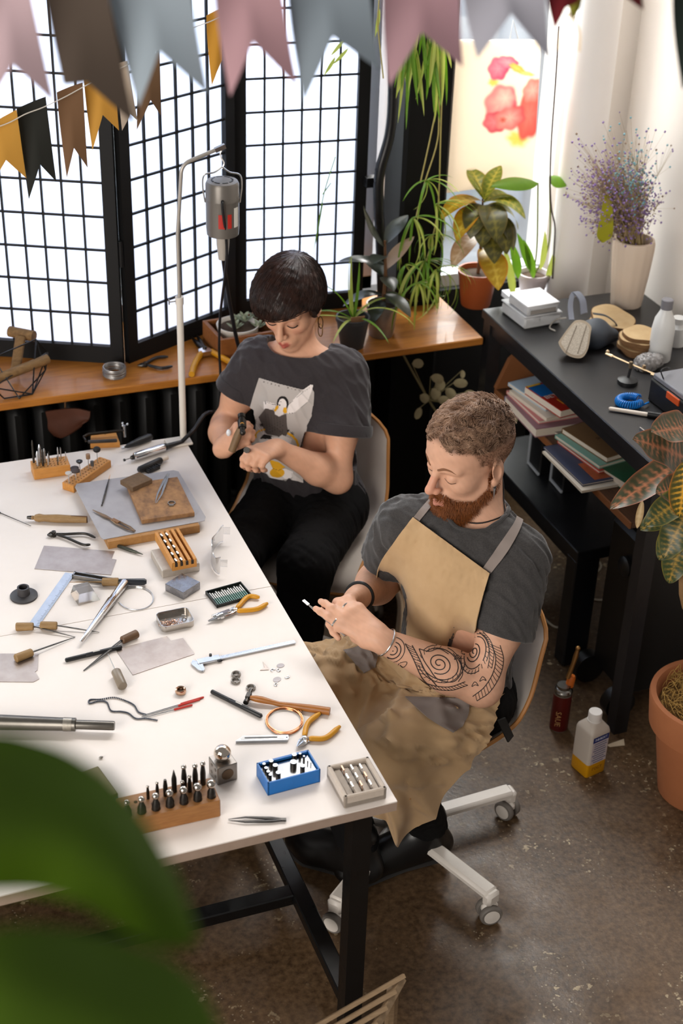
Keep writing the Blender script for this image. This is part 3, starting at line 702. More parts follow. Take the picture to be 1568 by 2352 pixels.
# --- trousers and boots
RH = np.array([.37, .635, .545]); LH = np.array([.425, .475, .545]); RK = np.array([.03, .70, .565]); LK = np.array([.135, .345, .565])
LA = np.array([.325, .50, .145]); RA = P(822, 1930, .15)
mT = SDF(); mT.ell((.405, .56, .555), (.125, .165, .105), HR, .04)
for h_, k_, a_ in ((RH, RK, RA), (LH, LK, LA)): mT.cap(h_, k_, .085, .064, .04); mT.cap(k_, a_, .062, .052, .03)
clothfold(mT, .004, 30, 3)
BLK = mat('black_trousers', '#0a090a', .9, spec=.2)
tv, tf = polygonize(mT, (-.1, .2, .02), (.66, .95, .72), .007); np_mesh('trousers', tv, tf, BLK, man)
def boot(an, toe, name):
    an, toe = np.array(an, float), np.array(toe, float); d = nrm(toe - an * np.array([1, 1, 0]) - np.array([0, 0, toe[2]])); B_ = SDF(); heel = an - d * .035 - (0, 0, .075)
    ball = toe - d * .065 + (0, 0, .004)
    B_.cap(an + (0, 0, .02), an - (0, 0, .035), .05, .048, .0); B_.cap(heel, ball, .042, .046, .03); B_.cap(ball, toe - d * .02, .044, .036, .03); B_.cap(an - (0, 0, .03), ball + (0, 0, .02), .046, .034, .03)
    v, f = polygonize(B_, np.minimum(an, toe) - .12, np.maximum(an, toe) + .12, .005); bt = np_mesh(name, v, f, mat('boot_leather', '#121111', .35), man)
    so = MB().tube([heel - (0, 0, .038), (heel + ball) / 2 - (0, 0, .036), ball - (0, 0, .036), toe - (0, 0, .03)], [.04, .036, .047, .036], 12, flat=.3).build('sole', mat('boot_sole', '#1d1a18', .7), bt)
    return bt
boot(LA, (.085, .505, .045), 'boot'); boot(RA, (RA[0] - .12, RA[1] + .17, .045), 'boot')
# --- apron: bib, straps, skirt, pockets
from mathutils.bvhtree import BVHTree
APR = mat('tan_canvas', '#bb9b74', .85, var='#ab8b63', vscale=14, vamt=.6, sheen=.15, bump=.12, bscale=900)
APG = mat('grey_twill', '#857a74', .85, var='#7a6f6a', vscale=20, bump=.1, bscale=900)
bodytee = lambda p: np.minimum(mB(p), mS(p))
apron = thing('apron', 'x', 'x'); del apron['category'], apron['label']; apron.parent = man
bl = [(948, 1188), (905, 1245), (868, 1308), (866, 1400), (876, 1530)]; br = [(1124, 1317), (1108, 1372), (1092, 1440), (1084, 1520), (1092, 1640)]
G, _ = drape(mS, lerp_edges(bl, br, 46, 46), .010); G = relax(G, 14)
U, V = np.meshgrid(np.linspace(0, 1, 46), np.linspace(0, 1, 46), indexing='ij')
w = hashn(np.stack([U * 6 + V * 3, V * 5 - U * 2, U * 2], -1).reshape(-1, 3) * 3.1, 2).reshape(46, 46)
G += (nrm(CAM - np.array([.4, .5, .8])) * (.0035 * (1 - np.abs(w)) + .005 * sstep(.4, 1, U) * np.sin(V * 9 + U * 3) * .5)[..., None])
MB().sheet(G, .0022).build('bib', APR, apron)
nA = 9
for pa, pb in (([(1106, 1308), (1150, 1245), (1184, 1192), (1181, 1166), (1158, 1132)], [(1126, 1318), (1168, 1263), (1199, 1202), (1196, 1170), (1172, 1130)]),
               ([(948, 1190), (962, 1172), (980, 1152), (1000, 1130)], [(960, 1200), (975, 1182), (993, 1160), (1012, 1140)])):
    S_, _ = drape(mS, lerp_edges(pa, pb, 30, 5), .005); okr = (np.abs(mS(S_.reshape(-1, 3)) - .005) < .012).reshape(30, 5).all(1); S_ = S_[:(int(np.argmin(okr)) if not okr.all() else 30)]; MB().sheet(relax(S_, 3), .002).build('strap', APG, apron)
K = [[(880, 1478, .64), (930, 1530, .665), (990, 1580, .665), (1070, 1618, .645), (1138, 1602, .60)],
     [(800, 1466, .64), (838, 1490, .668), (905, 1578, .615), (1000, 1622, .66), (1120, 1690, .56)],
     [(705, 1486, .63), (760, 1550, .655), (830, 1640, .58), (905, 1700, .645), (1050, 1782, .50)],
     [(650, 1540, .55), (695, 1660, .56), (765, 1730, .50), (876, 1800, .50), (988, 1866, .36)],
     [(650, 1600, .46), (695, 1715, .46), (775, 1795, .42), (872, 1868, .36), (912, 1932, .22)]]
SK = surf([[P(*q) for q in r] for r in K], 90, 90)
U, V = np.meshgrid(np.linspace(0, 1, 90), np.linspace(0, 1, 90), indexing='ij')
du = np.gradient(SK, axis=0); dv = np.gradient(SK, axis=1); Nn = np.cross(du, dv); Nn /= np.linalg.norm(Nn, axis=2, keepdims=True); Nn *= np.sign((Nn * (CAM - SK)).sum(2).mean())
A_ = (U * .75 + V * .65) * 7 + hashn(np.stack([U * 4, V * 4, U - V], -1).reshape(-1, 3) * 2, 7).reshape(90, 90) * 1.1; B_ = (V - U * .35) * 16 + 1.4 * np.sin(U * 5)
fold = .024 * (1 - np.abs(np.sin(A_))) ** 2.4 * sstep(1.0, .35, U) + .015 * (np.sin(B_) ** 2) * sstep(.25, .8, U) + .016 * (1 - np.abs(np.sin(U * 11 - V * 6 + 2 * np.sin(V * 5)))) ** 2
SK = SK + Nn * (fold * sstep(0, .06, U))[..., None]
f_ = SK.reshape(-1, 3).astype(f32)
for _ in range(3): dd = np.maximum(.010 - mT(f_), 0); f_ = f_ + grad(mT, f_) * dd[:, None]
SK = relax(f_.reshape(90, 90, 3).astype(float), 1)
MB().sheet(SK, .0024).build('apron_skirt', APR, apron, ang=70)
def mesh_drape(grid3, px, off=.003):
    n, m_ = grid3.shape[:2]; tr = BVHTree.FromPolygons([tuple(v) for v in grid3.reshape(-1, 3)], [(i * m_ + j, (i + 1) * m_ + j, (i + 1) * m_ + j + 1, i * m_ + j + 1) for i in range(n - 1) for j in range(m_ - 1)])
    px = np.asarray(px, float); out = np.zeros((*px.shape[:-1], 3)); last = None
    for ix in np.ndindex(*px.shape[:-1]):
        d = nrm(ray(*px[ix])); h = tr.ray_cast(Vector(CAM), Vector(d)); t = h[3] if h[0] is not None else last; last = t if t else 3.8; out[ix] = CAM + d * (last - off)
    return out
pk = lerp_edges([(930, 1600), (985, 1650), (1040, 1683)], [(1078, 1604), (1075, 1640), (1062, 1668)], 20, 20); MB().sheet(relax(mesh_drape(SK, pk, .011), 2), .002).build('pocket', APG, apron)
pk = lerp_edges([(788, 1493), (812, 1520), (836, 1546)], [(846, 1478), (866, 1500), (862, 1532)], 20, 16); MB().sheet(relax(mesh_drape(SK, pk, .011), 2), .002).build('pocket', APG, apron)
MB().sheet(surf([[P(1142, 1655, .58), P(1160, 1648, .58)], [P(1166, 1705, .5), P(1178, 1690, .5)]], 6, 4), .004).build('apron_tie', mat('black_webbing', '#101010', .7), apron)
# --- tattoo lines on the forearm and upper arm
TS = []
def tat(path, w=.9, n=None, closed=False, sm=True):
    p = np.array([(*q, 0) for q in path], float); p = smooth_path(p, n or max(8, len(p) * 7), closed)[:, :2] if sm else p[:, :2]
    t = np.gradient(p, axis=0); t /= np.maximum(np.linalg.norm(t, axis=1, keepdims=True), 1e-6); nn = np.stack([-t[:, 1], t[:, 0]], 1); TS.append(np.stack([p - nn * w, p + nn * w], 1))
def spiral(cx, cy, rx, ry, rot, turns, a0=0.0, w=.9, inner=.12, sgn=1):
    t = np.linspace(0, 1, int(26 * turns)); a = a0 + sgn * turns * 2 * PI * t; r = inner + (1 - inner) * t
    x_, y_ = rx * r * np.cos(a), ry * r * np.sin(a); c, s_ = math.cos(rot), math.sin(rot); pts = np.stack([cx + c * x_ - s_ * y_, cy + s_ * x_ + c * y_], 1); tat(pts, w, sm=False); return pts
def hatch(pa, pb, n, w=.6):
    a = smooth_path([(*q, 0) for q in pa], n)[:, :2]; b_ = smooth_path([(*q, 0) for q in pb], n)[:, :2]
    for i in range(n - 1): tat([a[i], (a[i] + b_[i + 1]) / 2 + (0, 1), b_[i + 1]], w, 5)
for i in range(12): tat([(868 + i * 3.1, 1483 - i * 4.2 + 8), (861 + i * 2.6, 1474 - i * 3.8)], 1.8, 4)
spiral(903, 1492, 22, 25, .4, 2.4, 1.0, 1.2); spiral(903, 1492, 27, 31, .4, 1.0, 2.6, .9, .9)
tat([(875, 1460), (884, 1500), (905, 1528), (930, 1545), (944, 1552)]); tat([(870, 1490), (890, 1520), (915, 1545), (940, 1562)]); hatch([(884, 1500), (905, 1528), (930, 1545)], [(890, 1520), (915, 1545), (940, 1562)], 10)
tat([(930, 1478), (948, 1512), (968, 1556), (990, 1580)], 1.1); tat([(946, 1482), (962, 1512), (980, 1548), (1003, 1576)], 1.1); hatch([(930, 1478), (948, 1512), (968, 1556)], [(946, 1482), (962, 1512), (980, 1548)], 11)
spiral(1008, 1524, 30, 24, .5, 2.2, .3, 1.2); spiral(1010, 1524, 46, 36, .5, .85, 3.4, 1.1, .92); spiral(1010, 1524, 53, 43, .5, .85, 3.4, .9, .93)
for i in range(16): a = .6 + i * .27; tat([(1010 + 46 * math.cos(a), 1526 + 35 * math.sin(a)), (1010 + 54 * math.cos(a + .12), 1526 + 43 * math.sin(a + .12))], .6, 4)
tat([(962, 1490), (985, 1496), (1008, 1490), (1030, 1502)]); tat([(962, 1490), (972, 1515), (985, 1535), (1005, 1560), (1040, 1566), (1060, 1545), (1068, 1520)], 1.1)
LB = [(918, 1528), (945, 1551), (985, 1572), (1030, 1578), (1068, 1566)]; LC = [(922, 1538), (952, 1560), (988, 1580), (1034, 1586), (1074, 1574)]; tat(LB, 1.0); tat(LC, .8); hatch(LB, LC, 24)
for q0 in ((893, 1530), (1050, 1510), (1066, 1492), (1108, 1560), (1090, 1572)): tat([(q0[0] - 7, q0[1] + 5), (q0[0], q0[1] - 6), (q0[0] + 8, q0[1] + 3), (q0[0] + 1, q0[1] + 1)], .8, closed=True)
tat([(1040, 1500), (1056, 1522), (1062, 1548), (1052, 1566)], .9); tat([(1100, 1452), (1116, 1470), (1124, 1500), (1120, 1535)], .8); tat([(1108, 1450), (1126, 1472), (1134, 1500), (1129, 1535)], .8); hatch([(1100, 1452), (1116, 1470), (1124, 1500), (1120, 1535)], [(1108, 1450), (1126, 1472), (1134, 1500), (1129, 1535)], 14)
tat([(918, 1523), (934, 1521), (928, 1532), (914, 1532)], .8, closed=True); tat([(922, 1550), (932, 1540), (940, 1552), (930, 1560)], .8, closed=True)
spiral(1088, 1497, 15, 25, .25, 2.2, 1.2, 1.2); spiral(1090, 1500, 24, 40, .3, .95, .6, 1.1, .93); spiral(1090, 1502, 31, 49, .3, .9, .8, .9, .95)
for i in range(18): a = -.6 + i * .27; c, s_ = math.cos(.3), math.sin(.3); q0 = (24 * math.cos(a), 40 * math.sin(a)); q1 = (31 * math.cos(a + .1), 49 * math.sin(a + .1)); tat([(1090 + c * q0[0] - s_ * q0[1], 1501 + s_ * q0[0] + c * q0[1]), (1090 + c * q1[0] - s_ * q1[1], 1502 + s_ * q1[0] + c * q1[1])], .6, 4)
tat([(1128, 1480), (1138, 1510), (1132, 1545), (1112, 1578), (1085, 1600)], 1.0); tat([(1148, 1482), (1156, 1515), (1148, 1552), (1124, 1590), (1095, 1610)], .9); hatch([(1128, 1480), (1138, 1510), (1132, 1545), (1112, 1578), (1085, 1600)], [(1148, 1482), (1156, 1515), (1148, 1552), (1124, 1590), (1095, 1610)], 18)
armS = SDF(); armS.ops = [o for o in mB.groups[[i for i, g in enumerate(mB.groups) if len(g[0]) == 4][0]][0]]
allp = np.vstack([s_.reshape(-1, 2) for s_ in TS])[None]; D3, tt = drape(armS, allp, .0006, 3.0, 110); D3 = D3[0]; tt = tt[0]
ok = np.abs(armS(D3.astype(f32)) - .0006) < .002
tm = MB(); k = 0
for s_ in TS:
    n = len(s_) * 2; seg = D3[k:k + n].reshape(-1, 2, 3); o_ = ok[k:k + n].reshape(-1, 2).all(1); k += n
    run = []
    for i in range(len(seg) + 1):
        if i < len(seg) and o_[i]: run.append(seg[i])
        else:
            if len(run) > 1: tm.grid(np.array(run))
            run = []
tm.build('tattoo', mat('tattoo_ink', '#231e1e', .6, var='#3d302c', vscale=60, vamt=.5), man)
# --- jewellery
SIL = mat('silver', '#d8d6d2', .22, metal=1); OXI = mat('oxidised_silver', '#8f8a84', .4, metal=.9)
ax = nrm(LW - LE); cc_ = LW - ax * .022; ringtorus(cc_, ax + np.array([0, 0, .12]), .0345, .0022, 30).build('bracelet', SIL, man)
ax = nrm(RW - RE); cc_ = RW - ax * .012; ringtorus(cc_, ax, .033, .0052, 30).build('bracelet', mat('black_rubber', '#121213', .4), man)
def fring(ch, seg, t, r, w, m): a, b_ = ch[seg], ch[seg + 1]; return ringtorus(a + (b_ - a) * t, b_ - a, r, w, 20).build('finger_ring', m, man)
fring(lch[0], 0, .35, .0108, .0026, SIL); fring(lch[2], 0, .55, .0105, .0024, OXI); fring(rch[1], 0, .5, .0105, .002, SIL)
tip = lch[0][-1]; d_ = nrm(P(718, 1338, .905) - P(772, 1384, .888)); a_ = tip + np.array([0, 0, -.006])
o = MB(); o.tube([a_ - d_ * .10, a_ + d_ * .012, a_ + d_ * .026], [.0022, .0022, .0014], 8); o.box(a_ + d_ * .034, (.018, .007, .002), R=np.stack([d_, *frame_of(d_)], 1))
tag(o.build('jewellers_file', SIL), 'thin steel file held between the fingers of the bearded man', 'file')
# ================================================================== shell chairs on castor bases
SHELL = mat('shell_grey', '#cfc4ba', .6, var='#c5b9ae', vscale=20); RIM = mat('shell_rim', '#b27a42', .5); CWH = mat('chair_white', '#d8d1c9', .4, var='#cdc4ba', vscale=12); TYRE = mat('castor_grey', '#6f6963', .6)
def shell_chair(loc, face, label, base_ang, seat_z=.445, back_h=.36, bo=(0, 0)):
    t = thing('swivel_chair', label, 'chair', (loc[0], loc[1], 0), 0); R_ = rotz(face)
    prof = smooth_path([(.20, 0, -.035), (.18, 0, -.006), (.11, 0, .0), (0, 0, -.014), (-.11, 0, -.008), (-.185, 0, .035), (-.222, 0, .12), (-.243, 0, .24), (-.262, 0, back_h)], 44)
    u = np.linspace(0, 1, 44); hw = .225 * np.interp(u, [0, .1, .5, .75, 1], [.93, 1.0, 1.02, .98, .86]); hw *= np.clip(1 - np.clip((u - .9) / .1, 0, 1) ** 2 * .55, 0, 1) * np.clip(1 - np.clip((.06 - u) / .06, 0, 1) ** 2 * .35, 0, 1)
    v = np.linspace(-1, 1, 25); G_ = np.zeros((44, 25, 3)); tg = np.gradient(prof, axis=0); tg /= np.linalg.norm(tg, axis=1, keepdims=True)
    nn = np.stack([tg[:, 2], np.zeros(44), -tg[:, 0]], 1); curl = np.interp(u, [0, .15, .5, .65, .85, 1], [.012, .035, .075, .07, .045, .02])
    for j, vv in enumerate(v): G_[:, j] = prof + nn * (curl * abs(vv) ** 2.6)[:, None] + np.stack([np.zeros(44), hw * vv, np.zeros(44)], 1)
    G_ = G_ @ R_.T + np.array([0, 0, seat_z]); s = MB().sheet(G_, .010).build('shell', SHELL, t)
    rim = np.vstack([G_[:, 0], G_[-1, 1:], G_[-2::-1, -1], G_[0, -2:0:-1]]); MB().tube(rim, .0058, 6, closed=True).build('rim', RIM, s)
    MB().lathe([(.028, .07), (.028, .25), (.018, .25), (.018, .40), (.06, .405), (.06, .42), (.02, .425)], 20).build('gas_lift', CWH, t, (*bo, 0))
    hub = MB().lathe([(.04, .06), (.045, .075), (.045, .115), (.03, .12)], 20).build('hub', CWH, t, (*bo, 0))
    for i in range(5):
        a = base_ang + i * 2 * PI / 5; ca, sa = math.cos(a), math.sin(a); Ra = rotz(a)
        ar = MB(); pts = [np.array((.03, 0, .10)), np.array((.2, 0, .092)), np.array((.325, 0, .085))]
        ar.box((.18, 0, .092), (.32, .046, .026), bev=.008); ar.v = [tuple(Ra @ np.array(q)) for q in ar.v]; arm_ = ar.build('base_arm', CWH, t, (*bo, 0))
        MB().box(Ra @ np.array((.336, 0, .080)), (.03, .044, .04), R=Ra, bev=.008).build('end_cap', CWH, arm_)
        w = Ra @ np.array((.335, 0, 0)); ws = rotz(a + 1.1 + i * .9)
        for sd in (-1, 1):
            wl = MB().lathe([(.001, 0), (.022, 0), (.028, .002), (.030, .006), (.030, .014), (.027, .018)], 22, c=w + ws @ np.array((0, .006 * sd, .030)), R=ws @ rotx(-sd * PI / 2)).build('castor', TYRE, arm_)
            MB().lathe([(.021, .0155), (.021, .0195), (.001, .021)], 22, c=w + ws @ np.array((0, .006 * sd, .030)), R=ws @ rotx(-sd * PI / 2)).build('hub_cap', CWH, arm_)
        MB().box(w + np.array((0, 0, .045)), (.044, .030, .036), R=ws, bev=.012).build('fork', CWH, arm_)
    return t
b0 = math.atan2(.269 - .577, .4006 - .282)
shell_chair((.322, .584), math.atan2(-.28, -.96), 'grey shell chair with tan rim and white castor base under the bearded man', b0, bo=(-.040, -.007))
shell_chair((.31, 1.47), math.atan2(-.80, -.60), 'grey shell chair with tan rim holding the seated woman', .4)
# ================================================================== the woman
wo = np.array([.290, 1.543, 1.193]); wR = basis((-.585, -.72, -.37), roll=.05); WS = .98
wB = SDF(); wW = head_sdf(wB, wo, wR, WS, False)
wTf = np.array([-.57, -.82, 0]); wTR = basis(wTf + np.array([0, 0, -.15]))
wn = np.array([.325, 1.565, 1.045]); wLS = np.array([.445, 1.475, .985]); wRS = np.array([.212, 1.637, .985])
wLE = P(775, 1100, .705); wLW = P(634, 1030, .845); wRE = np.array([.125, 1.650, .775]); wRW = P(512, 1030, .80)
wB.cap(wW(-.025, 0, -.055), wn - (0, 0, .04), .047, .052, .03)
wB.ell((.33, 1.55, .86), (.095, .14, .17), wTR, .04); wB.ell((.335, 1.53, .69), (.09, .125, .14), wTR, .05); wB.ell((.345, 1.51, .56), (.11, .155, .10), wTR, .05)
wB.cap(wLS * .85 + wRS * .15, wRS * .85 + wLS * .15, .046, .046, .05)
for q_ in (wLS, wRS): wB.cap(wn - (0, 0, .02), q_ * .6 + wn * .4 + (0, 0, -.01), .036, .034, .04)
wB.group(); arm(wB, wLS, wLE, wLW, s=.86); wB.group(); arm(wB, wRS, wRE, wRW, s=.84)
wd_ = P(572, 1046, .872) - wLW
wl = hand_sdf(wB, wLW, wd_, np.array([.05, -.55, .75]) * .5 + np.array([-.1, .1, .7]), -1, [(.9, 1.0, .6), (1.0, 1.1, .6), (1.05, 1.1, .6), (1.1, 1.1, .6)], .92, .0,
              th=((.05, .03, -.004), (.082, .026, -.012), (.106, .012, -.02)))
wr_ = P(536, 1008, .845) - wRW
wr = hand_sdf(wB, wRW, wr_, np.array([-.55, -.35, .55]), 1, [(1.0, 1.2, .7), (1.0, 1.2, .7), (1.05, 1.2, .7), (1.1, 1.2, .7)], .92, .0,
              th=((.05, .02, -.03), (.08, .008, -.042), (.1, -.01, -.046)))
vs, fq = polygonize(wB, (-.1, 1.15, .45), (.62, 1.85, 1.42), .0028)
q = (vs - wo) @ wR / WS; ish = np.linalg.norm(q, axis=1) < .17; x, y, z = q.T; ay = np.abs(y)
col = np.tile(rgb('#d4a184'), (len(vs), 1)); col *= (1 + .03 * hashn(vs * 60))[:, None]
lipm = ish * sstep(.084, .09, x) * sstep(.023, .014, ay + np.abs(z + .072) * .55) * sstep(-.086, -.080, z) * sstep(-.060, -.065, z)
eyem = ish * sstep(.062, .07, x) * sstep(.018, .012, np.hypot((ay - .032) * .75, (z + .004) * 1.3)); scalp = ish * sstep(.035, .05, z)
ch = ish * sstep(.022, .008, np.hypot(ay - .042, z + .035)) * (x > .04)
col = paint(col, ch * .35, '#cf8874'); col = paint(col, lipm * .85, '#a8443f'); col = paint(col, eyem * .35, '#6b463c'); col = paint(col, scalp * .9, '#2a1c17')
woman = np_mesh('person', vs, fq, skin_mat('woman_skin'), None, col)
tag(woman, 'dark-haired woman in charcoal printed t-shirt holding a small hammer', 'person')
face_marks(wB, wo, wR, WS, woman, mat('woman_brow', '#3a2620', .7), mat('woman_lash', '#120d0c', .6), .0016, .0026, .001)
# hair
WH = mat('dark_hair', '#1a100d', .42, var='#4a2a1d', vscale=45, vamt=.5, spec=.4); gS = SDF()
gS.ell(wW(-.014, 0, .045), (.115, .092, .095), wR, 0); gS.ell(wW(.026, 0, .045), (.085, .083, .062), wR, .06); gS.ell(wW(-.055, 0, -.01), (.070, .078, .085), wR, .04)
def zcut(l):
    th = np.degrees(np.arctan2(l[:, 1], l[:, 0] + .01)); fr = np.interp(th, [-180, -130, -100, -88, -70, -48, -20, 10, 38, 52, 62, 75, 90, 100, 130, 180], [-.085, -.078, -.01, .0, -.02, .022, .036, .046, .054, .046, -.012, -.038, .004, .0, -.075, -.085]); return fr
def gc(p, d):
    l = ((p - wo) @ wR).astype(f32); n = hashn(p * np.array((45, 45, 45), f32), 3) * .0012; return smax(d - n, (zcut(l) - l[:, 2]) * .75, .008)
gS.post.append(gc); gv, gf = polygonize(gS, wo - .2, wo + .2, .0035, 1); whair = np_mesh('hair', gv, gf, WH, woman)
whorl = wW(-.06, .012, .125).astype(f32)
def wfield(p): t = p - whorl; t = t / np.maximum(np.linalg.norm(t, axis=1, keepdims=True), 1e-6); l = (p - wo) @ wR; f_ = (wR @ np.array([.35, -.25, -.55])).astype(f32); return t + f_ * sstep(.16, .0, np.linalg.norm(p - whorl, axis=1) * 0 + l[:, 2])[:, None] + (wR @ np.array([.2, -.2, 0])).astype(f32)
gp = gv[RNG.choice(len(gv), 4200)]; l = (gp - wo) @ wR; gp = gp[l[:, 2] > zcut(l) + .012]
np_mesh('hair_strands', *strands(flow(gS, gp, wfield, 8, .0062, -.0005, .0028, .08), .0009, .0004), WH, whair)
fp = whorl + RNG.normal(0, .03, (26, 3)).astype(f32); fp = snap(gS, fp, .001)
np_mesh('flyaway_hair', *strands(flow(gS, fp, wfield, 12, .007, .001, .02, .3), .00035, .00015), WH, whair)
# earring: two linked paperclip loops
GOLD = mat('brass_dark', '#8a6a3c', .3, metal=1); e0 = wW(-.002, .084, -.046); side = nrm(wR[:, 0] * .55 + np.array([.8, -.2, 0])); dn = np.array([0, 0, -1.])
def loop(c, w_, h_): t_ = np.linspace(0, 2 * PI, 26, endpoint=False); return [c + side * (w_ * math.cos(a)) + dn * (h_ * (math.sin(a) + .35 * np.sign(math.sin(a)) * abs(math.sin(a)) ** .5)) for a in t_]
er = thing('earring', 'x', 'x'); del er['category'], er['label']; er.parent = woman
MB().tube(loop(e0 + dn * .014, .008, .013), .0015, 6, closed=True).build('upper_loop', mat('dark_bronze', '#3d2a1c', .35, metal=1), er); MB().tube(loop(e0 + dn * .038, .0075, .014), .0014, 6, closed=True).build('lower_loop', GOLD, er)
# t-shirt
tS = SDF(); e = .016
tS.ell((.33, 1.55, .86), (.095 + e, .145 + e, .17 + e), wTR, .04); tS.ell((.335, 1.53, .69), (.10 + e, .14 + e, .15), wTR, .05); tS.ell((.345, 1.51, .585), (.12 + e, .155 + e, .07), wTR, .04)
tS.cap(wLS * .85 + wRS * .15, wRS * .85 + wLS * .15, .048 + e, .048 + e, .05)
for q_ in (wLS, wRS): tS.cap(wn - (0, 0, .025), q_ * .6 + wn * .4 + (0, 0, -.012), .036 + e, .034 + e, .04)
tS.group(); wLe = wLS * .42 + wLE * .58; wRe = wRS * .5 + wRE * .5; tS.cap(wLS, wLe, .058, .084, .04); tS.group(); tS.cap(wRS, wRe, .056, .071, .04)
clothfold(tS, .007, 15, 9, (1, 1, .6)); sleeve(tS, wLS, wLe, .056, .080, .005); sleeve(tS, wRS, wRe, .054, .068, .005)
wnk = wn + np.array([.008, .012, -.032]); wNR = basis(wTf * .90 + np.array([0, 0, -.36])).astype(f32)
def wneck(p, d): l = (p - wnk) @ wNR; e_ = np.sqrt((l[:, 0] / .070) ** 2 + (l[:, 1] / .092) ** 2) - 1; return smax(d, -np.maximum(e_ * .08, -(l[:, 2] + .02)), .006)
tS.post.append(wneck)
WT = mat('charcoal_tee', '#292427', .88, var='#332d30', vscale=160, vamt=.6, sheen=.2, bump=.1, bscale=700)
sv, sf = polygonize(tS, (-.02, 1.2, .48), (.66, 1.86, 1.2), .0042); wtee = np_mesh('t_shirt', sv, sf, WT, woman)
for a_, b_, r_ in ((wLS, wLe, .084), (wRS, wRe, .071)):
    ax = nrm(b_ - a_); u_, v_ = frame_of(ax); t_ = np.linspace(0, 2 * PI, 40, endpoint=False)
    G_ = np.array([[b_ - ax * h_ + (r_ + o_) * (math.cos(a) * u_ + math.sin(a) * v_) for h_, o_ in ((.034, -.004), (.033, .002), (.018, .004), (.002, .003), (-.001, -.001), (.006, -.005))] for a in t_])
    MB().grid(G_, True).build('rolled_cuff', WT, wtee)
# trousers, shoes
kL = np.array([.215, 1.165, .565]); kR = np.array([.03, 1.27, .565]); hL = np.array([.40, 1.44, .545]); hR_ = np.array([.27, 1.55, .545]); aL = np.array([.15, 1.10, .11]); aR = np.array([-.03, 1.22, .11])
pT = SDF(); pT.ell((.345, 1.51, .56), (.135, .175, .11), wTR, .04)
for h_, k_, a_ in ((hL, kL, aL), (hR_, kR, aR)): pT.cap(h_, k_, .095, .075, .04); pT.cap(k_, a_, .075, .06, .03)
clothfold(pT, .005, 26, 12); tv, tf = polygonize(pT, (-.15, .95, .02), (.62, 1.85, .72), .007); np_mesh('trousers', tv, tf, BLK, woman)
man_ = man; man = woman; boot(aL, (.05, .93, .045), 'shoe'); boot(aR, (-.14, 1.05, .045), 'shoe'); man = man_
# --- shirt print, painted into a fine draped cloth patch
def raster(w, h): yy, xx = np.mgrid[0:h, 0:w]; return np.stack([(xx + .5) / w, (yy + .5) / h], -1)
def inpoly(c, poly):
    x_, y_ = c[..., 0], c[..., 1]; r = np.zeros(x_.shape, bool); n = len(poly)
    for i in range(n):
        (x1, y1), (x2, y2) = poly[i], poly[(i + 1) % n]
        if y1 == y2: continue
        r ^= ((y1 > y_) != (y2 > y_)) & (x_ < (x2 - x1) * (y_ - y1) / (y2 - y1) + x1)
    return r
def inell(c, cx_, cy_, rx, ry, rot=0): x_, y_ = c[..., 0] - cx_, c[..., 1] - cy_; a = math.cos(rot) * x_ + math.sin(rot) * y_; b_ = -math.sin(rot) * x_ + math.cos(rot) * y_; return (a / rx) ** 2 + (b_ / ry) ** 2 < 1
def online(c, pts, w_):
    d = np.full(c.shape[:2], 9.0)
    for (x1, y1), (x2, y2) in zip(pts[:-1], pts[1:]):
        ab = np.array([x2 - x1, y2 - y1]); t_ = np.clip(((c[..., 0] - x1) * ab[0] + (c[..., 1] - y1) * ab[1]) / max(ab @ ab, 1e-9), 0, 1); d = np.minimum(d, np.hypot(c[..., 0] - x1 - t_ * ab[0], c[..., 1] - y1 - t_ * ab[1]))
    return d < w_
pg = lerp_edges([(595, 866), (578, 920), (566, 975), (572, 1040), (584, 1090)], [(722, 880), (719, 935), (706, 1000), (699, 1060), (700, 1114)], 200, 130)
c = pg; Z = lambda x_, y_: (560 + x_ / 8.711, 855 + y_ / 8.711); ZP = lambda *q: [Z(*k) for k in q]
img = np.tile(np.array(rgb('#b5aeaa')), (200, 130, 1)); al = inpoly(c, ZP((300, 105), (700, 225), (1180, 345), (1330, 240), (1390, 250), (1375, 340), (1430, 430), (1350, 900), (1270, 1060), (1190, 1640), (1190, 2215), (950, 2160), (900, 2120), (830, 2200), (560, 2190), (450, 2040), (200, 1930), (60, 1000), (100, 700), (200, 400)))
def put(m_, h_): img[m_] = rgb(h_)
DK = '#15100f'; YL = '#e0a51c'; WHT = '#e6dedb'
put(inpoly(c, ZP((900, 640), (1180, 350), (1330, 235), (1390, 260), (1340, 420), (1270, 600), (1000, 820), (850, 830))), WHT); put(online(c, ZP((900, 640), (1180, 400), (1330, 300)), .25) | online(c, ZP((870, 825), (1000, 815), (1270, 600)), .3), DK)
put(inpoly(c, ZP((390, 590), (440, 580), (650, 640), (620, 700), (520, 780), (400, 740))), WHT); put(online(c, ZP((440, 590), (560, 640), (650, 650)), .25) | online(c, ZP((425, 580), (435, 640)), .7), DK)
put(inpoly(c, ZP((430, 720), (590, 760), (700, 880), (850, 830), (860, 1060), (890, 1200), (800, 1330), (700, 1290), (440, 1230), (290, 900))), '#544b47')
for k_ in range(7): put(online(c, ZP((420 + k_ * 60, 800 + k_ * 25), (450 + k_ * 55, 1020), (470 + k_ * 50, 1200)), .22), '#2a2321')
put(inell(c, *Z(775, 620), 13.5, 16.5), DK); put(inell(c, *Z(770, 650), 9.5, 14), WHT); put(inpoly(c, ZP((600, 700), (780, 700), (790, 840), (700, 890), (620, 840))), WHT); put(inell(c, *Z(715, 655), 1.6, 1.8), '#4a403c'); put(online(c, ZP((720, 590), (790, 600)), .35), '#6a605c')
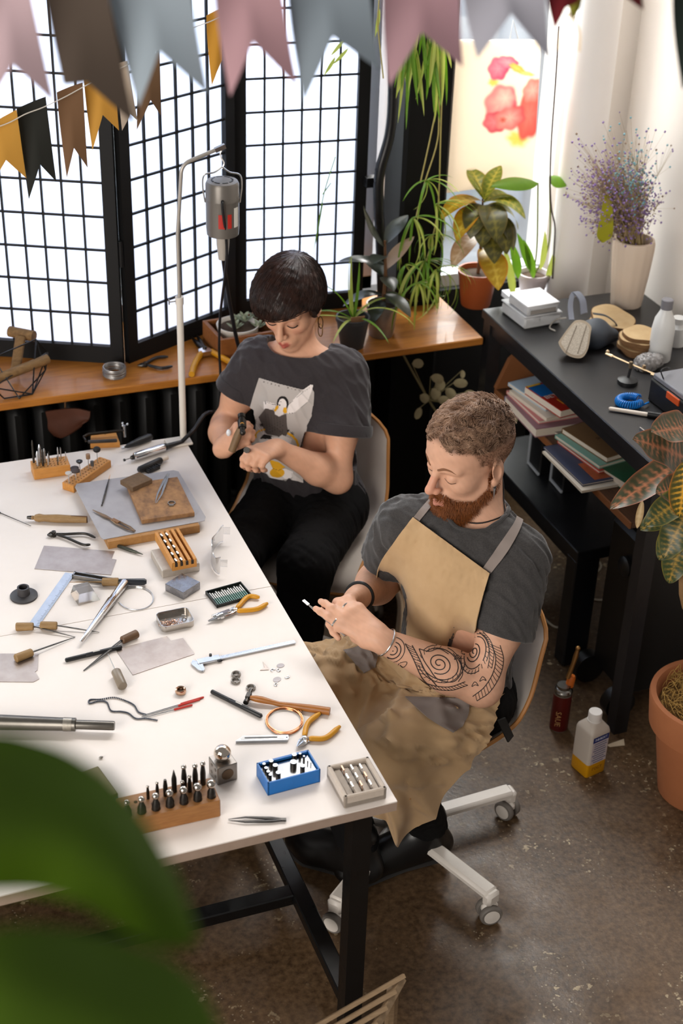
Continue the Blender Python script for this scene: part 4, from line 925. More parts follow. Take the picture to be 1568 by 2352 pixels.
put(inpoly(c, ZP((640, 680), (690, 660), (690, 720), (630, 790), (600, 770))), YL); put(inpoly(c, ZP((790, 710), (850, 700), (860, 800), (820, 830), (780, 790))), YL)
for sx_, sy_, r_ in ((205, 985, 6.5), (350, 1055, 5.5), (960, 1240, 6.5), (885, 1170, 4)):
    cx_, cy_ = Z(sx_, sy_); a_ = np.arctan2(c[..., 1] - cy_, c[..., 0] - cx_); put(np.hypot(c[..., 0] - cx_, c[..., 1] - cy_) < r_ * (.62 + .38 * np.cos(a_ * 9)), DK)
put(inpoly(c, ZP((320, 1330), (400, 1240), (560, 1270), (580, 1340))) | inpoly(c, ZP((840, 1490), (900, 1440), (960, 1480), (950, 1560))), DK)
put(online(c, ZP((240, 1300), (235, 1240), (290, 1180), (410, 1145)), 2.1), YL); put(online(c, ZP((890, 1230), (960, 1270), (1050, 1360), (1085, 1460), (1050, 1560)), 2.6), YL); put(online(c, ZP((250, 1050), (390, 1250)), .6) | online(c, ZP((370, 1090), (400, 1240)), .6), WHT)
put(inpoly(c, ZP((540, 1290), (700, 1300), (760, 1250), (960, 1340), (930, 1430), (800, 1500), (560, 1340))), '#d6ceca')
put(inpoly(c, ZP((360, 1780), (500, 1760), (560, 1900), (850, 1940), (980, 1990), (980, 2110), (560, 2190), (450, 2020))), WHT); put(inpoly(c, ZP((950, 2010), (1190, 2190), (1190, 2215), (960, 2160))), '#cfc7c3')
put(inpoly(c, ZP((500, 1745), (700, 1800), (830, 1900), (690, 1960), (580, 1940))), YL); put(inell(c, *Z(665, 2010), 17, 11.5), YL); put(online(c, ZP((560, 1920), (690, 1965), (830, 1905)), .3) | online(c, ZP((460, 2040), (560, 2150), (830, 2160), (980, 2100)), .3), DK)
glyph = {'N': '101111111101', 'I': '010010010010', 'J': '001001101010', 'A': '010101111101', 'M': '101111101101', 'C': '011100100011'}
for k_, ch_ in enumerate('NINJA MIMIC'):
    if ch_ == ' ': continue
    gx, gy = 560 + (400 + k_ * 75 + (30 if k_ > 4 else 0)) / 8.711, 855 + (195 + k_ * 19) / 8.711
    for b_ in range(12):
        if glyph[ch_][b_] == '1': put((np.abs(c[..., 0] - gx - (b_ % 3 - 1) * .95) < .5) & (np.abs(c[..., 1] - gy - (b_ // 3 - 1.5) * .95) < .5), '#5a524e')
G, tt = drape(tS, pg, .0022, 3.4, 90); I = np.arange(200 * 130).reshape(200, 130); qd = np.stack([I[:-1, :-1], I[1:, :-1], I[1:, 1:], I[:-1, 1:]], -1).reshape(-1, 4); keep = al.reshape(-1)[qd].all(1)
dg = np.ptp(tt.reshape(-1)[qd], axis=1) < .03
np_mesh('shirt_print', G.reshape(-1, 3), qd[keep & dg], mat('print_ink', '#bbbbbb', .85, attr='Col'), wtee, img.reshape(-1, 3))
# --- hammer and punch in her hands, rings
STEEL = mat('tool_steel', '#9c9994', .28, metal=1, var='#6d6a66', vscale=60); DSTEEL = mat('dark_steel', '#4b4845', .38, metal=1, var='#2f2d2b', vscale=60); HW = wood('tool_wood', '#8a6a45', '#6b4e2f', 60, (1, 6, 6), .6)
hc_ = (wr[1][1] + wr[1][0]) / 2 * .5 + wRW * .0 + wr[4][2] * .5; hd = nrm(P(552, 975, .92) - P(534, 1022, .86))
h0 = P(546, 1000, .885)
t = thing('chasing_hammer', 'small steel hammer held upright in the fist of the woman', 'hammer', h0)
MB().tube([-hd * .05, hd * .0, hd * .03], [.0105, .0115, .008], 12).build('handle', mat('hammer_handle', '#7b6144', .55, var='#5e4730', vscale=60), t)
hh = nrm(np.cross(hd, [.6, -.5, .2])); hv_ = nrm(np.array(P(553, 950, .93)) - P(556, 992, .9)); b = MB()
b.tube([hd * .035 - hv_ * .012, hd * .035 + hv_ * .012], [.0115, .0125], 14); b.tube([hd * .035 + hv_ * .010, hd * .035 + hv_ * .024], .0085, 14); b.tube([hd * .035 + hv_ * .022, hd * .035 + hv_ * .032], .0105, 14); b.tube([hd * .035 - hv_ * .01, hd * .035 - hv_ * .024], [.009, .006], 14); b.ball(hd * .035 - hv_ * .027, .0085)
b.build('head', DSTEEL, t); nc = nrm(CAM - h0); MB().lathe([(.0001, 0), (.006, 0), (.006, .0015)], 14, hd * .035 + nc * .0105, R=basis(nc)[:, [1, 2, 0]]).build('eye_wedge', mat('brass_spot', '#a97b3a', .4, metal=.7), t)
pd = nrm(CAM - P(567, 1034, .87) + np.array([-.6, -.2, .4])); p0 = P(567, 1034, .885)
o = MB().tube([-pd * .06, pd * .004, pd * .012], [.0055, .0085, .0085], 14).build('punch', DSTEEL, None, p0); tag(o, 'short dark steel punch gripped in the lower fist of the woman', 'punch')
a, b_ = wr[0][0], wr[0][1]; ringtorus(a + (b_ - a) * .5, b_ - a, .0100, .0030, 20).build('finger_ring', SIL, woman)
st = P(525, 994, .87); MB().ball(st, .009, sc=(.8, .8, 1.2)).build('ring_stone', mat('moonstone', '#e6e9ee', .1, coat=.5), woman)
# ================================================================== tools on the worktable (table surface z = .75)
TZ = .7502
SHEETM = mat('nickel_sheet', '#b7aaa0', .34, metal=.85, var='#9b8b80', vscale=18, vamt=.7); GREYP = mat('grey_plate', '#a9a4a3', .45, metal=.3, var='#938e8d', vscale=14, vamt=.6)
PINE = wood('pine_block', '#c58a45', '#a9702f', 30, (1, 5, 5), .5); MDF = wood('mdf_edge', '#a87a44', '#8e6234', 30, (3, 3, 3), .6); OAK = wood('oak_block', '#9a6a3a', '#7a4d26', 26, (1, 6, 6), .5)
CHROME = mat('chrome', '#d9d9da', .14, metal=1); BRUSH = mat('brushed_steel', '#bfc3c8', .3, metal=.9, var='#a7abb0', vscale=40); YEL = mat('yellow_grip', '#c98d12', .45, var='#b57c0c', vscale=30); BLKP = mat('black_plastic', '#1b1b1d', .42); COPPER = mat('copper_wire', '#c98a60', .3, metal=1); HWL = wood('handle_wood', '#97794f', '#775a36', 70, (1, 5, 5), .6); HWD = wood('handle_dark_wood', '#6b4f36', '#4f3826', 70, (1, 5, 5), .55)
def LT(name, label, cat, a, b, z=TZ, group=None):
    p, ang, L = span(a, b, z); t = thing(name, label, cat, (p[0], p[1], z), ang, group); t.rotation_mode = 'XYZ'; return t, L
def turn(prof, z=0.0, y=0.0, n=14): return MB().tube([(x, y, z) for x, r in prof], [max(r, 1e-5) for x, r in prof], n)
def BK(name, label, cat, A, B, C, z=TZ):           # block frame: A->B front edge, C the far corner above A
    a, b, c_ = P(*A, z), P(*B, z), P(*C, z); d = b - a; ang = math.atan2(d[1], d[0]); n = np.array([-math.sin(ang), math.cos(ang), 0])
    t = thing(name, label, cat, (a[0], a[1], z), ang); return t, float(np.hypot(d[0], d[1])), float((c_ - a) @ n)
def flat(name, label, cat, pxs, m, th=.0012, z=TZ, tagit=True, parent=None):
    pts = [P(x_, y_, z) for x_, y_ in pxs]; o0 = pts[0]; poly = [(q[0] - o0[0], q[1] - o0[1]) for q in pts]
    if sum(poly[i][0] * poly[(i + 1) % len(poly)][1] - poly[(i + 1) % len(poly)][0] * poly[i][1] for i in range(len(poly))) < 0: poly = poly[::-1]
    o = MB().prism(poly, 0, th).build(name, m, parent, (o0[0], o0[1], z), smooth=False)
    return tag(o, label, cat) if tagit else o
# --- drill stand
t, L, Wd = BK('drill_stand', 'wooden block full of upright drill bits at the far table edge', 'tool block', (79, 1103), (163, 1091), (46, 1085))
MB().box((L / 2, Wd / 2, .0165), (L, Wd, .033), bev=.0015).build('block', PINE, t, smooth=False)
HOLE = mat('drilled_hole', '#3a2614', .9); hm = MB().lathe([(.0001, 0), (.0018, 0), (.0018, .0004)], 8)
for i in range(9):
    for j in range(4): hm.build('hole', HOLE, t, (.012 + i * (L - .024) / 8, .01 + j * (Wd - .02) / 3, .033)) if i + j == 0 else copy_tree([c for c in t.children if c.name.startswith('hole')][0], t, (.012 + i * (L - .024) / 8, .01 + j * (Wd - .02) / 3, .033))
HB = [((.008, .75), .085, .0032), ((.016, .35), .06, .0036), ((.026, .7), .07, .0042), ((.03, .3), .065, .0035), ((.038, .6), .058, .003), ((.045, .3), .05, .0022), ((.05, .65), .045, .002), ((.075, .5), .06, .0018), ((.085, .75), .05, .0018), ((.07, .2), .042, .0014), ((.096, .5), .042, .0014), ((.104, .75), .044, .0015), ((.11, .3), .04, .0013)]
for i, ((x_, fy), hh, r_) in enumerate(HB):
    if x_ > L - .004: continue
    z0 = .02; pts = [(0, 0, z0 + (hh * k_ / 12)) for k_ in range(13)]; rr = [r_ * (1 + .16 * (-1) ** k_) if k_ > 3 else r_ * .95 for k_ in range(12)] + [r_ * .35]
    MB().tube(pts, rr, 8).build('drill_bit', BRUSH if i % 3 else DSTEEL, t, (x_, fy * Wd, 0))
# --- bur stand
t, L, Wd = BK('bur_stand', 'long wooden stand holding a few polishing wheels and burs', 'tool block', (170, 1133), (256, 1073), (143, 1124))
MB().box((L / 2, Wd / 2, .0115), (L, Wd, .023), bev=.0015).build('block', PINE, t, smooth=False)
h0 = hm.build('hole', HOLE, t, (.01, .01, .023))
for i in range(14):
    for j in range(3):
        if i + j: copy_tree(h0, t, (.01 + i * (L - .02) / 13, .008 + j * (Wd - .016) / 2, .023))
for fx, fy, hh, hr, kd, mc in ((.04, .5, .035, .009, 'disc', '#b9b4ae'), (.17, .35, .033, .013, 'disc', '#3a2a22'), (.27, .75, .028, .012, 'disc', '#2b1d18'), (.33, .5, .05, .009, 'cup', '#181412'), (.57, .55, .045, .006, 'cyl', '#8d6e54'), (.62, .4, .02, .005, 'cyl', '#4a4a4c'), (.82, .6, .045, .011, 'ball', '#161515')):
    b = MB().rod((0, 0, .012), (0, 0, .02 + hh), .0012, n=6); bu = b.build('mandrel', BRUSH, t, (fx * L, fy * Wd, 0)); w_ = MB(); zt = .02 + hh
    if kd == 'disc': w_.lathe([(.0001, zt - .001), (hr, zt - .0012), (hr, zt + .0016), (.0001, zt + .002)], 18)
    elif kd == 'cup': w_.lathe([(.004, zt - .008), (hr, zt - .003), (hr, zt), (hr * .6, zt - .001), (.0001, zt - .003)], 18)
    elif kd == 'cyl': w_.lathe([(.0001, zt - .008), (hr, zt - .008), (hr, zt + .006), (.0001, zt + .007)], 14)
    else: w_.ball((0, 0, zt), hr, sc=(1, 1, .8))
    w_.build('wheel', mat('wheel_' + mc, mc, .6), bu)
# --- bench pin with clamp
t, L = LT('bench_pin', 'notched wooden bench pin with a grey G-clamp lying on it', 'bench pin', (208, 1030), (272, 1026))
MB().prism([(0, 0), (.085, -.004), (.078, .055), (.058, .07), (.046, .05), (.03, .066), (.004, .05)], 0, .016).build('pin', PINE, t, smooth=False)
b = MB(); b.tube([(-.012, .0, .026), (-.018, .02, .028), (-.004, .032, .03), (.05, .034, .032), (.1, .036, .034)], .0042, 8, flat=1.2); b.build('clamp_arm', DSTEEL, t)
MB().box((.035, -.004, .024), (.085, .011, .008), R=rotz(-.02), bev=.002).build('clamp_jaw', DSTEEL, t)
MB().tube([(.102, .036, .012), (.102, .036, .05)], .0045, 10).build('clamp_screw', BRUSH, t); b = MB(); [b.ball((.102 + .009 * math.cos(a), .036 + .009 * math.sin(a), .053), .0042, 10, 6) for a in (0, 2.1, 4.2)]; b.build('wing_nut', BRUSH, t)
# --- hand tools by the far corner
t, L = LT('graver', 'black handled graver lying beside the silver rotary handpiece', 'graver', (283, 1037), (349, 1010)); r_ = .0105
turn([(.0, .003), (.004, .0042), (.008, .003), (.016, .0065), (.03, .0085), (.055, .0115), (L - .012, .012), (L - .003, .009), (L, .003)], .012).build('handle', BLKP, t); turn([(-.004, .004), (.003, .0045), (.003, .0045)], .012).build('ferrule', BRUSH, t)
t, L = LT('rotary_handpiece', 'silver flexshaft handpiece lying at the far corner of the table', 'handpiece', (300, 1062), (418, 1024))
turn([(.01, .006), (.014, .0115), (.02, .0125), (L * .62, .0125), (L * .66, .010)], .014).build('body', CHROME, t); turn([(.0, .003), (.003, .006), (.012, .0075), (.013, .0075)], .014).build('chuck', DSTEEL, t); turn([(-.022, .004), (-.018, .0042), (-.017, .001), (.0, .001)], .014).build('bur', DSTEEL, t); turn([(L * .64, .0105), (L * .7, .0105), (L * .71, .0085), (L * .85, .007), (L, .0055)], .014).build('sleeve', BLKP, t)
hp_end = P(418, 1024, TZ) + np.array([0, 0, .014])
t, L = LT('block_brush', 'small black brush with a pale bristle end beside the handpiece', 'brush', (318, 1088), (384, 1058))
turn([(0, .006), (.006, .010), (L * .75, .010), (L * .8, .0075)], .011).build('handle', BLKP, t); turn([(L * .78, .006), (L, .0075)], .011).build('bristles', mat('bristle', '#cfc2b4', .8), t)
t2 = MB().box((.04, -.013, .005), (.045, .022, .010), bev=.002); [t2.box((.022 + .008 * k_, -.013, .011), (.003, .02, .003)) for k_ in range(6)]; t2.build('ribbed_clip', BLKP, t)
# --- plate, boards and soldering block
t, L, Wd = BK('plywood_board', 'thick plywood board under the grey metal plate', 'board', (249, 1262), (459, 1223), (180, 1140))
MB().box((L / 2, Wd / 2, .0115), (L, Wd, .023), bev=.001).build('board', MDF, t, smooth=False); ZB = TZ + .0232
cr_ = [(176, 1112), (398, 1081), (410, 1084), (472, 1188), (470, 1197), (238, 1240), (232, 1236), (172, 1120)]
flat('steel_plate', 'large grey steel plate with rounded corners lying on the plywood board', 'plate', cr_, GREYP, .0016, ZB); ZP_ = ZB + .0018
SB = wood('burnt_board', '#a57a50', '#5c4232', 34, (1.3, 1, 1), .8, .85); t, L, Wd = BK('soldering_board', 'scorched brown soldering board on the grey plate', 'board', (326, 1204), (447, 1186), (281, 1122), ZP_)
MB().box((L / 2, Wd / 2, .0065), (L, Wd, .013), bev=.001).build('board', SB, t, smooth=False); ZS = ZP_ + .0133
t, L, Wd = BK('charcoal_block', 'small dark soldering block on a corner of the scorched board', 'block', (305, 1130), (350, 1110), (278, 1112), ZS)
MB().box((L / 2, Wd / 2, .007), (L, Wd, .014), bev=.001).build('block', mat('charcoal_brown', '#6d5640', .9, var='#4a3a2b', vscale=90), t, smooth=False)
def tweezers(name, label, a, b, z, gap=.006, m=STEEL, w=.004):
    t, L = LT(name, label, 'tweezers', a, b, z)
    for s in (-1, 1): MB().tube([(0, 0, .004), (L * .25, s * gap * .55, .004), (L * .7, s * gap, .004), (L, s * .0015, .004)], [w * .75, w, w * .6, .0008], 6, flat=.35, up=(0, 0, 1)).build('arm', m, t)
    MB().box((.004, 0, .004), (.012, .007, .004)).build('joint', m, t); return t
tweezers('tweezers', 'slim steel tweezers lying on the scorched soldering board', (386, 1091), (358, 1158), ZS)
b = MB(); b.lathe([(.0085, 0), (.0105, 0), (.0105, .004), (.0085, .004), (.0085, 0)], 24, cap=False); b.box((0, -.0115, .002), (.012, .004, .004)); p = P(394, 1157, ZS)
tag(b.build('signet_ring', OXI, None, (p[0], p[1], ZS), -.3), 'silver ring blank lying on the scorched soldering board', 'ring')
t, L = LT('solder_pick', 'thin steel solder pick with wooden tip on the grey plate', 'pick', (234, 1163), (253, 1092), ZP_); turn([(0, .002), (.012, .0016), (.013, .0024), (L * .6, .0026), (L * .75, .0016), (L, .0008)], .0028, n=8).build('shaft', DSTEEL, t); turn([(L * .85, .0016), (L, .0008)], .0028, n=8).build('tip', mat('pick_tip', '#d9b18c', .6), t)
t, L = LT('cross_lock_tweezers', 'cross-locking brass tweezers at the edge of the grey plate', 'tweezers', (213, 1174), (310, 1223), ZP_)
for s in (-1, 1): MB().tube([(0, s * .0006, .004), (L * .3, s * .003, .004), (L * .45, 0, .004), (L * .6, -s * .006, .004), (L * .85, -s * .006, .004), (L, -s * .001, .004)], [.0012, .0032, .004, .0038, .0036, .002], 6, flat=.6, up=(0, 0, 1)).build('arm', mat('brass_steel', '#7d6550', .35, metal=.9), t)
MB().box((L * .55, 0, .0065), (L * .16, .011, .004), bev=.001).build('grip', mat('tw_grip', '#7a5634', .5), t)
# --- left column of tools
t, L = LT('pin_vise', 'turned wooden handle tool with slotted end near the dark pliers', 'hand tool', (68, 1197), (200, 1202)); turn([(.0, .0045), (.01, .006), (.012, .0045), (.016, .009), (.026, .0115), (.04, .0095), (.055, .0105), (.075, .0115), (L * .72, .0105), (L * .73, .0105), (L, .009)], .0115).build('handle', HWL, t); turn([(-.006, .004), (.004, .0055), (.011, .0055)], .0115).build('jaw', DSTEEL, t)
MB().box((L * .87, 0, .0125), (L * .28, .0035, .0202)).build('slot', HWD, t)
def pliers(name, label, a, j1, j2, hinge, m_head, m_grip, rg=.0055, headlen=None, z=TZ, head='flush'):
    """a: nose tip pixel, hinge: pivot pixel, j1/j2: handle control pixels from hinge to end"""
    o0 = P(*hinge, z); t = thing(name, label, 'pliers', (o0[0], o0[1], z)); Q = lambda p_, dz=.007: P(*p_, z) - o0 * np.array([1, 1, 0]) - np.array([0, 0, z]) + np.array([0, 0, dz])
    tip = Q(a); hd_ = -nrm(tip * np.array([1, 1, 0])); sd = np.array([-hd_[1], hd_[0], 0])
    for s, hh in ((1, j1), (-1, j2)):
        pts = [Q(h_) for h_ in hh]; sp = smooth_path([np.array([0, 0, .007]) + hd_ * .004] + pts, 22); rr = np.interp(np.linspace(0, 1, 22), [0, .15, .3, .9, 1], [.0032, .0034, rg, rg, rg * .6])
        MB().tube(sp[:6], .0034, 8).build('handle_tang', m_head, t); MB().tube(sp[4:], rr[4:], 10).build('grip', m_grip, t)
        MB().tube([np.array([0, 0, .007]) + hd_ * .006 + sd * s * .002, np.array([0, 0, .007]) - hd_ * .008 + sd * s * .0045, tip * .55 + np.array([0, 0, .003]) + sd * s * .0035, tip + sd * s * .0006], [.004, .0062, .0048, .0015], 8, flat=.9).build('jaw', m_head, t)
    MB().lathe([(.0001, 0), (.006, 0), (.006, .0155), (.0045, .0165), (.0001, .017)], 18).build('pivot', m_head, t); return t
pliers('flat_pliers', 'dark steel pliers with bare handles beside the metal sheet', (109, 1234), [(150, 1232), (195, 1231), (219, 1240)], [(155, 1241), (190, 1256), (208, 1256)], (124, 1232), DSTEEL, DSTEEL, .0038)
flat('metal_sheet', 'cut metal sheet with notched corner below the dark pliers', 'metal sheet', [(101, 1254), (263, 1267), (256, 1284), (267, 1286), (255, 1321), (79, 1307)], SHEETM)
t, L = LT('wire_scriber', 'thin bent wire scriber reaching in from the table edge', 'scriber', (0, 1180), (71, 1210)); turn([(-.03, .002), (0, .003), (.003, .0012), (L, .0008)], .003, n=8).build('wire', DSTEEL, t)
t, L = LT('center_punch', 'dark steel punch lying against the plywood board', 'punch', (270, 1257), (328, 1277)); turn([(0, .0025), (.003, .0048), (.045, .005), (.048, .004), (.06, .004), (.062, .003), (L, .001)], .005).build('shaft', mat('punch_green', '#4a4c44', .4, metal=.7), t)
# --- slotted wooden block on steel block
t, L, Wd = BK('bench_block', 'pale worn steel bench block under the slotted wooden holder', 'block', (373, 1329), (459, 1312), (344, 1281)); MB().box((L / 2, Wd / 2, .012), (L, Wd, .024), bev=.002).build('block', mat('pale_steel', '#b9b1a8', .5, metal=.4, var='#98897a', vscale=50), t, smooth=False)
t, L, Wd = BK('ring_holder', 'slotted wooden holder with two rows of metal samples', 'holder', (396, 1312), (452, 1301), (358, 1240), TZ + .0245)
MB().box((L / 2, Wd / 2, .005), (L, Wd, .010)).build('base', PINE, t, smooth=False); MB().box((L / 2, .002, .011), (L, .003, .02)).build('end_face', mat('holder_dark', '#2b2119', .7), t, smooth=False)
for i in range(5): MB().box((L * (.06 + i * .22), Wd / 2, .017), (L * .12, Wd, .016), bev=.0008).build('slat', PINE, t, smooth=False)
for r_ in range(2):
    for k_ in range(5): MB().box((L * (.17 + .22 * r_), Wd * (.06 + .2 * k_), .020), (.0035, .009, .016), R=rotz(.3) @ rotx(.25)).build('sample', BRUSH, t, smooth=False)
t, L, Wd = BK('anvil_block', 'square polished steel block in front of the slotted holder', 'block', (421, 1378), (460, 1353), (378, 1358)); MB().box((L / 2, Wd / 2, .011), (L, Wd, .022), bev=.0008).build('block', mat('worn_steel', '#96969a', .25, metal=.9, var='#5e5e62', vscale=45, rvar=.1), t, smooth=False)
# --- clear goggles
t = thing('safety_goggles', 'clear plastic safety goggles standing near the table edge', 'goggles', P(505, 1322, TZ)); o0 = P(505, 1322, TZ)
def clearm():
    m = bpy.data.materials.new('clear_plastic'); m.use_nodes = True; nt = m.node_tree; nt.nodes.clear(); tr = nt.nodes.new('ShaderNodeBsdfTransparent'); g = nt.nodes.new('ShaderNodeBsdfGlossy'); g.inputs['Roughness'].default_value = .08; lw = nt.nodes.new('ShaderNodeLayerWeight'); lw.inputs[0].default_value = .35
    tr.inputs[0].default_value = (.95, .95, .95, 1); x_ = nt.nodes.new('ShaderNodeMixShader'); o = nt.nodes.new('ShaderNodeOutputMaterial'); nt.links.new(lw.outputs['Facing'], x_.inputs[0]); nt.links.new(tr.outputs[0], x_.inputs[1]); nt.links.new(g.outputs[0], x_.inputs[2]); nt.links.new(x_.outputs[0], o.inputs[0]); return m
CLEAR = clearm(); gd = nrm((P(512, 1245, TZ) - o0) * np.array([1, 1, 0])); gs = np.array([gd[1], -gd[0], 0]); Lg = .155
def gog(u, v): a = u * PI; return gd * (Lg / 2 - Lg / 2 * math.cos(a)) - gs * (.026 * math.sin(a) ** 1.2) + gs * (.002 * v) + np.array([0, 0, .004 + v * .052 * (1 - .25 * math.sin(2 * a) ** 2)])
MB().sheet([[gog(u, v) for v in np.linspace(0, 1, 9)] for u in np.linspace(0, 1, 30)], .0016).build('lens', CLEAR, t)
for v in (0, 1): MB().tube([gog(u, v) for u in np.linspace(0, 1, 30)], .0014, 6).build('lens_rim', CLEAR, t)
for u in (0, 1): MB().sheet([[gog(u, v) + gs * w_ * .018 for v in (.45, .65, .85)] for w_ in (0, .5, 1)], .002).build('temple', CLEAR, t)
# --- spool, square, acrylic, knife, wire, mandrel
t = thing('black_spool', 'small black flanged spool at the left of the square', 'spool', P(55, 1370, TZ)); MB().lathe([(.0001, 0), (.034, 0), (.034, .0045), (.030, .006), (.016, .008), (.015, .028), (.011, .028), (.011, .006), (.0001, .006)], 32).build('body', mat('spool_black', '#333133', .5), t)
t = thing('try_square', 'steel try square with engraved scale lying on the table', 'square', P(168, 1312, TZ)); o0 = P(168, 1312, TZ)
sp_, ang, L = span((161, 1318), (75, 1440), TZ); b = MB().box((L / 2, .0, .001), (L, .026, .002)); b.build('blade', BRUSH, t, sp_ - o0, ang, smooth=False)
tk = MB(); [tk.box((.012 + k_ * .0045, .009 - (.002 if k_ % 5 == 0 else 0), .0022), (.0005, .006 if k_ % 5 else .009, .0003)) for k_ in range(int(L / .0045) - 3)]; k_ = tk.build('scale_marks', mat('scale_ink', '#6f757c', .6), t, sp_ - o0, ang, smooth=False); k_['kind'] = 'stuff'
sp_, ang, L = span((168, 1326), (262, 1342), TZ); b = MB(); b.box((L / 2, .009, .006), (L, .003, .012)); b.box((L / 2, -.006, .006), (L, .003, .012)); b.box((L / 2, .0015, .001), (L, .014, .002)); b.box((.002, .0015, .006), (.004, .018, .012)); b.build('stock', STEEL, t, sp_ - o0, ang, smooth=False)
t, L, Wd = BK('acrylic_block', 'clear acrylic block with slanted sides beside the square', 'block', (180, 1391), (230, 1378), (166, 1362)); ACR = mat('acrylic', '#d9cfc6', .05, trans=.75, ior=1.3); b = MB(); b.add([(0, 0, 0), (L, 0, 0), (L, Wd, 0), (0, Wd, 0), (L * .12, Wd * .15, .026), (L * .8, Wd * .15, .026), (L * .8, Wd * .9, .026), (L * .12, Wd * .9, .026)], [(3, 2, 1, 0), (4, 5, 6, 7), (0, 1, 5, 4), (1, 2, 6, 5), (2, 3, 7, 6), (3, 0, 4, 7)]); b.build('block', ACR, t, smooth=False)
t, L = LT('craft_knife', 'craft knife with wooden collar and dark handle by the acrylic block', 'knife', (160, 1345), (337, 1344)); turn([(0, .0008), (L * .42, .002), (L * .42, .0075), (L * .43, .0105), (L * .63, .0105), (L * .64, .0075)], .0105).build('collar', HWL, t); turn([(L * .6, .0065), (L * .63, .0078), (L * .97, .0085), (L, .005)], .0105).build('handle', mat('knife_black', '#23262c', .3), t)
t = thing('silver_wire', 'loose loop of thin silver wire beside the mandrel', 'wire', P(312, 1376, TZ)); o0 = P(312, 1376, TZ)
for k_ in range(3): MB().tube([P(312 + (39 + k_) * math.cos(a), 1376 + (25 + k_) * math.sin(a), TZ) - o0 + np.array([0, 0, .001 + .001 * k_]) for a in np.linspace(-2.2 + .1 * k_, 2.9, 40)], .0006, 6).build('strand', SIL, t)
t, L = LT('ring_mandrel', 'polished tapered ring mandrel pointing to the lower left', 'mandrel', (186, 1484), (287, 1347)); turn([(0, .003), (.003, .0042), (L * .68, .0115), (L * .69, .0098), (L * .8, .0098), (L * .98, .0115), (L, .0105)], .012, n=20).build('body', CHROME, t)
# --- wood-handled files and pens
def file_tool(name, label, h0_, h1_, tip, rh=.0105, m=HWL, rt=.0024, flatb=.6, z=TZ):
    t, L = LT(name, label, 'file', h0_, h1_, z); turn([(0, rh * .8), (.002, rh), (L - .002, rh * .92), (L, rh * .75)], rh).build('handle', m, t)
    p, a2, L2 = span(h1_, tip, z); o0, a1, _ = span(h0_, h1_, z); MB().tube([(0, 0, rh), (L2 * .5, 0, rh * .6), (L2, 0, .002)], [rt, rt, rt * .4], 8, flat=flatb).build('blade', DSTEEL, t, rotz(-a1) @ (p - o0), a2 - a1); return t
file_tool('needle_file', 'needle file, leftmost of two wooden handles lying on the seam', (37, 1448), (78, 1447), (173, 1465)); file_tool('needle_file', 'needle file, right one of two wooden handles lying on the seam', (93, 1445), (132, 1445), (228, 1454))
file_tool('needle_file', 'needle file whose wooden handle rests on the left metal sheet', (36, 1521), (75, 1506), (172, 1465)); file_tool('needle_file', 'flat needle file with dark handle crossing the black pen', (316, 1463), (280, 1479), (192, 1542), .0105, HWD, .0042, .35)
t, L = LT('round_scriber', 'scriber with fat round grey handle near the bead chain', 'scriber', (282, 1586), (267, 1552)); turn([(0, .010), (.002, .0115), (L - .001, .0115), (L, .010)], .0115).build('handle', mat('horn_grey', '#7b6f60', .35), t); turn([(L, .0016), (L + .075, .0006)], .010, n=8).build('needle', STEEL, t)
def pen(label, a, b, z=TZ, r=.0055):
    t, L = LT('marker_pen', label, 'pen', a, b, z); turn([(0, .003), (.002, r * .95), (L * .36, r * .95)], r).build('cap', BLKP, t); turn([(L * .36, r * .85), (L * .37, r), (L * .98, r), (L, r * .6)], r).build('barrel', BLKP, t)
    MB().box((L * .55, 0, r * 2 - .0003), (L * .12, .003, .0006)).build('print', mat('pen_print', '#b9b5ae', .6), t); return t
pen('black marker pen lying across the notched sheet by the file', (150, 1521), (280, 1490)); pen('black marker pen whose end touches the riveting hammer', (485, 1592), (601, 1650))
flat('metal_sheet', 'metal sheet with stepped corner under the dark-handled file', 'metal sheet', [(265, 1492), (383, 1462), (392, 1472), (420, 1466), (446, 1503), (305, 1551)], SHEETM); flat('metal_sheet', 'metal sheet cut off by the left picture edge under a file', 'metal sheet', [(-30, 1502), (88, 1502), (86, 1540), (80, 1544), (90, 1560), (77, 1567), (-30, 1566)], SHEETM)
# --- tin of jump rings
t = thing('tin_box', 'open silver tin with a heap of jump rings inside', 'tin', P(402, 1430, TZ), span((375, 1452), (442, 1438), TZ)[1]); wl_ = .082; dl_ = .064
def rrect(w_, d_, r_, n=6): return [(sx * (w_ / 2 - r_) + r_ * math.cos(a), sy * (d_ / 2 - r_) + r_ * math.sin(a)) for sx, sy, a0 in ((1, 1, 0), (-1, 1, PI / 2), (-1, -1, PI), (1, -1, 1.5 * PI)) for a in np.linspace(a0, a0 + PI / 2, n)]
o_ = rrect(wl_, dl_, .012); i_ = rrect(wl_ - .003, dl_ - .003, .011); n = len(o_); b = MB(); b.add([(x_, y_, z_) for z_ in (0, .017) for x_, y_ in o_] + [(x_, y_, z_) for z_ in (.017, .0015) for x_, y_ in i_], [tuple(range(n))[::-1]] + [(k_ * n + i, k_ * n + (i + 1) % n, (k_ + 1) * n + (i + 1) % n, (k_ + 1) * n + i) for k_ in range(3) for i in range(n)] + [tuple(3 * n + i for i in range(n))]); b.build('tray', mat('tin_silver', '#c9c4be', .22, metal=1, var='#a9a098', vscale=20), t)
jr = MB()
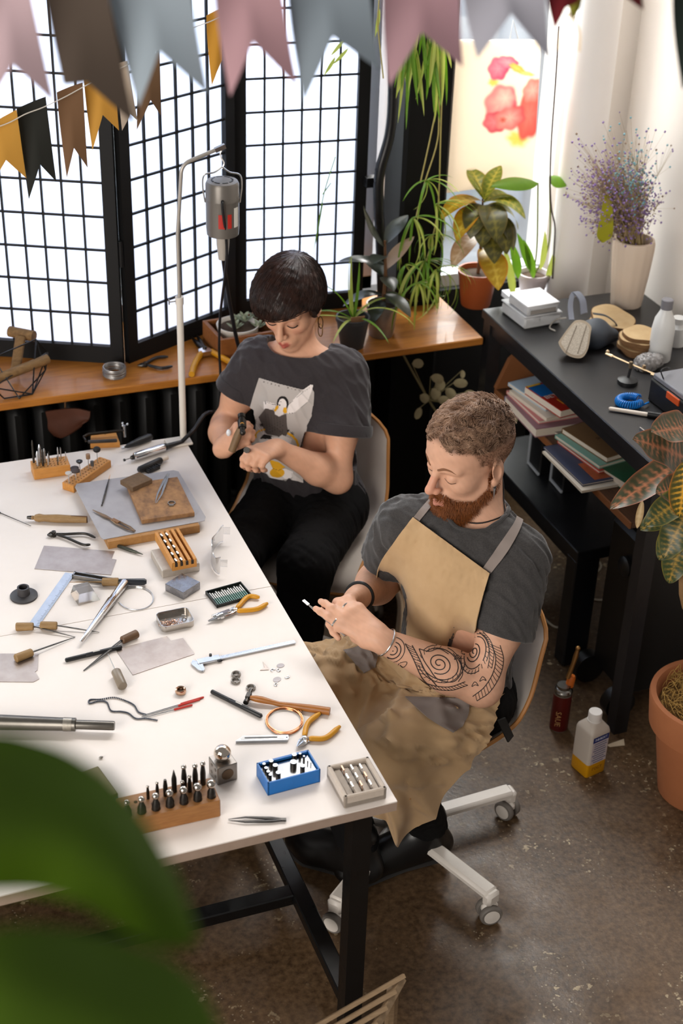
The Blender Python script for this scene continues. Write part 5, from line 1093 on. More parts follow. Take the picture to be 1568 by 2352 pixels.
for k_ in range(46): a = RNG.uniform(0, 6.28); c_ = np.array([-.014 + RNG.normal(0, .011), -.004 + RNG.normal(0, .010), .003 + abs(RNG.normal(0, .0025))]); r_ = RNG.uniform(.003, .0065); u_ = nrm(RNG.normal(0, 1, 3) * np.array([.5, .5, 1.6])); e1, e2 = frame_of(u_); jr.tube([c_ + r_ * (math.cos(q_) * e1 + math.sin(q_) * e2) for q_ in np.linspace(0, 2 * PI, 14, endpoint=False)], .0005, 5, closed=True)
o = jr.build('jump_rings', mat('rose_silver', '#c7a18a', .25, metal=1), None, P(402, 1430, TZ)); o['kind'] = 'stuff'; tag(o, 'tangled heap of tiny jump rings inside the open tin', 'jump rings'); ringtorus((0, 0, .006), (.3, .2, .6), .0052, .0016, 18).build('stud', STEEL, t, (.026, .01, .002))
# --- bur case
t, L, Wd = BK('bur_case', 'flat dark green case with two rows of diamond burs', 'case', (498, 1397), (580, 1374), (476, 1363)); b = MB(); b.box((L / 2, Wd / 2, .001), (L, Wd, .002)); [b.box(c_, d_) for c_, d_ in (((L / 2, .0012, .0045), (L, .0024, .009)), ((L / 2, Wd - .0012, .0045), (L, .0024, .009)), ((.0012, Wd / 2, .0045), (.0024, Wd, .009)), ((L - .0012, Wd / 2, .0045), (.0024, Wd, .009)))]; b.build('tray', mat('case_green', '#141a17', .4), t, smooth=False)
for k_ in range(16): x_ = .007 + k_ * (L - .014) / 15; bu = MB().tube([(x_, .006, .004), (x_, Wd * .5, .0052)], .0018, 6).build('bur', mat('bur_green', '#6f8f86', .4, metal=.3), t); MB().tube([(x_, Wd * .45, .0055), (x_, Wd * .86 - .004 * (k_ % 3), .006)], .0015, 6).build('shank', mat('bur_shank', '#e3dfd8', .4, metal=.4), bu)
# --- yellow pliers
t = pliers('bail_pliers', 'stepped bail-making pliers with yellow grips beside the bur case', (478, 1432), [(548, 1398), (570, 1376), (596, 1377)], [(552, 1408), (590, 1404), (614, 1391)], (536, 1409), CHROME, YEL, .0062)
hd_ = P(478, 1430, TZ) - P(536, 1409, TZ); ah = math.atan2(hd_[1], hd_[0]); b = MB(); b.box((.022, 0, .009), (.03, .016, .012), R=rotz(0), bev=.003); b.v = [tuple(rotz(ah) @ np.array(q_)) for q_ in b.v]; b.build('jaw_block', CHROME, t)
b = MB(); b.tube([(.034, .005, .010), (.044, .005, .010)], .0085, 14); b.tube([(.044, .005, .010), (.052, .005, .010)], .0065, 14); b.tube([(.034, -.006, .007), (.056, -.006, .007)], .0055, 14); b.v = [tuple(rotz(ah) @ np.array(q_)) for q_ in b.v]; b.build('stepped_jaw', CHROME, t)
pliers('side_cutters', 'small side cutters with yellow grips near the blue box', (682, 1721), [(700, 1690), (708, 1665), (734, 1644)], [(716, 1702), (748, 1700), (780, 1674)], (699, 1705), CHROME, YEL, .0062)
# --- caliper
t = thing('vernier_caliper', 'steel vernier caliper lying open on the white table', 'caliper', P(437, 1530, TZ)); o0 = P(437, 1530, TZ); a0_, ang, L = span((440, 1528), (677, 1477), TZ); CAL = mat('satin_chrome', '#c6cbd2', .25, metal=.85)
MB().box((L / 2, 0, .0035), (L, .011, .0035)).build('beam', CAL, t, a0_ - o0, ang, smooth=False); MB().prism([(0, -.005), (.012, -.005), (.020, -.03), (.014, -.034), (.008, -.028)], .001, .0055).build('fixed_jaw', CAL, t, a0_ - o0, ang, smooth=False); MB().prism([(.002, .005), (.014, .005), (.006, .013)], .001, .0055).build('upper_jaw', CAL, t, a0_ - o0, ang, smooth=False)
MB().box((.042, 0, .005), (.055, .019, .006), bev=.001).build('slider', CAL, t, a0_ - o0, ang, smooth=False); MB().prism([(.014, -.008), (.024, -.008), (.022, -.032), (.016, -.036)], .001, .006).build('sliding_jaw', CAL, t, a0_ - o0, ang, smooth=False); MB().tube([(.05, .012, .004), (.05, .012, .011)], .0035, 12).build('lock_screw', DSTEEL, t, a0_ - o0, ang); MB().box((.066, -.011, .004), (.012, .006, .006), bev=.002).build('thumb_rest', BLKP, t, a0_ - o0, ang)
tk = MB(); [tk.box((.075 + k_ * .004, .002, .0054), (.0004, .005 if k_ % 5 else .008, .0002)) for k_ in range(int((L - .08) / .004))]; k_ = tk.build('scale_marks', mat('scale_ink', '#6f757c', .6), t, a0_ - o0, ang, smooth=False); k_['kind'] = 'stuff'
# --- loose rings and offcuts
def ring_at(px, py, label, r=.0092, w=.0022, m=OXI, tilt=0.0, tall=1.5, table_=None):
    p = P(px, py, TZ); b = MB(); t_ = np.linspace(0, 2 * PI, 28, endpoint=False); b.tube([(r * math.cos(a), r * math.sin(a), 0) for a in t_], w, 8, closed=True, up=(0, 0, 1), flat=tall)
    if table_: b.box((0, -r, 0), (r * 1.1, w * 2.2, w * 2.6), bev=.0008)
    return tag(b.build('finger_ring', m, None, (p[0], p[1], TZ + w * tall * math.cos(tilt) + r * math.sin(abs(tilt))), None, R=rotz(.3) @ rotx(tilt)), label, 'ring', 'loose rings on the table')
ring_at(542, 1551, 'oxidised ring above its twin, between caliper and hammer'); ring_at(541, 1566, 'flat-topped ring touching the ring above it, below the caliper', table_=True); ring_at(576, 1582, 'oxidised ring lying just above the riveting hammer head'); ring_at(415, 1592, 'wide polished band ring standing above the red wires', .0095, .0035, mat('rose_polish', '#c9a58c', .12, metal=1), .0, 2.0)
DSC = mat('disc_metal', '#8f8783', .3, metal=.8)
for px, py, a, rx, lb in ((644, 1529, .1, .0095, 'oval silver blank, upper one right of the caliper'), (636, 1561, .5, .0105, 'oval silver blank, lower one beside the offcuts')):
    p = P(px, py, TZ); tag(MB().lathe([(.0001, 0), (rx, 0), (rx, .0008), (.0001, .0009)], 22, sy=.8).build('silver_blank', DSC, None, (p[0], p[1], TZ), a), lb, 'metal blank', 'oval silver blanks')
flat('metal_offcut', 'forked silver offcut left of the oval blanks', 'offcut', [(603, 1520), (611, 1530), (617, 1539), (597, 1540), (607, 1534)], SHEETM, .0014)
for px, py, lb in ((627, 1540, 'tiny curled offcut between the two oval blanks'), (640, 1540, 'tiny dark hook offcut beside the upper oval blank'), (659, 1556, 'tiny triangular offcut right of the lower oval blank'), (634, 1573, 'tiny folded offcut below the lower oval blank')):
    p = P(px, py, TZ); tag(MB().tube([(.005 * math.cos(a), .004 * math.sin(a), .0015) for a in np.linspace(0, 4.4, 14)], .0011, 6).build('metal_offcut', SIL, None, (p[0], p[1], TZ), px * .1), lb, 'offcut', 'tiny offcuts by the oval blanks')
# --- chain and red wires
t = thing('bead_chain', 'dark ball chain curled on the table above the fat mandrel', 'chain', P(206, 1612, TZ)); o0 = P(206, 1612, TZ); cp = smooth_path([P(x_, y_, TZ) - o0 for x_, y_ in ((360, 1656), (335, 1652), (312, 1652), (295, 1640), (278, 1636), (255, 1634), (245, 1615), (228, 1612), (206, 1617), (207, 1609), (230, 1608), (262, 1604), (290, 1612), (308, 1622), (318, 1637), (335, 1643))], 110)
b = MB(); [b.ball(q_ + np.array([0, 0, .0022]), .0021, 7, 5) for q_ in cp]; k_ = b.build('beads', mat('gunmetal', '#4c4f57', .3, metal=.9), t); k_['kind'] = 'stuff'
for k_, (a, b_, c_, lb) in enumerate((((327, 1645), (420, 1616), (468, 1603), 'upper red-tipped wire beside the bead chain'), ((325, 1648), (405, 1625), (460, 1608), 'middle red-tipped wire beside the bead chain'), ((330, 1650), (390, 1632), (442, 1621), 'lower red-tipped wire beside the bead chain'))):
    t, L = LT('soldering_wire', lb, 'wire', a, c_, TZ + .0001 * k_, 'red-tipped wires'); f_ = .62; turn([(0, .0009), (L * f_, .0012)], .0022, n=6).build('wire', STEEL, t); turn([(L * f_, .0024), (L * .98, .0024), (L, .0015)], .0024, n=8).build('red_sleeve', mat('red_sleeve', '#b02a1c', .45), t)
# --- riveting hammer, copper coil, utility knife
t = thing('riveting_hammer', 'small hammer with long wooden handle beside the copper coil', 'hammer', P(572, 1612, TZ)); o0 = P(572, 1612, TZ); hp_, ang, L = span((572, 1612), (757, 1641), TZ)
MB().tube([(0, 0, .012), (.015, 0, .012), (.03, 0, .0115), (.055, 0, .009), (.07, 0, .007), (L * .75, 0, .0085), (L, 0, .0088)], [.0048, .0075, .008, .006, .0058, .0088, .0092], 12).build('handle', wood('hammer_wood', '#a5682c', '#86501f', 40, (1, 6, 6), .4), t, None, ang)
hp2, a2, L2 = span((564, 1624), (577, 1594), TZ); b = MB(); b.tube([(0, 0, .012), (.008, 0, .012)], .0062, 12); b.tube([(.007, 0, .012), (.012, 0, .012)], .0045, 12); b.box((L2 * .5, 0, .012), (.02, .012, .012), bev=.002); b.tube([(L2 * .5 + .01, 0, .012), (L2, 0, .012)], [.0035, .0045], 12); b.build('head', DSTEEL, t, hp2 - o0, a2)
t = thing('copper_coil', 'coil of bright copper wire below the hammer handle', 'wire coil', P(653, 1658, TZ)); o0 = P(653, 1658, TZ)
for k_ in range(7): MB().tube([P(653 + (41 + 2.2 * math.sin(k_ * 2.1)) * math.cos(a) + RNG.normal(0, .3), 1658 + (29 + 2 * math.cos(k_ * 1.7)) * math.sin(a), TZ) - o0 + np.array([0, 0, .001 + .0009 * k_ + .001 * math.sin(3 * a + k_)]) for a in np.linspace(0, 2 * PI, 44, endpoint=False)], .0009, 6, closed=True).build('strand', COPPER, t)
MB().tube([P(x_, y_, TZ) - o0 + np.array([0, 0, .007]) for x_, y_ in smooth_path([(640, 1626, 0), (665, 1624, 0), (685, 1630, 0), (691, 1640, 0)], 14)[:, :2]], .0008, 6).build('wire_end', COPPER, t)
t, L = LT('utility_knife', 'flat metal utility knife with a black slot', 'knife', (541, 1702), (662, 1699)); MB().prism([(0, -.008), (L - .002, -.008), (L, -.004), (L, .008), (.016, .008)], 0, .007).build('body', BRUSH, t, smooth=False); MB().box((L * .48, .001, .0072), (L * .62, .0042, .0008)).build('slot', BLKP, t, smooth=False); MB().prism([(.012 + x_ * (L - .022), .001 + y_) for x_, y_ in ((0, -.0055), (1, -.0055), (1.03, 0), (1, .0055), (0, .0055), (-.02, 0))], .0068, .0074).build('slide_plate', STEEL, t, smooth=False); MB().tube([(L * .97, .0, .006), (L * .97, 0, .0075)], .002, 10).build('hole', BLKP, t)
# --- dapping cube with ball, punch block, blue box, ring tray, tweezers, mandrel
t, L, Wd = BK('dapping_block', 'steel dapping cube with round hollows and a ball on top', 'dapping block', (500, 1805), (536, 1793), (466, 1772)); L = Wd = .046; MB().box((L / 2, Wd / 2, .023), (L, Wd, .046), bev=.0015).build('cube', mat('cube_steel', '#8c8680', .28, metal=.9, var='#6a635c', vscale=50), t, smooth=False)
CUP = mat('cup_dark', '#5a4a3c', .2, metal=1); MB().lathe([(.0135, .0006), (.012, .0002), (.006, -.0), (.0001, .0)], 24, (L / 2, -.0003, .023), R=rotx(PI / 2)).build('hollow', CUP, t)
for y_, z_, r_ in ((.012, .034, .004), (.03, .034, .004), (.012, .016, .0035), (.032, .014, .004)): MB().lathe([(r_, .0004), (.0001, .0)], 16, (-.0002, y_, z_), R=roty(-PI / 2)).build('hollow', CUP, t)
p = P(500, 1742, TZ + .065); q_ = P(500, 1805, TZ); c_ = np.array([*(q_[:2] + rotz(span((500, 1805), (536, 1793), TZ)[1])[:2, :2] @ np.array([.023, .025])), TZ + .046 + .016]); tag(MB().ball((0, 0, 0), .0185, 32, 20).build('steel_ball', mat('ball_chrome', '#cfc4b8', .08, metal=1), None, c_), 'polished steel ball seated on top of the dapping cube', 'ball')
t, L, Wd = BK('punch_stand', 'wooden block holding round-headed dapping punches', 'tool block', (330, 1915), (507, 1875), (240, 1858)); Wd = .075; L = .2; t.location = (*P(508, 1873, TZ)[:2], TZ); ang = t.rotation_euler.z; ex = rotz(ang) @ np.array([1, 0, 0]); t.location = tuple(P(507, 1876, TZ) - ex * .2)
MB().box((L / 2, Wd / 2, .022), (L, Wd, .044), bev=.002).build('block', OAK, t, smooth=False); SPB = mat('punch_chrome', '#b9b2aa', .12, metal=1)
hl = MB().lathe([(.0001, 0), (.0095, 0), (.0095, .0004)], 18)
for i in range(7):
    x_ = .012 + i * .029; hl.build('socket', HOLE, t, (x_, .018, .044)); r_ = .0062 + .0006 * i; pu = MB().tube([(0, 0, .03), (0, 0, .056), (0, 0, .066), (0, 0, .072)], [.009, .0088, .0052, .0036], 14).build('punch', DSTEEL, t, (x_, .018, 0)); MB().ball((0, 0, .0775), r_, 16, 10).build('round_tip', SPB, pu)
for x_, y_, h_, r_, kd in ((.062, .052, .03, .0034, 1), (.082, .054, .032, .0036, 1), (.098, .05, .042, .0048, 0), (.118, .056, .058, .0055, 2), (.132, .042, .03, .0046, 1), (.14, .06, .052, .006, 1), (.148, .046, .036, .0045, 1), (.163, .058, .05, .006, 1), (.18, .06, .05, .006, 1), (.05, .055, .0, .0035, 3), (.036, .05, .0, .004, 3), (.068, .034, .0, .004, 3)):
    if kd == 3: MB().lathe([(.0001, 0), (r_, 0), (r_, .0004)], 12).build('socket', HOLE, t, (x_, y_, .044)); continue
    pu = MB().tube([(0, 0, .03), (0, 0, .044 + h_ * .6), (0, 0, .044 + h_)], [r_, r_, .0006 if kd == 2 else r_ * .62], 12).build('punch', DSTEEL, t, (x_, y_, 0))
    if kd == 1: MB().ball((0, 0, .044 + h_ + r_ * .7), r_ * .95, 14, 9).build('round_tip', SPB, pu)
t, L, Wd = BK('disc_cutter_box', 'blue plastic box with cutter punches standing in a steel plate', 'box', (615, 1828), (735, 1796), (591, 1786)); Wd = .068; BLU = mat('blue_plastic', '#1467b0', .42, var='#0f5a9e', vscale=30); b = MB()
for c_, d_ in (((L / 2, Wd / 2, .001), (L, Wd, .002)), ((L / 2, .0015, .0175), (L, .003, .035)), ((L / 2, Wd - .0015, .0175), (L, .003, .035)), ((.0015, Wd / 2, .0175), (.003, Wd, .035)), ((L - .0015, Wd / 2, .0175), (.003, Wd, .035))): b.box(c_, d_)
b.build('box', BLU, t, smooth=False); MB().box((L / 2, Wd / 2, .015), (L - .008, Wd - .008, .026), bev=.001).build('steel_insert', CHROME, t, smooth=False); MB().box((L / 2, Wd - .005, .033), (L * .9, .003, .006)).build('lid_lip', BLU, t, smooth=False)
for x_, y_, r_, h_ in ((.1, .8, .0034, .012), (.1, .62, .0036, .011), (.1, .44, .0036, .011), (.1, .26, .0034, .012), (.24, .82, .0048, .014), (.26, .55, .0055, .016), (.25, .25, .0052, .013), (.68, .8, .0052, .016), (.6, .52, .0072, .014), (.72, .28, .0052, .012), (.8, .84, .0028, .012), (.84, .68, .0024, .012), (.87, .5, .0014, .009), (.91, .4, .0012, .008)):
    pu = MB().tube([(0, 0, .026), (0, 0, .028 + h_)], r_, 14).build('cutter', DSTEEL, t, (x_ * L, y_ * Wd, 0)); MB().lathe([(r_ * .97, .028 + h_), (r_ * .97, .0286 + h_), (.0001, .0287 + h_)], 14).build('top_face', BRUSH, pu)
p = P(647, 1737, TZ + .03); tag(MB().lathe([(.0085, 0), (.0085, .001)], 18).build('clear_disc', CLEAR, None, P(648, 1752, TZ + .0) + np.array([.0, .012, .0]), None, R=rotx(1.2)), 'small clear disc leaning behind the blue box', 'disc') if False else None
t, L, Wd = BK('ring_tray', 'beige velvet tray holding three rows of slim rings', 'tray', (790, 1859), (887, 1836), (744, 1785)); VEL = mat('beige_velvet', '#b5a799', .95, var='#a39587', vscale=90, sheen=.5, bump=.2, bscale=500); b = MB(); wl2 = .009
for c_, d_ in (((L / 2, Wd / 2, .008), (L, Wd, .016)), ((L / 2, wl2 / 2, .016), (L, wl2, .032)), ((L / 2, Wd - wl2 / 2, .016), (L, wl2, .032)), ((wl2 / 2, Wd / 2, .016), (wl2, Wd, .032)), ((L - wl2 / 2, Wd / 2, .016), (wl2, Wd, .032))): b.box(c_, d_, bev=.0025)
b.build('tray', VEL, t, smooth=False)
for k_ in range(4): MB().box((wl2 + (L - 2 * wl2) * (k_ + .5) / 4, Wd / 2, .019), ((L - 2 * wl2) / 4 - .002, Wd - 2 * wl2, .009), bev=.003).build('cushion', VEL, t)
ti = t; ta = t.rotation_euler.z; tl = np.array(t.location); nm = ('left', 'middle', 'right')
for c_ in range(3):
    for r_ in range(3 if c_ else 3):
        lp = np.array([wl2 + (L - 2 * wl2) * (c_ + 1) / 4, Wd * (.8 - .25 * r_ - .03 * c_), .0245]); g_ = tl + rotz(ta) @ lp; t_ = np.linspace(0, 2 * PI, 22, endpoint=False)
        b = MB().tube([(0, .0088 * math.cos(a), .0088 * math.sin(a)) for a in t_], .0013, 6, closed=True); b.box((0, -.0, .0092), (.0042, .016, .0018), bev=.0006)
        tag(b.build('tray_ring', SIL if (c_ + r_) % 3 else mat('rose_gold', '#c39a80', .2, metal=1), None, g_, ta), f"slim ring in the {nm[c_]} row of the velvet tray, {('farthest', 'middle', 'nearest')[r_]} one", 'ring', 'rings in the velvet tray')
tweezers('tweezers', 'black-tipped tweezers near the front edge of the table', (655, 1886), (524, 1886), TZ, .007, DSTEEL, .005)
t, L = LT('steel_mandrel', 'thick dark steel mandrel coming in from the left', 'mandrel', (-60, 1672), (264, 1682)); turn([(0, .018), (L * .70, .0145), (L * .705, .015), (L * .725, .015), (L * .73, .0105), (L * .99, .0105), (L, .0095)], .0185, n=24).build('body', mat('mandrel_grey', '#6a6660', .32, metal=.8, var='#524e4a', vscale=30), t); turn([(L * .64, .0158), (L * .70, .0153)], .0185, n=24).build('taped_band', mat('foil', '#9a948a', .4, metal=.8, var='#5f5a54', vscale=120), t)
t, L, Wd = BK('oilstone_box', 'dull tin box with teal rim beside the punch block', 'box', (205, 1835), (272, 1838), (180, 1780)); a_, b_, c2 = P(225, 1756, TZ + .03), P(272, 1820, TZ + .03), P(180, 1772, TZ + .03); ang = math.atan2(*(b_ - a_)[[1, 0]]); L2 = np.linalg.norm((b_ - a_)[:2]); t.location = (a_[0], a_[1], TZ); t.rotation_euler = (0, 0, ang); MB().box((L2 / 2, -.045, .014), (L2, .09, .028), bev=.002).build('box', mat('tin_brown', '#6b6045', .45, metal=.5, var='#574d38', vscale=20), t, smooth=False); MB().box((L2 - .001, -.045, .012), (.003, .088, .018)).build('rim', mat('teal_rim', '#3c6f72', .5), t, smooth=False)
for px, py, lb in ((232, 1742, 'tiny grey pebble of metal above the tin box'), (88, 1654, 'tiny dark shaving lying above the thick mandrel')):
    p = P(px, py, TZ); tag(MB().ball((0, 0, .003), .004, 8, 6, sc=(1.2, .8, .7)).build('metal_crumb', OXI, None, (p[0], p[1], TZ)), lb, 'crumb')
# ================================================================== plants
def leaf_grid(base, d, up, L, W, bend=.3, n=14, m=7, cup=.15, tipp=.8, wave=0.0, basew=.05, twist=0.0, peak=.45):
    d = nrm(d); s = nrm(np.cross(d, up)); u3 = np.cross(s, d); u = np.linspace(0, 1, n); v = np.linspace(-1, 1, m)
    a = bend * u; px_ = np.cumsum(np.r_[0, np.cos((a[1:] + a[:-1]) / 2) / (n - 1)]); pz = -np.cumsum(np.r_[0, np.sin((a[1:] + a[:-1]) / 2) / (n - 1)])
    w = np.interp(u, [0, peak * .5, peak, 1], [0, .8, 1, 0]); w = (np.sin(PI * np.clip(u, 0, 1) ** (math.log(.5) / math.log(peak))) ** tipp) * (1 - basew) + basew * (1 - u)
    G = np.zeros((n, m, 3))
    for j, vv in enumerate(v):
        tw = twist * u; G[:, j] = np.array(base) + L * (px_[:, None] * d + pz[:, None] * u3) + (W / 2 * w * vv)[:, None] * (np.cos(tw)[:, None] * s + np.sin(tw)[:, None] * u3) + (cup * W * w * vv * vv + wave * W * np.sin(u * 17 + vv * 2) * abs(vv))[:, None] * u3
    return G
def leaf(parent, name, mt, *a, col=None, **k):
    G = leaf_grid(*a, **k); n, mm = G.shape[:2]
    if col is None: return MB().grid(G).build(name, mt, parent)
    I = np.arange(n * mm).reshape(n, mm); q = np.stack([I[:-1, :-1], I[1:, :-1], I[1:, 1:], I[:-1, 1:]], -1).reshape(-1, 4); U, V = np.meshgrid(np.linspace(0, 1, n), np.linspace(-1, 1, mm), indexing='ij')
    return np_mesh(name, G.reshape(-1, 3), q, mt, parent, col(U, V).reshape(-1, 3))
GRN = mat('leaf_green', '#6f9a24', .42, var='#4f7d1c', vscale=18, transl=.35); GRY = mat('leaf_yellowgreen', '#a9b64a', .45, var='#c9cc74', vscale=14, transl=.35); DKG = mat('leaf_dark', '#2c3326', .28, var='#3c3a30', vscale=10, spec=.6); SOIL = mat('soil', '#3a2a1e', .95, var='#5a4632', vscale=120, bump=.6, bscale=160); STEM = mat('stem_green', '#7d8a3a', .6); BARK = mat('stem_brown', '#6b4a2e', .8)
POTG = mat('pot_charcoal', '#3b3b3d', .55); TERR = mat('plastic_terracotta', '#a4532a', .5); ZINC = mat('zinc_pot', '#a8a29c', .35, metal=.7, var='#7d7872', vscale=20)
def pot(name, label, loc, r1, r2, h, m, rim=.006, cat='plant', soil=True):
    t = thing(name, label, cat, loc); MB().lathe([(.0001, 0), (r1 * .96, 0), (r1, .003), (r2, h - rim * 2), (r2 + rim * .5, h - rim * 2), (r2 + rim * .5, h), (r2 - rim * .5, h), (r2 * .93, h - .02), (r2 * .9, h - .025)], 36).build('pot', m, t)
    if soil: MB().lathe([(r2 * .94, h - .018), (r2 * .5, h - .013), (.0001, h - .011)], 28, cap=False).build('soil', SOIL, t)
    return t
SZ = .8503
# wooden crate of succulents
t, L, Wd = BK('succulent_crate', 'wooden crate with a white bowl of succulents behind the woman', 'planter', (508, 829), (640, 806), (478, 778), SZ); CRW = wood('crate_wood', '#8a5527', '#6d3d18', 16, (1, 5, 5), .55); L = .2; Wd = .16
for c_, d_ in (((L / 2, .006, .035), (L, .012, .07)), ((L / 2, Wd - .006, .035), (L, .012, .07)), ((.006, Wd / 2, .035), (.012, Wd - .024, .07)), ((L - .006, Wd / 2, .035), (.012, Wd - .024, .07)), ((L / 2, Wd / 2, .006), (L - .024, Wd - .024, .012))): MB().box(c_, d_, bev=.001).build('board', CRW, t, smooth=False)
MB().lathe([(.0001, .0), (.04, .0), (.062, .03), (.068, .062), (.064, .062), (.058, .05), (.0001, .05)], 30, (.09, .085, .013)).build('bowl', mat('bowl_white', '#d3cbc0', .5), t); SUC = mat('succulent', '#93a08a', .6, var='#b0b39a', vscale=40)
MB().lathe([(.0575, .064), (.0001, .067)], 24, (.09, .085, .0), cap=False).build('soil', SOIL, t)
for cx_, cy_, cz, rr in ((.075, .07, .075, .028), (.115, .09, .085, .03), (.15, .06, .07, .026), (.1, .12, .075, .024), (.165, .11, .08, .03)):
    for k_ in range(11): a = k_ * 2.4; el = .25 + .08 * k_; leaf(t, 'leaf', SUC, np.array([cx_, cy_, cz - .01]), (math.cos(a) * math.cos(el), math.sin(a) * math.cos(el), math.sin(el)), (0, 0, 1), rr * 1.25, rr * .5, bend=-.4, n=6, m=5, cup=.3)
# charcoal pot with spider plant
p = P(817, 806, SZ); t = pot('spider_plant', 'young spider plant in charcoal pot with a brown name tag', (p[0], p[1] + .035, SZ), .037, .052, .105, POTG)
for i, (az, el, L_, bd) in enumerate(((3.6, 1.15, .30, .9), (2.6, 1.35, .2, .3), (1.6, 1.3, .19, .25), (.6, 1.3, .18, .3), (5.6, 1.0, .22, 1.9), (4.0, .45, .17, .9), (3.0, .75, .16, 1.2), (.2, .9, .2, 1.6), (2.9, .35, .14, .5), (5.0, .6, .18, 1.3))):
    d = (math.cos(az) * math.cos(el), math.sin(az) * math.cos(el), math.sin(el)); leaf(t, 'leaf', GRY if i % 3 else GRN, (0, 0, .09), d, (0, 0, 1) if el < 1.3 else (math.cos(az), math.sin(az), .2), L_ * 1.1, .014, bend=bd, n=16, m=3, cup=.2, basew=.5, tipp=.5)
MB().sheet(surf([[(-.024, -.04, .12), (.024, -.04, .12)], [(-.02, -.035, .095), (.02, -.035, .095)], [(-.014, -.03, .08), (.014, -.03, .08)]], 8, 6), .002).build('name_tag', mat('kraft_tag', '#9a7350', .8), t)
# rubber plant in zinc pot
p = P(884, 778, SZ); t = pot('rubber_plant', 'dark-leaved rubber plant in a zinc pot by the black column', (p[0], p[1] + .035, SZ), .04, .05, .11, ZINC); MB().tube([(0, 0, .08), (.006, 0, .2), (.0, .005, .32)], [.007, .006, .004], 8).build('stem', BARK, t); LT_ = mat('leaf_pale_back', '#a3876a', .45, transl=.2)
for i, (h_, az, el, L_, W_, bd, m_) in enumerate(((.30, 2.6, .95, .15, .065, .2, DKG), (.31, .5, .8, .13, .06, .5, DKG), (.24, 2.9, .35, .15, .06, .5, DKG), (.22, .3, .75, .15, .06, .2, LT_), (.2, 4.6, .3, .12, .055, .6, DKG), (.14, 3.0, .2, .14, .06, .9, DKG), (.14, 5.2, .1, .13, .06, .9, DKG), (.27, 4.0, .4, .13, .055, .5, DKG), (.12, 4.0, .15, .12, .055, 1.1, DKG), (.2, 1.7, .4, .13, .06, .4, DKG), (.13, .2, .1, .12, .055, .9, DKG))):
    leaf(t, 'leaf', m_, (0, 0, h_), (math.cos(az) * math.cos(el), math.sin(az) * math.cos(el), math.sin(el)), (0, 0, 1) if el < .9 else (math.cos(az), math.sin(az), .3), L_, W_, bend=bd, n=14, m=7, cup=.1, peak=.5, tipp=.8)
# hanging spider plant: long runners with tufts, from above the frame
ht = thing('hanging_spider_plant', 'trailing spider plant hanging down the black column from above', 'plant', PY(990, -120, 2.05)); ho = np.array(PY(990, -120, 2.05)); HY = 2.04
def hp(x_, y_, Y=HY): return PY(x_, y_, Y) - ho
MB().lathe([(.0001, 0), (.07, 0), (.1, .12), (.095, .12), (.065, .02)], 28, hp(955, -60) + np.array([0, 0, .0])).build('hanging_pot', mat('pot_white', '#d8d4ce', .5), ht)
for k_ in range(46):
    x0 = RNG.uniform(905, 1020); y0 = RNG.uniform(20, 130); yv = RNG.uniform(90, 190); a = hp(x0, y0, HY - RNG.uniform(0, .09)); e = hp(x0 + RNG.uniform(-30, 24), y0 + yv, HY - RNG.uniform(0, .12)); L_ = float(np.linalg.norm(e - a))
    leaf(ht, 'leaf', GRN if k_ % 3 else GRY, a, e - a, (0, -1, .2), L_, RNG.uniform(.012, .02), bend=RNG.uniform(-.25, .25), n=10, m=3, cup=.25, basew=.4, tipp=.6)
for pts in ([(1010, 120), (1008, 260), (1003, 330), (975, 420), (955, 500)], [(1018, 120), (1012, 300), (1006, 470), (990, 560), (975, 610)], [(1004, 240), (985, 330), (965, 420)], [(870, 0), (868, 60), (880, 180)]): MB().tube(smooth_path([hp(*q) for q in pts], 20), .0022, 6).build('runner', mat('runner_straw', '#a89a58', .7), ht)
def tuft(cx_, cy_, n, Lp, spread, down=.4, Y=HY, w=.010):
    for k_ in range(n):
        a = -PI * .05 + k_ * spread / max(n - 1, 1) + RNG.normal(0, .15); e = (cx_ + Lp * math.cos(a) * RNG.uniform(.6, 1.1), cy_ + Lp * math.sin(a) * RNG.uniform(.6, 1.1)); A = hp(cx_, cy_, Y); B = hp(*e, Y - RNG.uniform(-.04, .12))
        leaf(ht, 'leaf', GRY if k_ % 2 else GRN, A, B - A + np.array([0, 0, .35]) * np.linalg.norm(B - A), (0, 0, 1), float(np.linalg.norm(B - A)) * 1.2, w, bend=1.0 + down, n=12, m=3, cup=.2, basew=.5, tipp=.5)
tuft(980, 415, 9, 75, 2.6, .1); tuft(948, 500, 12, 110, 2.4, .5); tuft(990, 540, 9, 90, 3.0, .8); tuft(975, 600, 16, 120, 2.9, 1.0); tuft(930, 610, 7, 70, 2.6, .9); tuft(1000, 470, 8, 120, 1.6, .6); tuft(1000, 620, 12, 110, 2.4, 1.1, HY - .03); tuft(960, 650, 12, 100, 2.6, 1.0, HY - .06)
for a, e in (((770, 130), (745, 175)), ((800, 110), (765, 150)), ((790, 90), (760, 130)), ((872, 20), (862, 90))): A = hp(*a); B = hp(*e); leaf(ht, 'leaf', GRY, A, B - A, (0, -1, 0), float(np.linalg.norm(B - A)), .012, bend=.2, n=8, m=3)
for pts in ([(770, 360), (745, 440), (730, 520), (718, 590)], [(760, 420), (738, 450)], [(740, 470), (725, 560)]): A = [hp(*q, 2.08) for q in pts]; MB().tube(smooth_path(A, 16), [.0024] * 13 + [.0018, .001, .0006], 6, flat=.6).build('runner', GRN, ht)
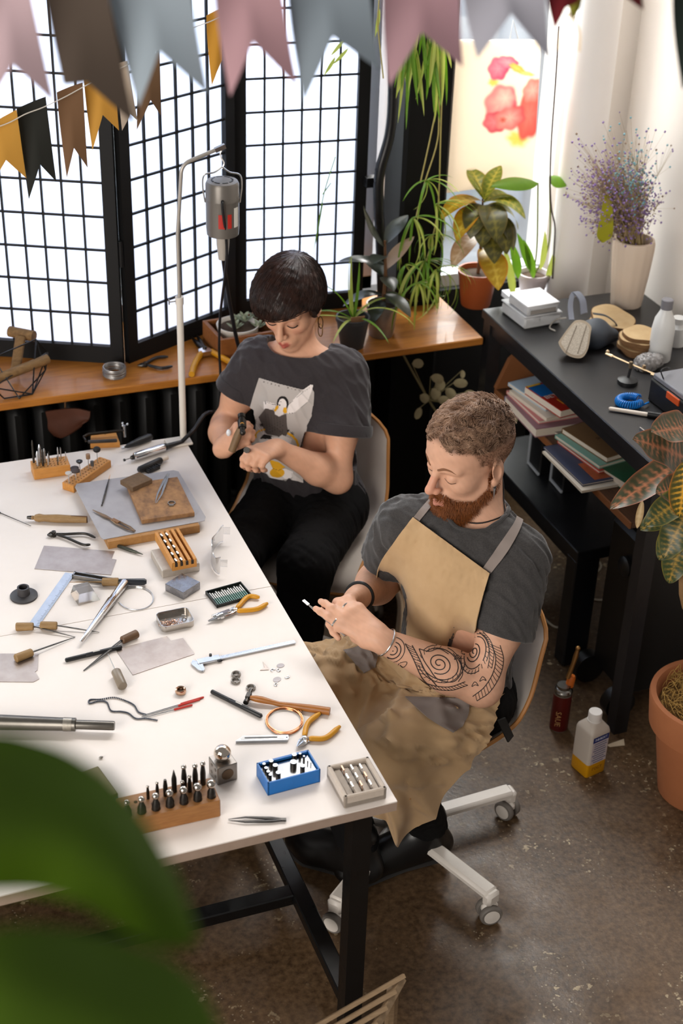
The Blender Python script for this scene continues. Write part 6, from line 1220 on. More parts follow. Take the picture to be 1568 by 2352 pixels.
# croton in orange pot
p = P(1101, 714, SZ); t = pot('croton_plant', 'yellow-veined croton in an orange plastic pot at the sill end', (p[0] + .01, p[1] + .055, SZ), .05, .066, .125, TERR)
MB().tube([(0, 0, .1), (.004, 0, .25), (0, .01, .37)], [.006, .006, .003], 8).build('stem', BARK, t)
def croton_col(base, vein, edge, s=1.0, nv=9, seed=0):
    b_, v_, e_ = (np.array(rgb(q)) for q in (base, vein, edge))
    def f(U, V):
        w = sstep(.14, .03, np.abs(V)) + sstep(.75, .95, np.abs(np.cos((U * nv * PI - np.abs(V) * 2.2)))) * sstep(1.0, .2, np.abs(V)) * .9; nz = hashn(np.stack([U * 9, V * 4, U * V], -1).reshape(-1, 3) * 3, seed).reshape(U.shape)
        w = np.clip(w * s * (.8 + .5 * nz), 0, 1)[..., None]; ee = (sstep(.86, 1.0, np.abs(V)) * .8)[..., None]; return (b_ * (1 - w) + v_ * w) * (1 - ee) + e_ * ee
    return f
CRM = mat('croton_leaf', '#808030', .38, attr='Col', transl=.25)
for i, (h_, az, el, L_, W_, bd, pal) in enumerate(((.36, 3.3, .6, .17, .06, 1.6, 0), (.36, .1, .6, .15, .065, 1.7, 1), (.35, 4.6, .5, .17, .07, 1.9, 2), (.36, 5.6, .6, .15, .07, 1.7, 1), (.35, 4.0, .5, .16, .065, 1.9, 2), (.37, 1.6, .9, .13, .05, .8, 1), (.25, 3.7, .2, .17, .055, 1.2, 3), (.31, 5.0, .3, .16, .07, 1.8, 2), (.2, 4.75, .2, .17, .075, 1.5, 0), (.33, 2.4, .5, .15, .06, 1.4, 0), (.37, .6, 1.0, .12, .045, .5, 1), (.37, 2.9, 1.2, .1, .04, .5, 1), (.33, 4.3, .4, .15, .06, 2.1, 2), (.31, 5.4, .35, .16, .065, 2.0, 2), (.34, 3.7, .45, .17, .06, 1.8, 0), (.28, 4.7, .25, .15, .065, 1.8, 2), (.34, 6.0, .4, .15, .06, 1.9, 1), (.27, 5.9, .2, .15, .06, 1.7, 0))):
    pl = (('#b8921f', '#e0c24a', '#d07a20'), ('#7a8a2a', '#d0c050', '#b9a030'), ('#4a4a26', '#7d7430', '#6b5a26'), ('#c7a07a', '#e3c9a8', '#b98a66'))[pal]
    leaf(t, 'leaf', CRM, (0, 0, h_), (math.cos(az) * math.cos(el), math.sin(az) * math.cos(el), math.sin(el)), (0, 0, 1), L_ * 1.12, W_ * 1.4, bend=bd, n=26, m=11, cup=.1, peak=.55, col=croton_col(*pl, 1.0, 8, i))
# plant in white pot behind the croton
p = P(1222, 690, .80); q = PY(1222, 660, 2.13); t = pot('windowsill_plant', 'broad-leaved plant in a white pot beside the white pipe', (q[0], 2.13, .84), .04, .052, .085, mat('pot_pinkwhite', '#d9cdd0', .45)); MB().box((q[0], 2.13, .83), (.16, .14, .02)).build('ledge', WF, None, smooth=False); struct(bpy.data.objects['ledge']); bpy.data.objects['ledge'].name = 'trim_1'
to = np.array(t.location)
for a, e, W_, b_ in (((1235, 420), (1150, 405), .05, -.1), ((1262, 405), (1300, 418), .045, .2)):
    A = PY(*a, 2.1) - to; B = PY(*e, 2.06) - to; MB().tube(smooth_path([(0, 0, .07), (PY(a[0] - 2, 560, 2.1) - to), A], 16), .003, 6).build('stalk', STEM, t); leaf(t, 'leaf', GRN, A, B - A, (0, -.5, 1), float(np.linalg.norm(B - A)) * 1.1, W_ * 1.3, bend=.5, n=14, m=7, cup=-.15)
for k_, (a, e, W_) in enumerate((((1178, 690), (1172, 575), .03), ((1190, 640), (1183, 560), .035), ((1240, 620), (1262, 540), .025), ((1215, 620), (1200, 545), .03), ((1255, 640), (1278, 590), .03), ((1225, 640), (1215, 560), .03))): A = PY(*a, 2.1) - to; B = PY(*e, 2.06) - to; leaf(t, 'leaf', GRN if k_ % 2 else GRY, A, B - A, (0, -1, .1), float(np.linalg.norm(B - A)), W_, bend=.5, n=12, m=5)
tag(MB().tube(smooth_path([PY(x_, y_, 2.08) for x_, y_ in ((1283, 60), (1276, 180), (1266, 320), (1263, 420), (1266, 480), (1274, 520), (1272, 570), (1268, 640))], 40), .0028, 6).build('twisted_cord', mat('cord_dark', '#4a3a3a', .8)), 'dark twisted cord hanging in front of the right window', 'cord')
# ================================================================== things on the sill
t = thing('cage_lamp', 'wire cage lamp with wooden bars at the left end of the sill', 'lamp', P(40, 895, SZ) - np.array([0, .03, 0])); o0 = P(40, 895, SZ); CW = wood('driftwood', '#8a6a42', '#5e4529', 30, (1, 4, 4), .75); Qp = lambda x_, y_, dz: P(x_, y_, SZ + dz) - o0
MB().tube([Qp(18, 752, .10), Qp(74, 763, .10)], .017, 10).build('wooden_bar', CW, t); MB().tube([Qp(43, 765, .10), Qp(30, 850, .02)], .016, 10, flat=.6).build('wooden_bar', CW, t); MB().tube([Qp(-15, 862, .05), Qp(105, 815, .06)], .015, 10).build('wooden_bar', CW, t)
pts = [Qp(*q) for q in ((-20, 812, .10), (78, 770, .11), (105, 800, .06), (100, 840, .03), (70, 895, .003), (5, 905, .003), (-20, 880, .05), (40, 905, .003))]
for i, j in ((0, 1), (1, 2), (2, 3), (3, 4), (4, 5), (5, 6), (0, 6), (1, 3), (4, 6), (2, 4), (0, 7), (1, 4), (3, 7), (6, 2)): MB().rod(pts[i], pts[j], .0022, n=6).build('cage_wire', BLACKM, t)
t = thing('wire_coil', 'coil of grey steel wire lying on the sill', 'wire coil', P(263, 862, SZ))
for k_ in range(9): MB().tube([((.033 + .0015 * math.sin(k_ * 2)) * math.cos(a), (.033 + .0015 * math.cos(k_ * 3)) * math.sin(a), .003 + .0032 * k_ + .001 * math.sin(2 * a + k_)) for a in np.linspace(0, 2 * PI, 36, endpoint=False)], .0019, 6, closed=True).build('strand', mat('galv_wire', '#a3a09e', .35, metal=.8), t)
pliers('round_pliers', 'black-handled round pliers on the sill right of the wire coil', (316, 844), [(340, 836), (360, 826), (386, 824)], [(345, 845), (370, 850), (396, 846)], (334, 842), DSTEEL, BLKP, .005, z=SZ)
t = thing('wire_cutters', 'large wire cutters with yellow handles on the sill', 'cutters', P(470, 815, SZ)); o0 = P(470, 815, SZ); Q2 = lambda x_, y_, dz=.012: P(x_, y_, SZ) - o0 + np.array([0, 0, dz])
for pts, m_, r_ in (([(462, 820), (448, 842), (440, 868)], YEL, .0095), ([(486, 815), (520, 835), (545, 850)], YEL, .0095)): MB().tube(smooth_path([Q2(*q) for q in pts], 14), r_, 10).build('grip', m_, t)
for pts in ([(470, 812), (456, 800), (440, 782)], [(472, 812), (462, 795), (452, 778)]): MB().tube([Q2(*q) for q in pts], [.008, .009, .003], 10).build('blade', DSTEEL, t)
MB().prism([(-.02, -.012), (.022, -.01), (.02, .014), (0, .022), (-.018, .014)], .004, .02, c=Q2(470, 818, 0)).build('jaw_plate', CHROME, t, smooth=False); MB().tube([Q2(470, 812, .004), Q2(470, 812, .024)], .007, 14).build('pivot', DSTEEL, t)
t = thing('leather_pouch', 'brown leather pouch hanging in the dark under the sill', 'pouch', PY(155, 985, 2.05)); o0 = PY(155, 985, 2.05); MB().rod(PY(150, 942, 2.03) - o0, np.array([0, -.02, .826 - o0[2]]), .003).build('hanging_loop', BARK, t); MB().sheet(surf([[PY(x_, y_, 2.05 - .03 * k_) - o0 for k_, (x_, y_) in enumerate(r)] for r in (((105, 945), (140, 940), (175, 938), (208, 945)), ((110, 965), (145, 962), (175, 958), (205, 962)), ((112, 985), (140, 995), (165, 985), (190, 972)), ((125, 1000), (142, 1005), (160, 998), (185, 980)))], 16, 16), .006).build('pouch', mat('brown_leather', '#5c3424', .6, var='#472618', vscale=25), t)
# ================================================================== flexshaft motor on its pole
PB = P(421, 1008, TZ); py0 = float(PB[1]); t = thing('motor_stand', 'white hanging stand clamped to the far table corner', 'stand', PB); WS_ = mat('stand_white', '#d9d2c8', .45); zc = float(PY(418, 690, py0)[2]) - TZ; top = PY(415, 378, py0) - PB; e1 = PY(505, 340, py0) - PB
MB().box((-.02, -.02, .004), (.075, .05, .008), bev=.002).build('clamp_plate', WS_, t, smooth=False); MB().tube([(0, 0, 0), (0, 0, zc)], .0098, 16).build('lower_tube', WS_, t); MB().tube([(0, 0, zc - .01), (0, 0, zc + .012)], .012, 16).build('collar', WS_, t)
ee = nrm(e1 - top); bz = [(1 - k_) ** 2 * (top - np.array([0, 0, .03])) + 2 * k_ * (1 - k_) * top + k_ * k_ * (top + ee * .03) for k_ in np.linspace(0, 1, 9)]; rp = np.array([(0, 0, zc), (0, 0, (zc + top[2]) / 2)] + bz + [(top + e1) / 2, e1]); MB().tube(rp, .0055, 10).build('upper_rod', mat('rod_grey', '#b0aaa2', .35, metal=.5), t); b = MB().tube([(-.012, 0, zc), (-.03, 0, zc)], .0022, 8); b.tube([(-.03, 0, zc - .008), (-.03, 0, zc + .008)], .002, 8); b.build('wing_screw', STEEL, t); MB().box(e1, (.03, .012, .012), R=roty(-.35)).build('rod_tip', STEEL, t)
MT = PY(510, 412, py0); t = thing('flexshaft_motor', 'grey hanging flexshaft motor with red label', 'motor', MT); gm = mat('motor_grey', '#6f6a64', .35, metal=.35); R0 = .046; Hm = .155
MB().lathe([(.0001, .0), (.018, 0), (R0 * .92, -.004), (R0, -.012), (R0, -.05), (R0 * 1.01, -.052), (R0 * 1.01, -.056), (R0, -.058), (R0, -Hm + .02), (R0 * .96, -Hm), (.02, -Hm - .004), (.0001, -Hm - .004)], 40).build('housing', gm, t); MB().lathe([(.019, -Hm), (.018, -Hm - .03), (.013, -Hm - .075), (.0001, -Hm - .075)], 20).build('nose_cone', mat('nose_grey', '#a8a096', .5), t)
for k_ in range(8):
    a = k_ * PI / 4; MB().tube([(.028 * math.cos(a + s_), .028 * math.sin(a + s_), -.0018) for s_ in np.linspace(-.28, .28, 6)], .0032, 6, flat=.5, up=(0, 0, 1)).build('vent', BLKP, t)
cdm = nrm((CAM - MT) * np.array([1, 1, 0])); lat = np.array([-cdm[1], cdm[0], 0])
def label_patch(a0, a1, z0, z1, m_, nm): MB().sheet([[R0 * 1.012 * (math.cos(a) * cdm + math.sin(a) * lat) + np.array([0, 0, z_]) for z_ in (z0, (z0 + z1) / 2, z1)] for a in np.linspace(a0, a1, 8)], .001).build(nm, m_, t)
label_patch(-.25, .15, -.085, -.125, mat('red_label', '#b3271c', .5), 'red_label'); label_patch(.3, .55, -.085, -.125, mat('red_label', '#b3271c', .5), 'red_label'); label_patch(.75, 1.1, -.07, -.125, mat('white_label', '#d8d4cc', .5), 'white_label')
for s in (-1, 1): MB().tube(smooth_path([s * lat * R0 * 1.03 + np.array([0, 0, -.065]), s * lat * R0 * 1.15 + np.array([0, 0, -.02]), s * lat * R0 * 1.05 + np.array([0, 0, .012]), s * lat * R0 * .45 + np.array([0, 0, .02]), np.array([0, 0, .035])], 20), .0025, 6).build('bail', SIL, t)
MB().tube(smooth_path([np.array([0, 0, .03]), np.array([.006, 0, .045]), np.array([-.002, 0, .06]), np.array([-.004, 0, .075]), np.array([.004, 0, .085]), (PB + e1 - MT)], 20), .0018, 6).build('hook', SIL, t)
m0 = MT + np.array([0, 0, -Hm - .07]); tag(MB().tube(smooth_path([m0, PY(516, 620, 1.68), PY(530, 710, 1.74), PY(552, 810, 1.80), PY(600, 930, 1.86), PY(575, 985, 1.80), np.array([.10, 1.70, .80]), hp_end + np.array([.04, .02, .02]), hp_end], 60), .0062, 8).build('flexible_shaft', mat('shaft_black', '#17171a', .4)), 'black flexible shaft running from the motor to the handpiece', 'cable')
tag(MB().tube(smooth_path([MT + cdm * R0 + np.array([0, 0, -.045]), MT + cdm * (R0 + .012) + np.array([0, 0, -.06]), PY(520, 560, py0 - .03), PY(518, 620, py0), PY(506, 720, 1.80), PY(503, 800, 1.83), PY(506, 870, 1.83), PY(503, 1000, 1.83)], 50), .004, 8).build('power_cord', mat('cord_black', '#151517', .5)), 'thin black power cord hanging from the motor past the sill', 'cable')
# ================================================================== on the black side desk (top z = .93)
DZ = .9303
def desk_at(x_, y_, z=DZ): return P(x_, y_, z)
FROST = mat('frosted_plastic', '#dfe0e2', .35, trans=.35, ior=1.2, var='#c9cacd', vscale=30)
t, L, Wd = BK('storage_box', 'larger frosted plastic storage box, lower of two stacked on the desk', 'box', (1203, 758), (1298, 742), (1142, 706), DZ); L = .135; Wd = .15
for c_, d_, nm in (((L / 2, Wd / 2, .019), (L, Wd, .038), 'body'), ((L / 2, Wd / 2, .041), (L + .004, Wd + .004, .006), 'lid')): MB().box(c_, d_, bev=.006).build(nm, FROST, t)
MB().box((L * .3, -.002, .03), (.02, .004, .016)).build('latch', FROST, t)
t, L, Wd = BK('storage_box', 'smaller frosted plastic box on top of the larger storage box', 'box', (1210, 728), (1305, 712), (1175, 672), DZ + .0445); L = .115; Wd = .12
MB().box((L / 2, Wd / 2, .016), (L, Wd, .032), bev=.005).build('body', FROST, t); MB().box((L / 2, Wd / 2, .033), (L + .003, Wd + .003, .005), bev=.002).build('lid', mat('lid_white', '#e8e9ec', .3), t); MB().box((L / 2, .0, .012), (L * .8, .003, .014)).build('contents', mat('box_contents', '#8a8580', .7), t)
# respirator mask
t = thing('respirator_mask', 'dark respirator mask with pale oval filter lying on the desk', 'respirator', P(1330, 800, DZ)); o0 = P(1330, 800, DZ); RUB = mat('rubber_slate', '#363c45', .55); q3 = lambda x_, y_, z_: P(x_, y_, DZ + z_) - o0
FIL = mat('filter_beige', '#b9ab98', .8, var='#a39480', vscale=60)
def pad(cpx, rx, ry, hgt, ang, mt, tl, nm, par): return None
S_ = SDF(); S_.ell(o0 + q3(1355, 768, .040), (.055, .048, .038), rotz(.5), .0); S_.cap(o0 + q3(1350, 775, .03), o0 + q3(1372, 755, .05), .03, .03, .03); S_.cap(o0 + q3(1375, 775, .03), o0 + q3(1405, 770, .026), .03, .022, .03)
v_, f_ = polygonize(S_, o0 - .14, o0 + .2, .006); np_mesh('facepiece', v_ - o0, f_, RUB, t)
pl0 = [(1283, 790), (1287, 778), (1314, 742), (1328, 735), (1345, 738), (1357, 750), (1356, 765), (1350, 800), (1338, 820), (1320, 822), (1298, 812)]
def filt(sc, off, th): c_ = np.mean(pl0, 0); pts = [(c_ + (np.array(q) - c_) * sc) for q in pl0]; pts = smooth_path([(*q, 0) for q in pts], 44, True)[:, :2]; nrmv = nrm(CAM - P(1320, 780, DZ + .05)); base = [PD(*q, 4.30) for q in pts]; return [b_ + nrmv * off - o0 for b_ in base], nrmv * th
dF = float(np.linalg.norm(P(1320, 785, DZ + .05) - CAM) / np.linalg.norm(ray(1320, 785)))
def filt(sc, off, th):
    c_ = np.mean(pl0, 0); pts = smooth_path([(*(c_ + (np.array(q) - c_) * sc), 0) for q in pl0], 44, True)[:, :2]; nv = nrm(CAM - P(1320, 785, DZ + .05)); A = [PD(*q, dF) + nv * off - o0 for q in pts]; B = [a_ - nv * th for a_ in A]; n = len(A); return MB().add(A + B, [tuple(range(n)), tuple(range(2 * n - 1, n - 1, -1))] + [(i, n + i, n + (i + 1) % n, (i + 1) % n) for i in range(n)])
filt(1.0, .014, .05).build('filter_rim', FIL, t); filt(.86, .0155, .004).build('filter_face', mat('filter_mesh', '#cfc6b8', .9, var='#9b9182', vscale=300, contrast=(.45, .55)), t)
nv = nrm(CAM - P(1320, 785, DZ + .05))
for s_ in (-14, 14): MB().tube([PD(1335 + s_ * .8, 748, dF) + nv * .016 - o0, PD(1312 + s_, 812, dF) + nv * .016 - o0], .0015, 6).build('filter_rib', mat('rib_dark', '#8b8173', .8), t)
MB().sheet(surf([[q3(*k_) for k_ in r] for r in (((1306, 735, .06), (1318, 735, .06)), ((1304, 700, .09), (1315, 696, .09)), ((1312, 672, .11), (1326, 670, .11)), ((1330, 690, .1), (1343, 686, .1)), ((1334, 722, .07), (1348, 718, .07)))], 24, 4), .004).build('head_strap', mat('strap_grey', '#6e717c', .6), t)
MB().tube(smooth_path([q3(1362, 720, .07), q3(1392, 726, .06), q3(1415, 745, .03), q3(1412, 765, .01)], 20), .007, 8, flat=.3).build('head_strap', RUB, t); MB().tube(smooth_path([q3(1300, 730, .03), q3(1275, 735, .02), q3(1262, 752, .005), q3(1275, 760, .005)], 20), .0025, 6).build('elastic', mat('elastic_grey', '#9b968f', .7), t)
# wood slices
SL = wood('slice_wood', '#c9ad82', '#b08f62', 14, (1, 1, 6), .7); BRK = mat('slice_bark', '#7d5c3c', .9, var='#5f4229', vscale=60)
def slab(px, py, z, r, sx, sy, lb, seed, th=.012):
    p = P(px, py, DZ); t = thing('wood_slice', lb, 'wood slice', (p[0], p[1], DZ + z), seed * .7, 'wood slices on the desk'); n = 36; rad = [r * (1 + .05 * math.sin(3 * a + seed) + .04 * math.sin(5 * a + 2 * seed)) for a in np.linspace(0, 2 * PI, n, endpoint=False)]
    poly = [(rad[i] * math.cos(2 * PI * i / n) * sx, rad[i] * math.sin(2 * PI * i / n) * sy) for i in range(n)]; MB().prism(poly, 0, th).build('bark', BRK, t); MB().prism([(x_ * .97, y_ * .97) for x_, y_ in poly], -.0002, th + .0006).build('slice', SL, t, smooth=False); return t
slab(1398, 748, 0, .075, 1.15, .9, 'large wood slice, lower of two behind the respirator', 1, .014); slab(1404, 745, .0147, .078, 1.25, .85, 'large oval wood slice, upper of two behind the respirator', 2)
for k_ in range(5): slab(1464 + 3 * (-1) ** k_, 806, .0125 * k_, .056 + .003 * (k_ % 2), 1.05, 1.0, ('small wood slice at the bottom of the five-slice stack', 'small wood slice, second from below in the stack', 'small wood slice in the middle of the five-slice stack', 'small wood slice, fourth from below in the stack', 'small wood slice on top of the five-slice stack')[k_], k_ + 3, .011)
# vase with dried flowers
vp = P(1440, 700, DZ); t = thing('dried_flower_vase', 'fluted cream vase with purple and teal dried flowers', 'vase', (vp[0], vp[1] + .01, DZ)); n = 72; hV = .225; rows_ = []
for z_, r_, fl in ((0, .049, .8), (.01, .050, 1), (.1, .059, 1), (.19, .066, 1), (.215, .066, .9), (hV, .064, .6), (hV + .001, .058, 0), (hV - .03, .056, 0), (hV - .06, .05, 0)): rows_.append([(r_ * (1 + .035 * fl * abs(math.sin(7 * a))) * math.cos(a), r_ * (1 + .035 * fl * abs(math.sin(7 * a))) * math.sin(a), z_) for a in np.linspace(0, 2 * PI, n, endpoint=False)])
MB().grid(np.array(rows_).transpose(1, 0, 2), True).build('vase', mat('vase_cream', '#d2c0ae', .7), t, ang=25); MB().lathe([(.0001, .001), (.05, .001)], 30, cap=False).build('vase_base', mat('vase_cream', '#d2c0ae', .7), t); vo = np.array(t.location); fl_a, fl_b, fl_c = [], [], []; stm = MB()
def bloom(px, py, Y): return PY(px, py, Y) - vo
for k_ in range(150):
    gx = RNG.normal(1440, 38); gy = RNG.normal(455, 62); kind = 0
    if k_ % 4 == 0: gx = RNG.normal(1375, 28); gy = RNG.normal(415, 45)
    gy = max(gy, 300) if gx > 1395 else max(gy, 320); e = bloom(np.clip(gx, 1318, 1540), np.clip(gy, 295, 535), vo[1] + RNG.normal(0, .05)); s0 = np.array([RNG.normal(0, .018), RNG.normal(0, .018), hV - .03]); mid = s0 * .5 + e * .5 + np.array([0, 0, .03]); pth = smooth_path([s0, mid, e], 7); stm.tube(pth, [.0012, .0011, .0009, .0007, .0006, .0005, .0004], 3)
    for j in range(16):
        b_ = pth[RNG.integers(4, 7)] + RNG.normal(0, .022, 3); stm.tube([pth[4], b_], [.0004, .0003], 3); teal = gx > 1400 and gy < 430 and RNG.uniform() < .6; (fl_b if teal else fl_a if RNG.uniform() < .8 else fl_c).append(b_)
k = stm.build('flower_stems', mat('dry_stem', '#a8946a', .8), t); k['kind'] = 'stuff'
for pts, mt_, nm in ((fl_a, mat('bloom_purple', '#8a70a8', .8), 'purple_blossoms'), (fl_b, mat('bloom_teal', '#77a9b5', .8), 'teal_blossoms'), (fl_c, mat('bloom_brown', '#8d7560', .8), 'dry_blossoms')):
    c_ = np.array(pts); oct_ = np.array([(1, 0, 0), (-1, 0, 0), (0, 1, 0), (0, -1, 0), (0, 0, 1), (0, 0, -1)]) * RNG.uniform(.0026, .0052, (len(c_), 1, 1)); vv = (c_[:, None] + oct_).reshape(-1, 3); ff = np.array([(0, 2, 4), (2, 1, 4), (1, 3, 4), (3, 0, 4), (2, 0, 5), (1, 2, 5), (3, 1, 5), (0, 3, 5)]); fq_ = (np.arange(len(c_))[:, None, None] * 6 + ff).reshape(-1, 3); o = np_mesh(nm, vv, fq_, mt_, t); o['kind'] = 'stuff'
A = PY(1395, 445, 1.74); B = PY(1386, 555, 1.74); o = MB().sheet(surf([[PY(1386, 450, 1.74) - A, PY(1402, 445, 1.74) - A], [PY(1378, 500, 1.74) - A, PY(1408, 500, 1.72) - A], [PY(1370, 540, 1.74) - A, PY(1405, 542, 1.72) - A], [PY(1382, 557, 1.74) - A, PY(1386, 557, 1.73) - A]], 14, 6), .001).build('paper_leaf', mat('lime_paper', '#a8a51e', .7, transl=.3), None, A); tag(o, 'lime green leaf hanging beside the dried flowers', 'leaf')
# bottles, toolbox, helping hand, blue hose, knife, phone
bp_ = P(1512, 825, DZ); t = thing('white_bottle', 'tall white plastic bottle with grey cap on the desk', 'bottle', bp_); MB().lathe([(.0001, 0), (.033, 0), (.035, .004), (.035, .10), (.03, .135), (.018, .16), (.016, .175)], 32).build('body', mat('bottle_white', '#dcdcda', .35), t); MB().lathe([(.018, .168), (.018, .196), (.016, .198), (.0001, .198)], 28).build('cap', mat('cap_grey', '#77757a', .5), t)
bp_ = P(1550, 790, DZ); t = thing('pill_bottle', 'small white bottle partly cut off at the right edge', 'bottle', (bp_[0], bp_[1], DZ)); MB().lathe([(.0001, 0), (.03, 0), (.03, .06), (.02, .072), (.02, .09), (.0001, .09)], 28).build('body', mat('bottle_white', '#dcdcda', .35), t)
t, L, Wd = BK('tool_box', 'black tool box with orange latch at the right edge of the desk', 'tool box', (1572, 985), (1700, 960), (1487, 830), DZ); L = .14; Wd = .19
MB().box((L / 2, Wd / 2, .035), (L, Wd, .07), bev=.004).build('body', BLKP, t); MB().box((L / 2 + .004, Wd / 2, .078), (L - .004, Wd - .004, .016), bev=.003).build('lid', mat('lid_greyblue', '#77787e', .4), t); MB().box((-.001, Wd * .38, .06), (.006, Wd * .32, .02), bev=.001).build('latch', mat('orange_latch', '#c8501c', .5), t); MB().tube(smooth_path([(.01, Wd * .75, .087), (.004, Wd * .8, .11), (.03, Wd * .85, .112), (.05, Wd * .9, .1)], 16), .002, 6).build('wire_handle', BLKP, t)
t = thing('helping_hand', 'brass helping-hand clamp stand with two alligator clips', 'clamp stand', P(1440, 880, DZ)); o0 = P(1440, 880, DZ); q3 = lambda x_, y_, z_: P(x_, y_, DZ + z_) - o0; BRS = mat('brass_pale', '#b7a284', .35, metal=.9)
MB().lathe([(.0001, 0), (.03, 0), (.03, .012), (.012, .02), (.0001, .02)], 24).build('base', BLKP, t); MB().tube([(0, 0, .015), q3(1450, 838, .06)], .004, 8).build('post', BLKP, t); MB().tube([q3(1400, 815, .08), q3(1452, 838, .065), q3(1505, 860, .05)], .0028, 8).build('cross_rod', BRS, t)
for a, b_ in (((1405, 818, .08), (1390, 812, .085)), ((1495, 858, .052), (1532, 872, .045))): MB().tube([q3(*a), q3(*b_)], [.006, .0025], 8).build('clip', BRS, t)
for a in ((1448, 838, .07), (1478, 846, .06)): MB().box(q3(*a), (.008, .008, .02)).build('joint', BRS, t)
MB().ball(q3(1395, 808, .085), .006).build('thumbscrew', BRS, t)
o0 = P(1485, 845, DZ); v = []; S_ = SDF(); S_.ell(o0 + np.array([0, .0, .02]), (.034, .03, .02), None, 0); S_.cap(o0 + np.array([-.02, 0, .01]), o0 + np.array([.03, -.01, .025]), .016, .012, .02); clothfold(S_, .008, 70, 4); v_, f_ = polygonize(S_, o0 - .07, o0 + .08, .004); tag(np_mesh('plastic_bag', v_, f_, mat('bag_grey', '#a9a5a3', .25, trans=.3)), 'crumpled clear plastic bag behind the helping hand', 'bag')
t = thing('coiled_hose', 'bright blue coiled air hose lying on the desk', 'hose', P(1445, 930, DZ)); n = 420; R1, r1, tn = .034, .0105, 30; pts = []
for i in range(n): a = .3 + 5.2 * i / n; ph = 2 * PI * tn * i / n; rr = R1 + r1 * math.cos(ph); pts.append((rr * math.cos(a), rr * .8 * math.sin(a), .013 + r1 * math.sin(ph)))
MB().tube(pts, .0022, 5).build('coil', mat('hose_blue', '#1173c4', .35), t); MB().tube([pts[-1], (.03, -.03, .012), (.05, -.02, .01)], .003, 6).build('hose_end', mat('hose_blue', '#1173c4', .35), t)
t, L = LT('modelling_knife', 'long white knife with black collar lying on the desk', 'knife', (1397, 943), (1600, 975), DZ); turn([(0, .003), (.004, .0055), (L * .45, .006)], .007).build('handle', mat('knife_white', '#d8ccc0', .5), t); turn([(L * .44, .009), (L * .62, .009)], .009).build('collar', BLKP, t); turn([(L * .61, .006), (L, .005)], .007).build('handle_end', mat('knife_white', '#d8ccc0', .5), t)
t, L, Wd = BK('phone', 'dark phone lying on the desk under the croton leaf', 'phone', (1490, 1005), (1560, 990), (1465, 985), DZ); MB().box((L / 2, Wd / 2, .005), (L, .04, .009), bev=.002).build('body', BLKP, t); MB().box((0, Wd / 2, .005), (.003, .038, .01)).build('edge', CHROME, t)
# ================================================================== books on the shelf (z = .69)
BZ = .6895; PAGES = mat('book_pages', '#d6cbbb', .8, var='#c3b6a4', vscale=(60), stretch=(1, 1, 12))
def book(label, px, py, z, w, d, h, rz, cover, spine=None, tilt=0.0, txt=None, tcol='#e8dcc0', tsize=.02):
    p = P(px, py, BZ + z); t = thing('book', label, 'book', (p[0], p[1], BZ + z), rz, 'books on the shelf')
    if tilt: t.rotation_euler = (0, tilt, rz)
    cm = mat('cover_' + cover, cover, .4); MB().box((0, 0, h / 2), (w - .004, d - .004, h - .004)).build('pages', PAGES, t, smooth=False); MB().box((0, 0, h - .001), (w, d, .002)).build('cover', cm, t, smooth=False); MB().box((0, 0, .001), (w, d, .002)).build('back_cover', cm, t, smooth=False)
    MB().box((0, d / 2 - .001, h / 2), (w, .002, h)).build('spine', mat('cover_' + (spine or cover), spine or cover, .4), t, smooth=False)
    if txt: text('cover_title', txt, tsize, mat('title_' + tcol, tcol, .5), t, (0, -.01, h + .0003))
    return t
rz = .12
book('thick slate-blue and rose book at the bottom of the far pile', 1248, 958, 0, .17, .235, .03, rz - .15, '#8f6a72', '#6d7690'); book('pink paperback under the blue book in the far pile', 1250, 930, .0305, .16, .22, .012, rz - .1, '#c77a78'); book('cream paperback in the middle of the far pile', 1256, 925, .043, .15, .21, .012, rz, '#d3c7b5'); book('pale blue paperback near the top of the far pile', 1246, 905, .0555, .13, .2, .012, rz + .05, '#a9bccb')
t = book('red and blue book lying on top of the far pile', 1284, 922, .068, .135, .185, .026, rz + .05, '#a3261a', '#d9d0c4'); MB().box((0, .045, .0272), (.132, .07, .0006)).build('cover_band', mat('cover_blue', '#165d9c', .4), t, smooth=False); MB().box((-.04, .084, .0272), (.05, .012, .0006)).build('cover_band', mat('cover_yellow', '#d8a521', .4), t, smooth=False); text('cover_title', 'ВЕТЕР', .026, mat('title_white', '#d8c9c0', .5), t, (-.02, -.002, .0275)); text('cover_title', '15', .05, mat('title_orange', '#d98a2a', .5), t, (-.02, -.045, .0275))
book('grey notebook between the far and near piles', 1300, 975, .0, .16, .2, .01, rz + .25, '#8d8880'); book('wide magazine at the bottom of the near pile', 1352, 1075, 0, .185, .25, .008, rz - .12, '#cfc4b4'); t = book('dark magazine with orange cover art in the near pile', 1352, 1062, .0085, .18, .24, .008, rz - .1, '#3a3f55'); MB().box((.02, -.06, .0083), (.13, .1, .0006)).build('cover_art', mat('cover_fire', '#a8522a', .5, var='#5a2a1a', vscale=40), t, smooth=False)
book('thin red and white paperback in the near pile', 1372, 1040, .017, .15, .21, .01, rz + .02, '#b5453a'); book('green-edged book under the brown notebook in the near pile', 1370, 1028, .0275, .155, .215, .012, rz + .05, '#79a695'); t = book('brown kraft notebook on top of the near pile', 1385, 1015, .040, .155, .21, .018, rz + .08, '#77593a'); text('cover_title', 'SKETCH', .016, mat('title_dark', '#3a2a1a', .6), t, (0, .0, .0185))
book('dark green book at the near end of the shelf', 1440, 1095, 0, .13, .17, .028, rz + .1, '#2a5a3e'); 
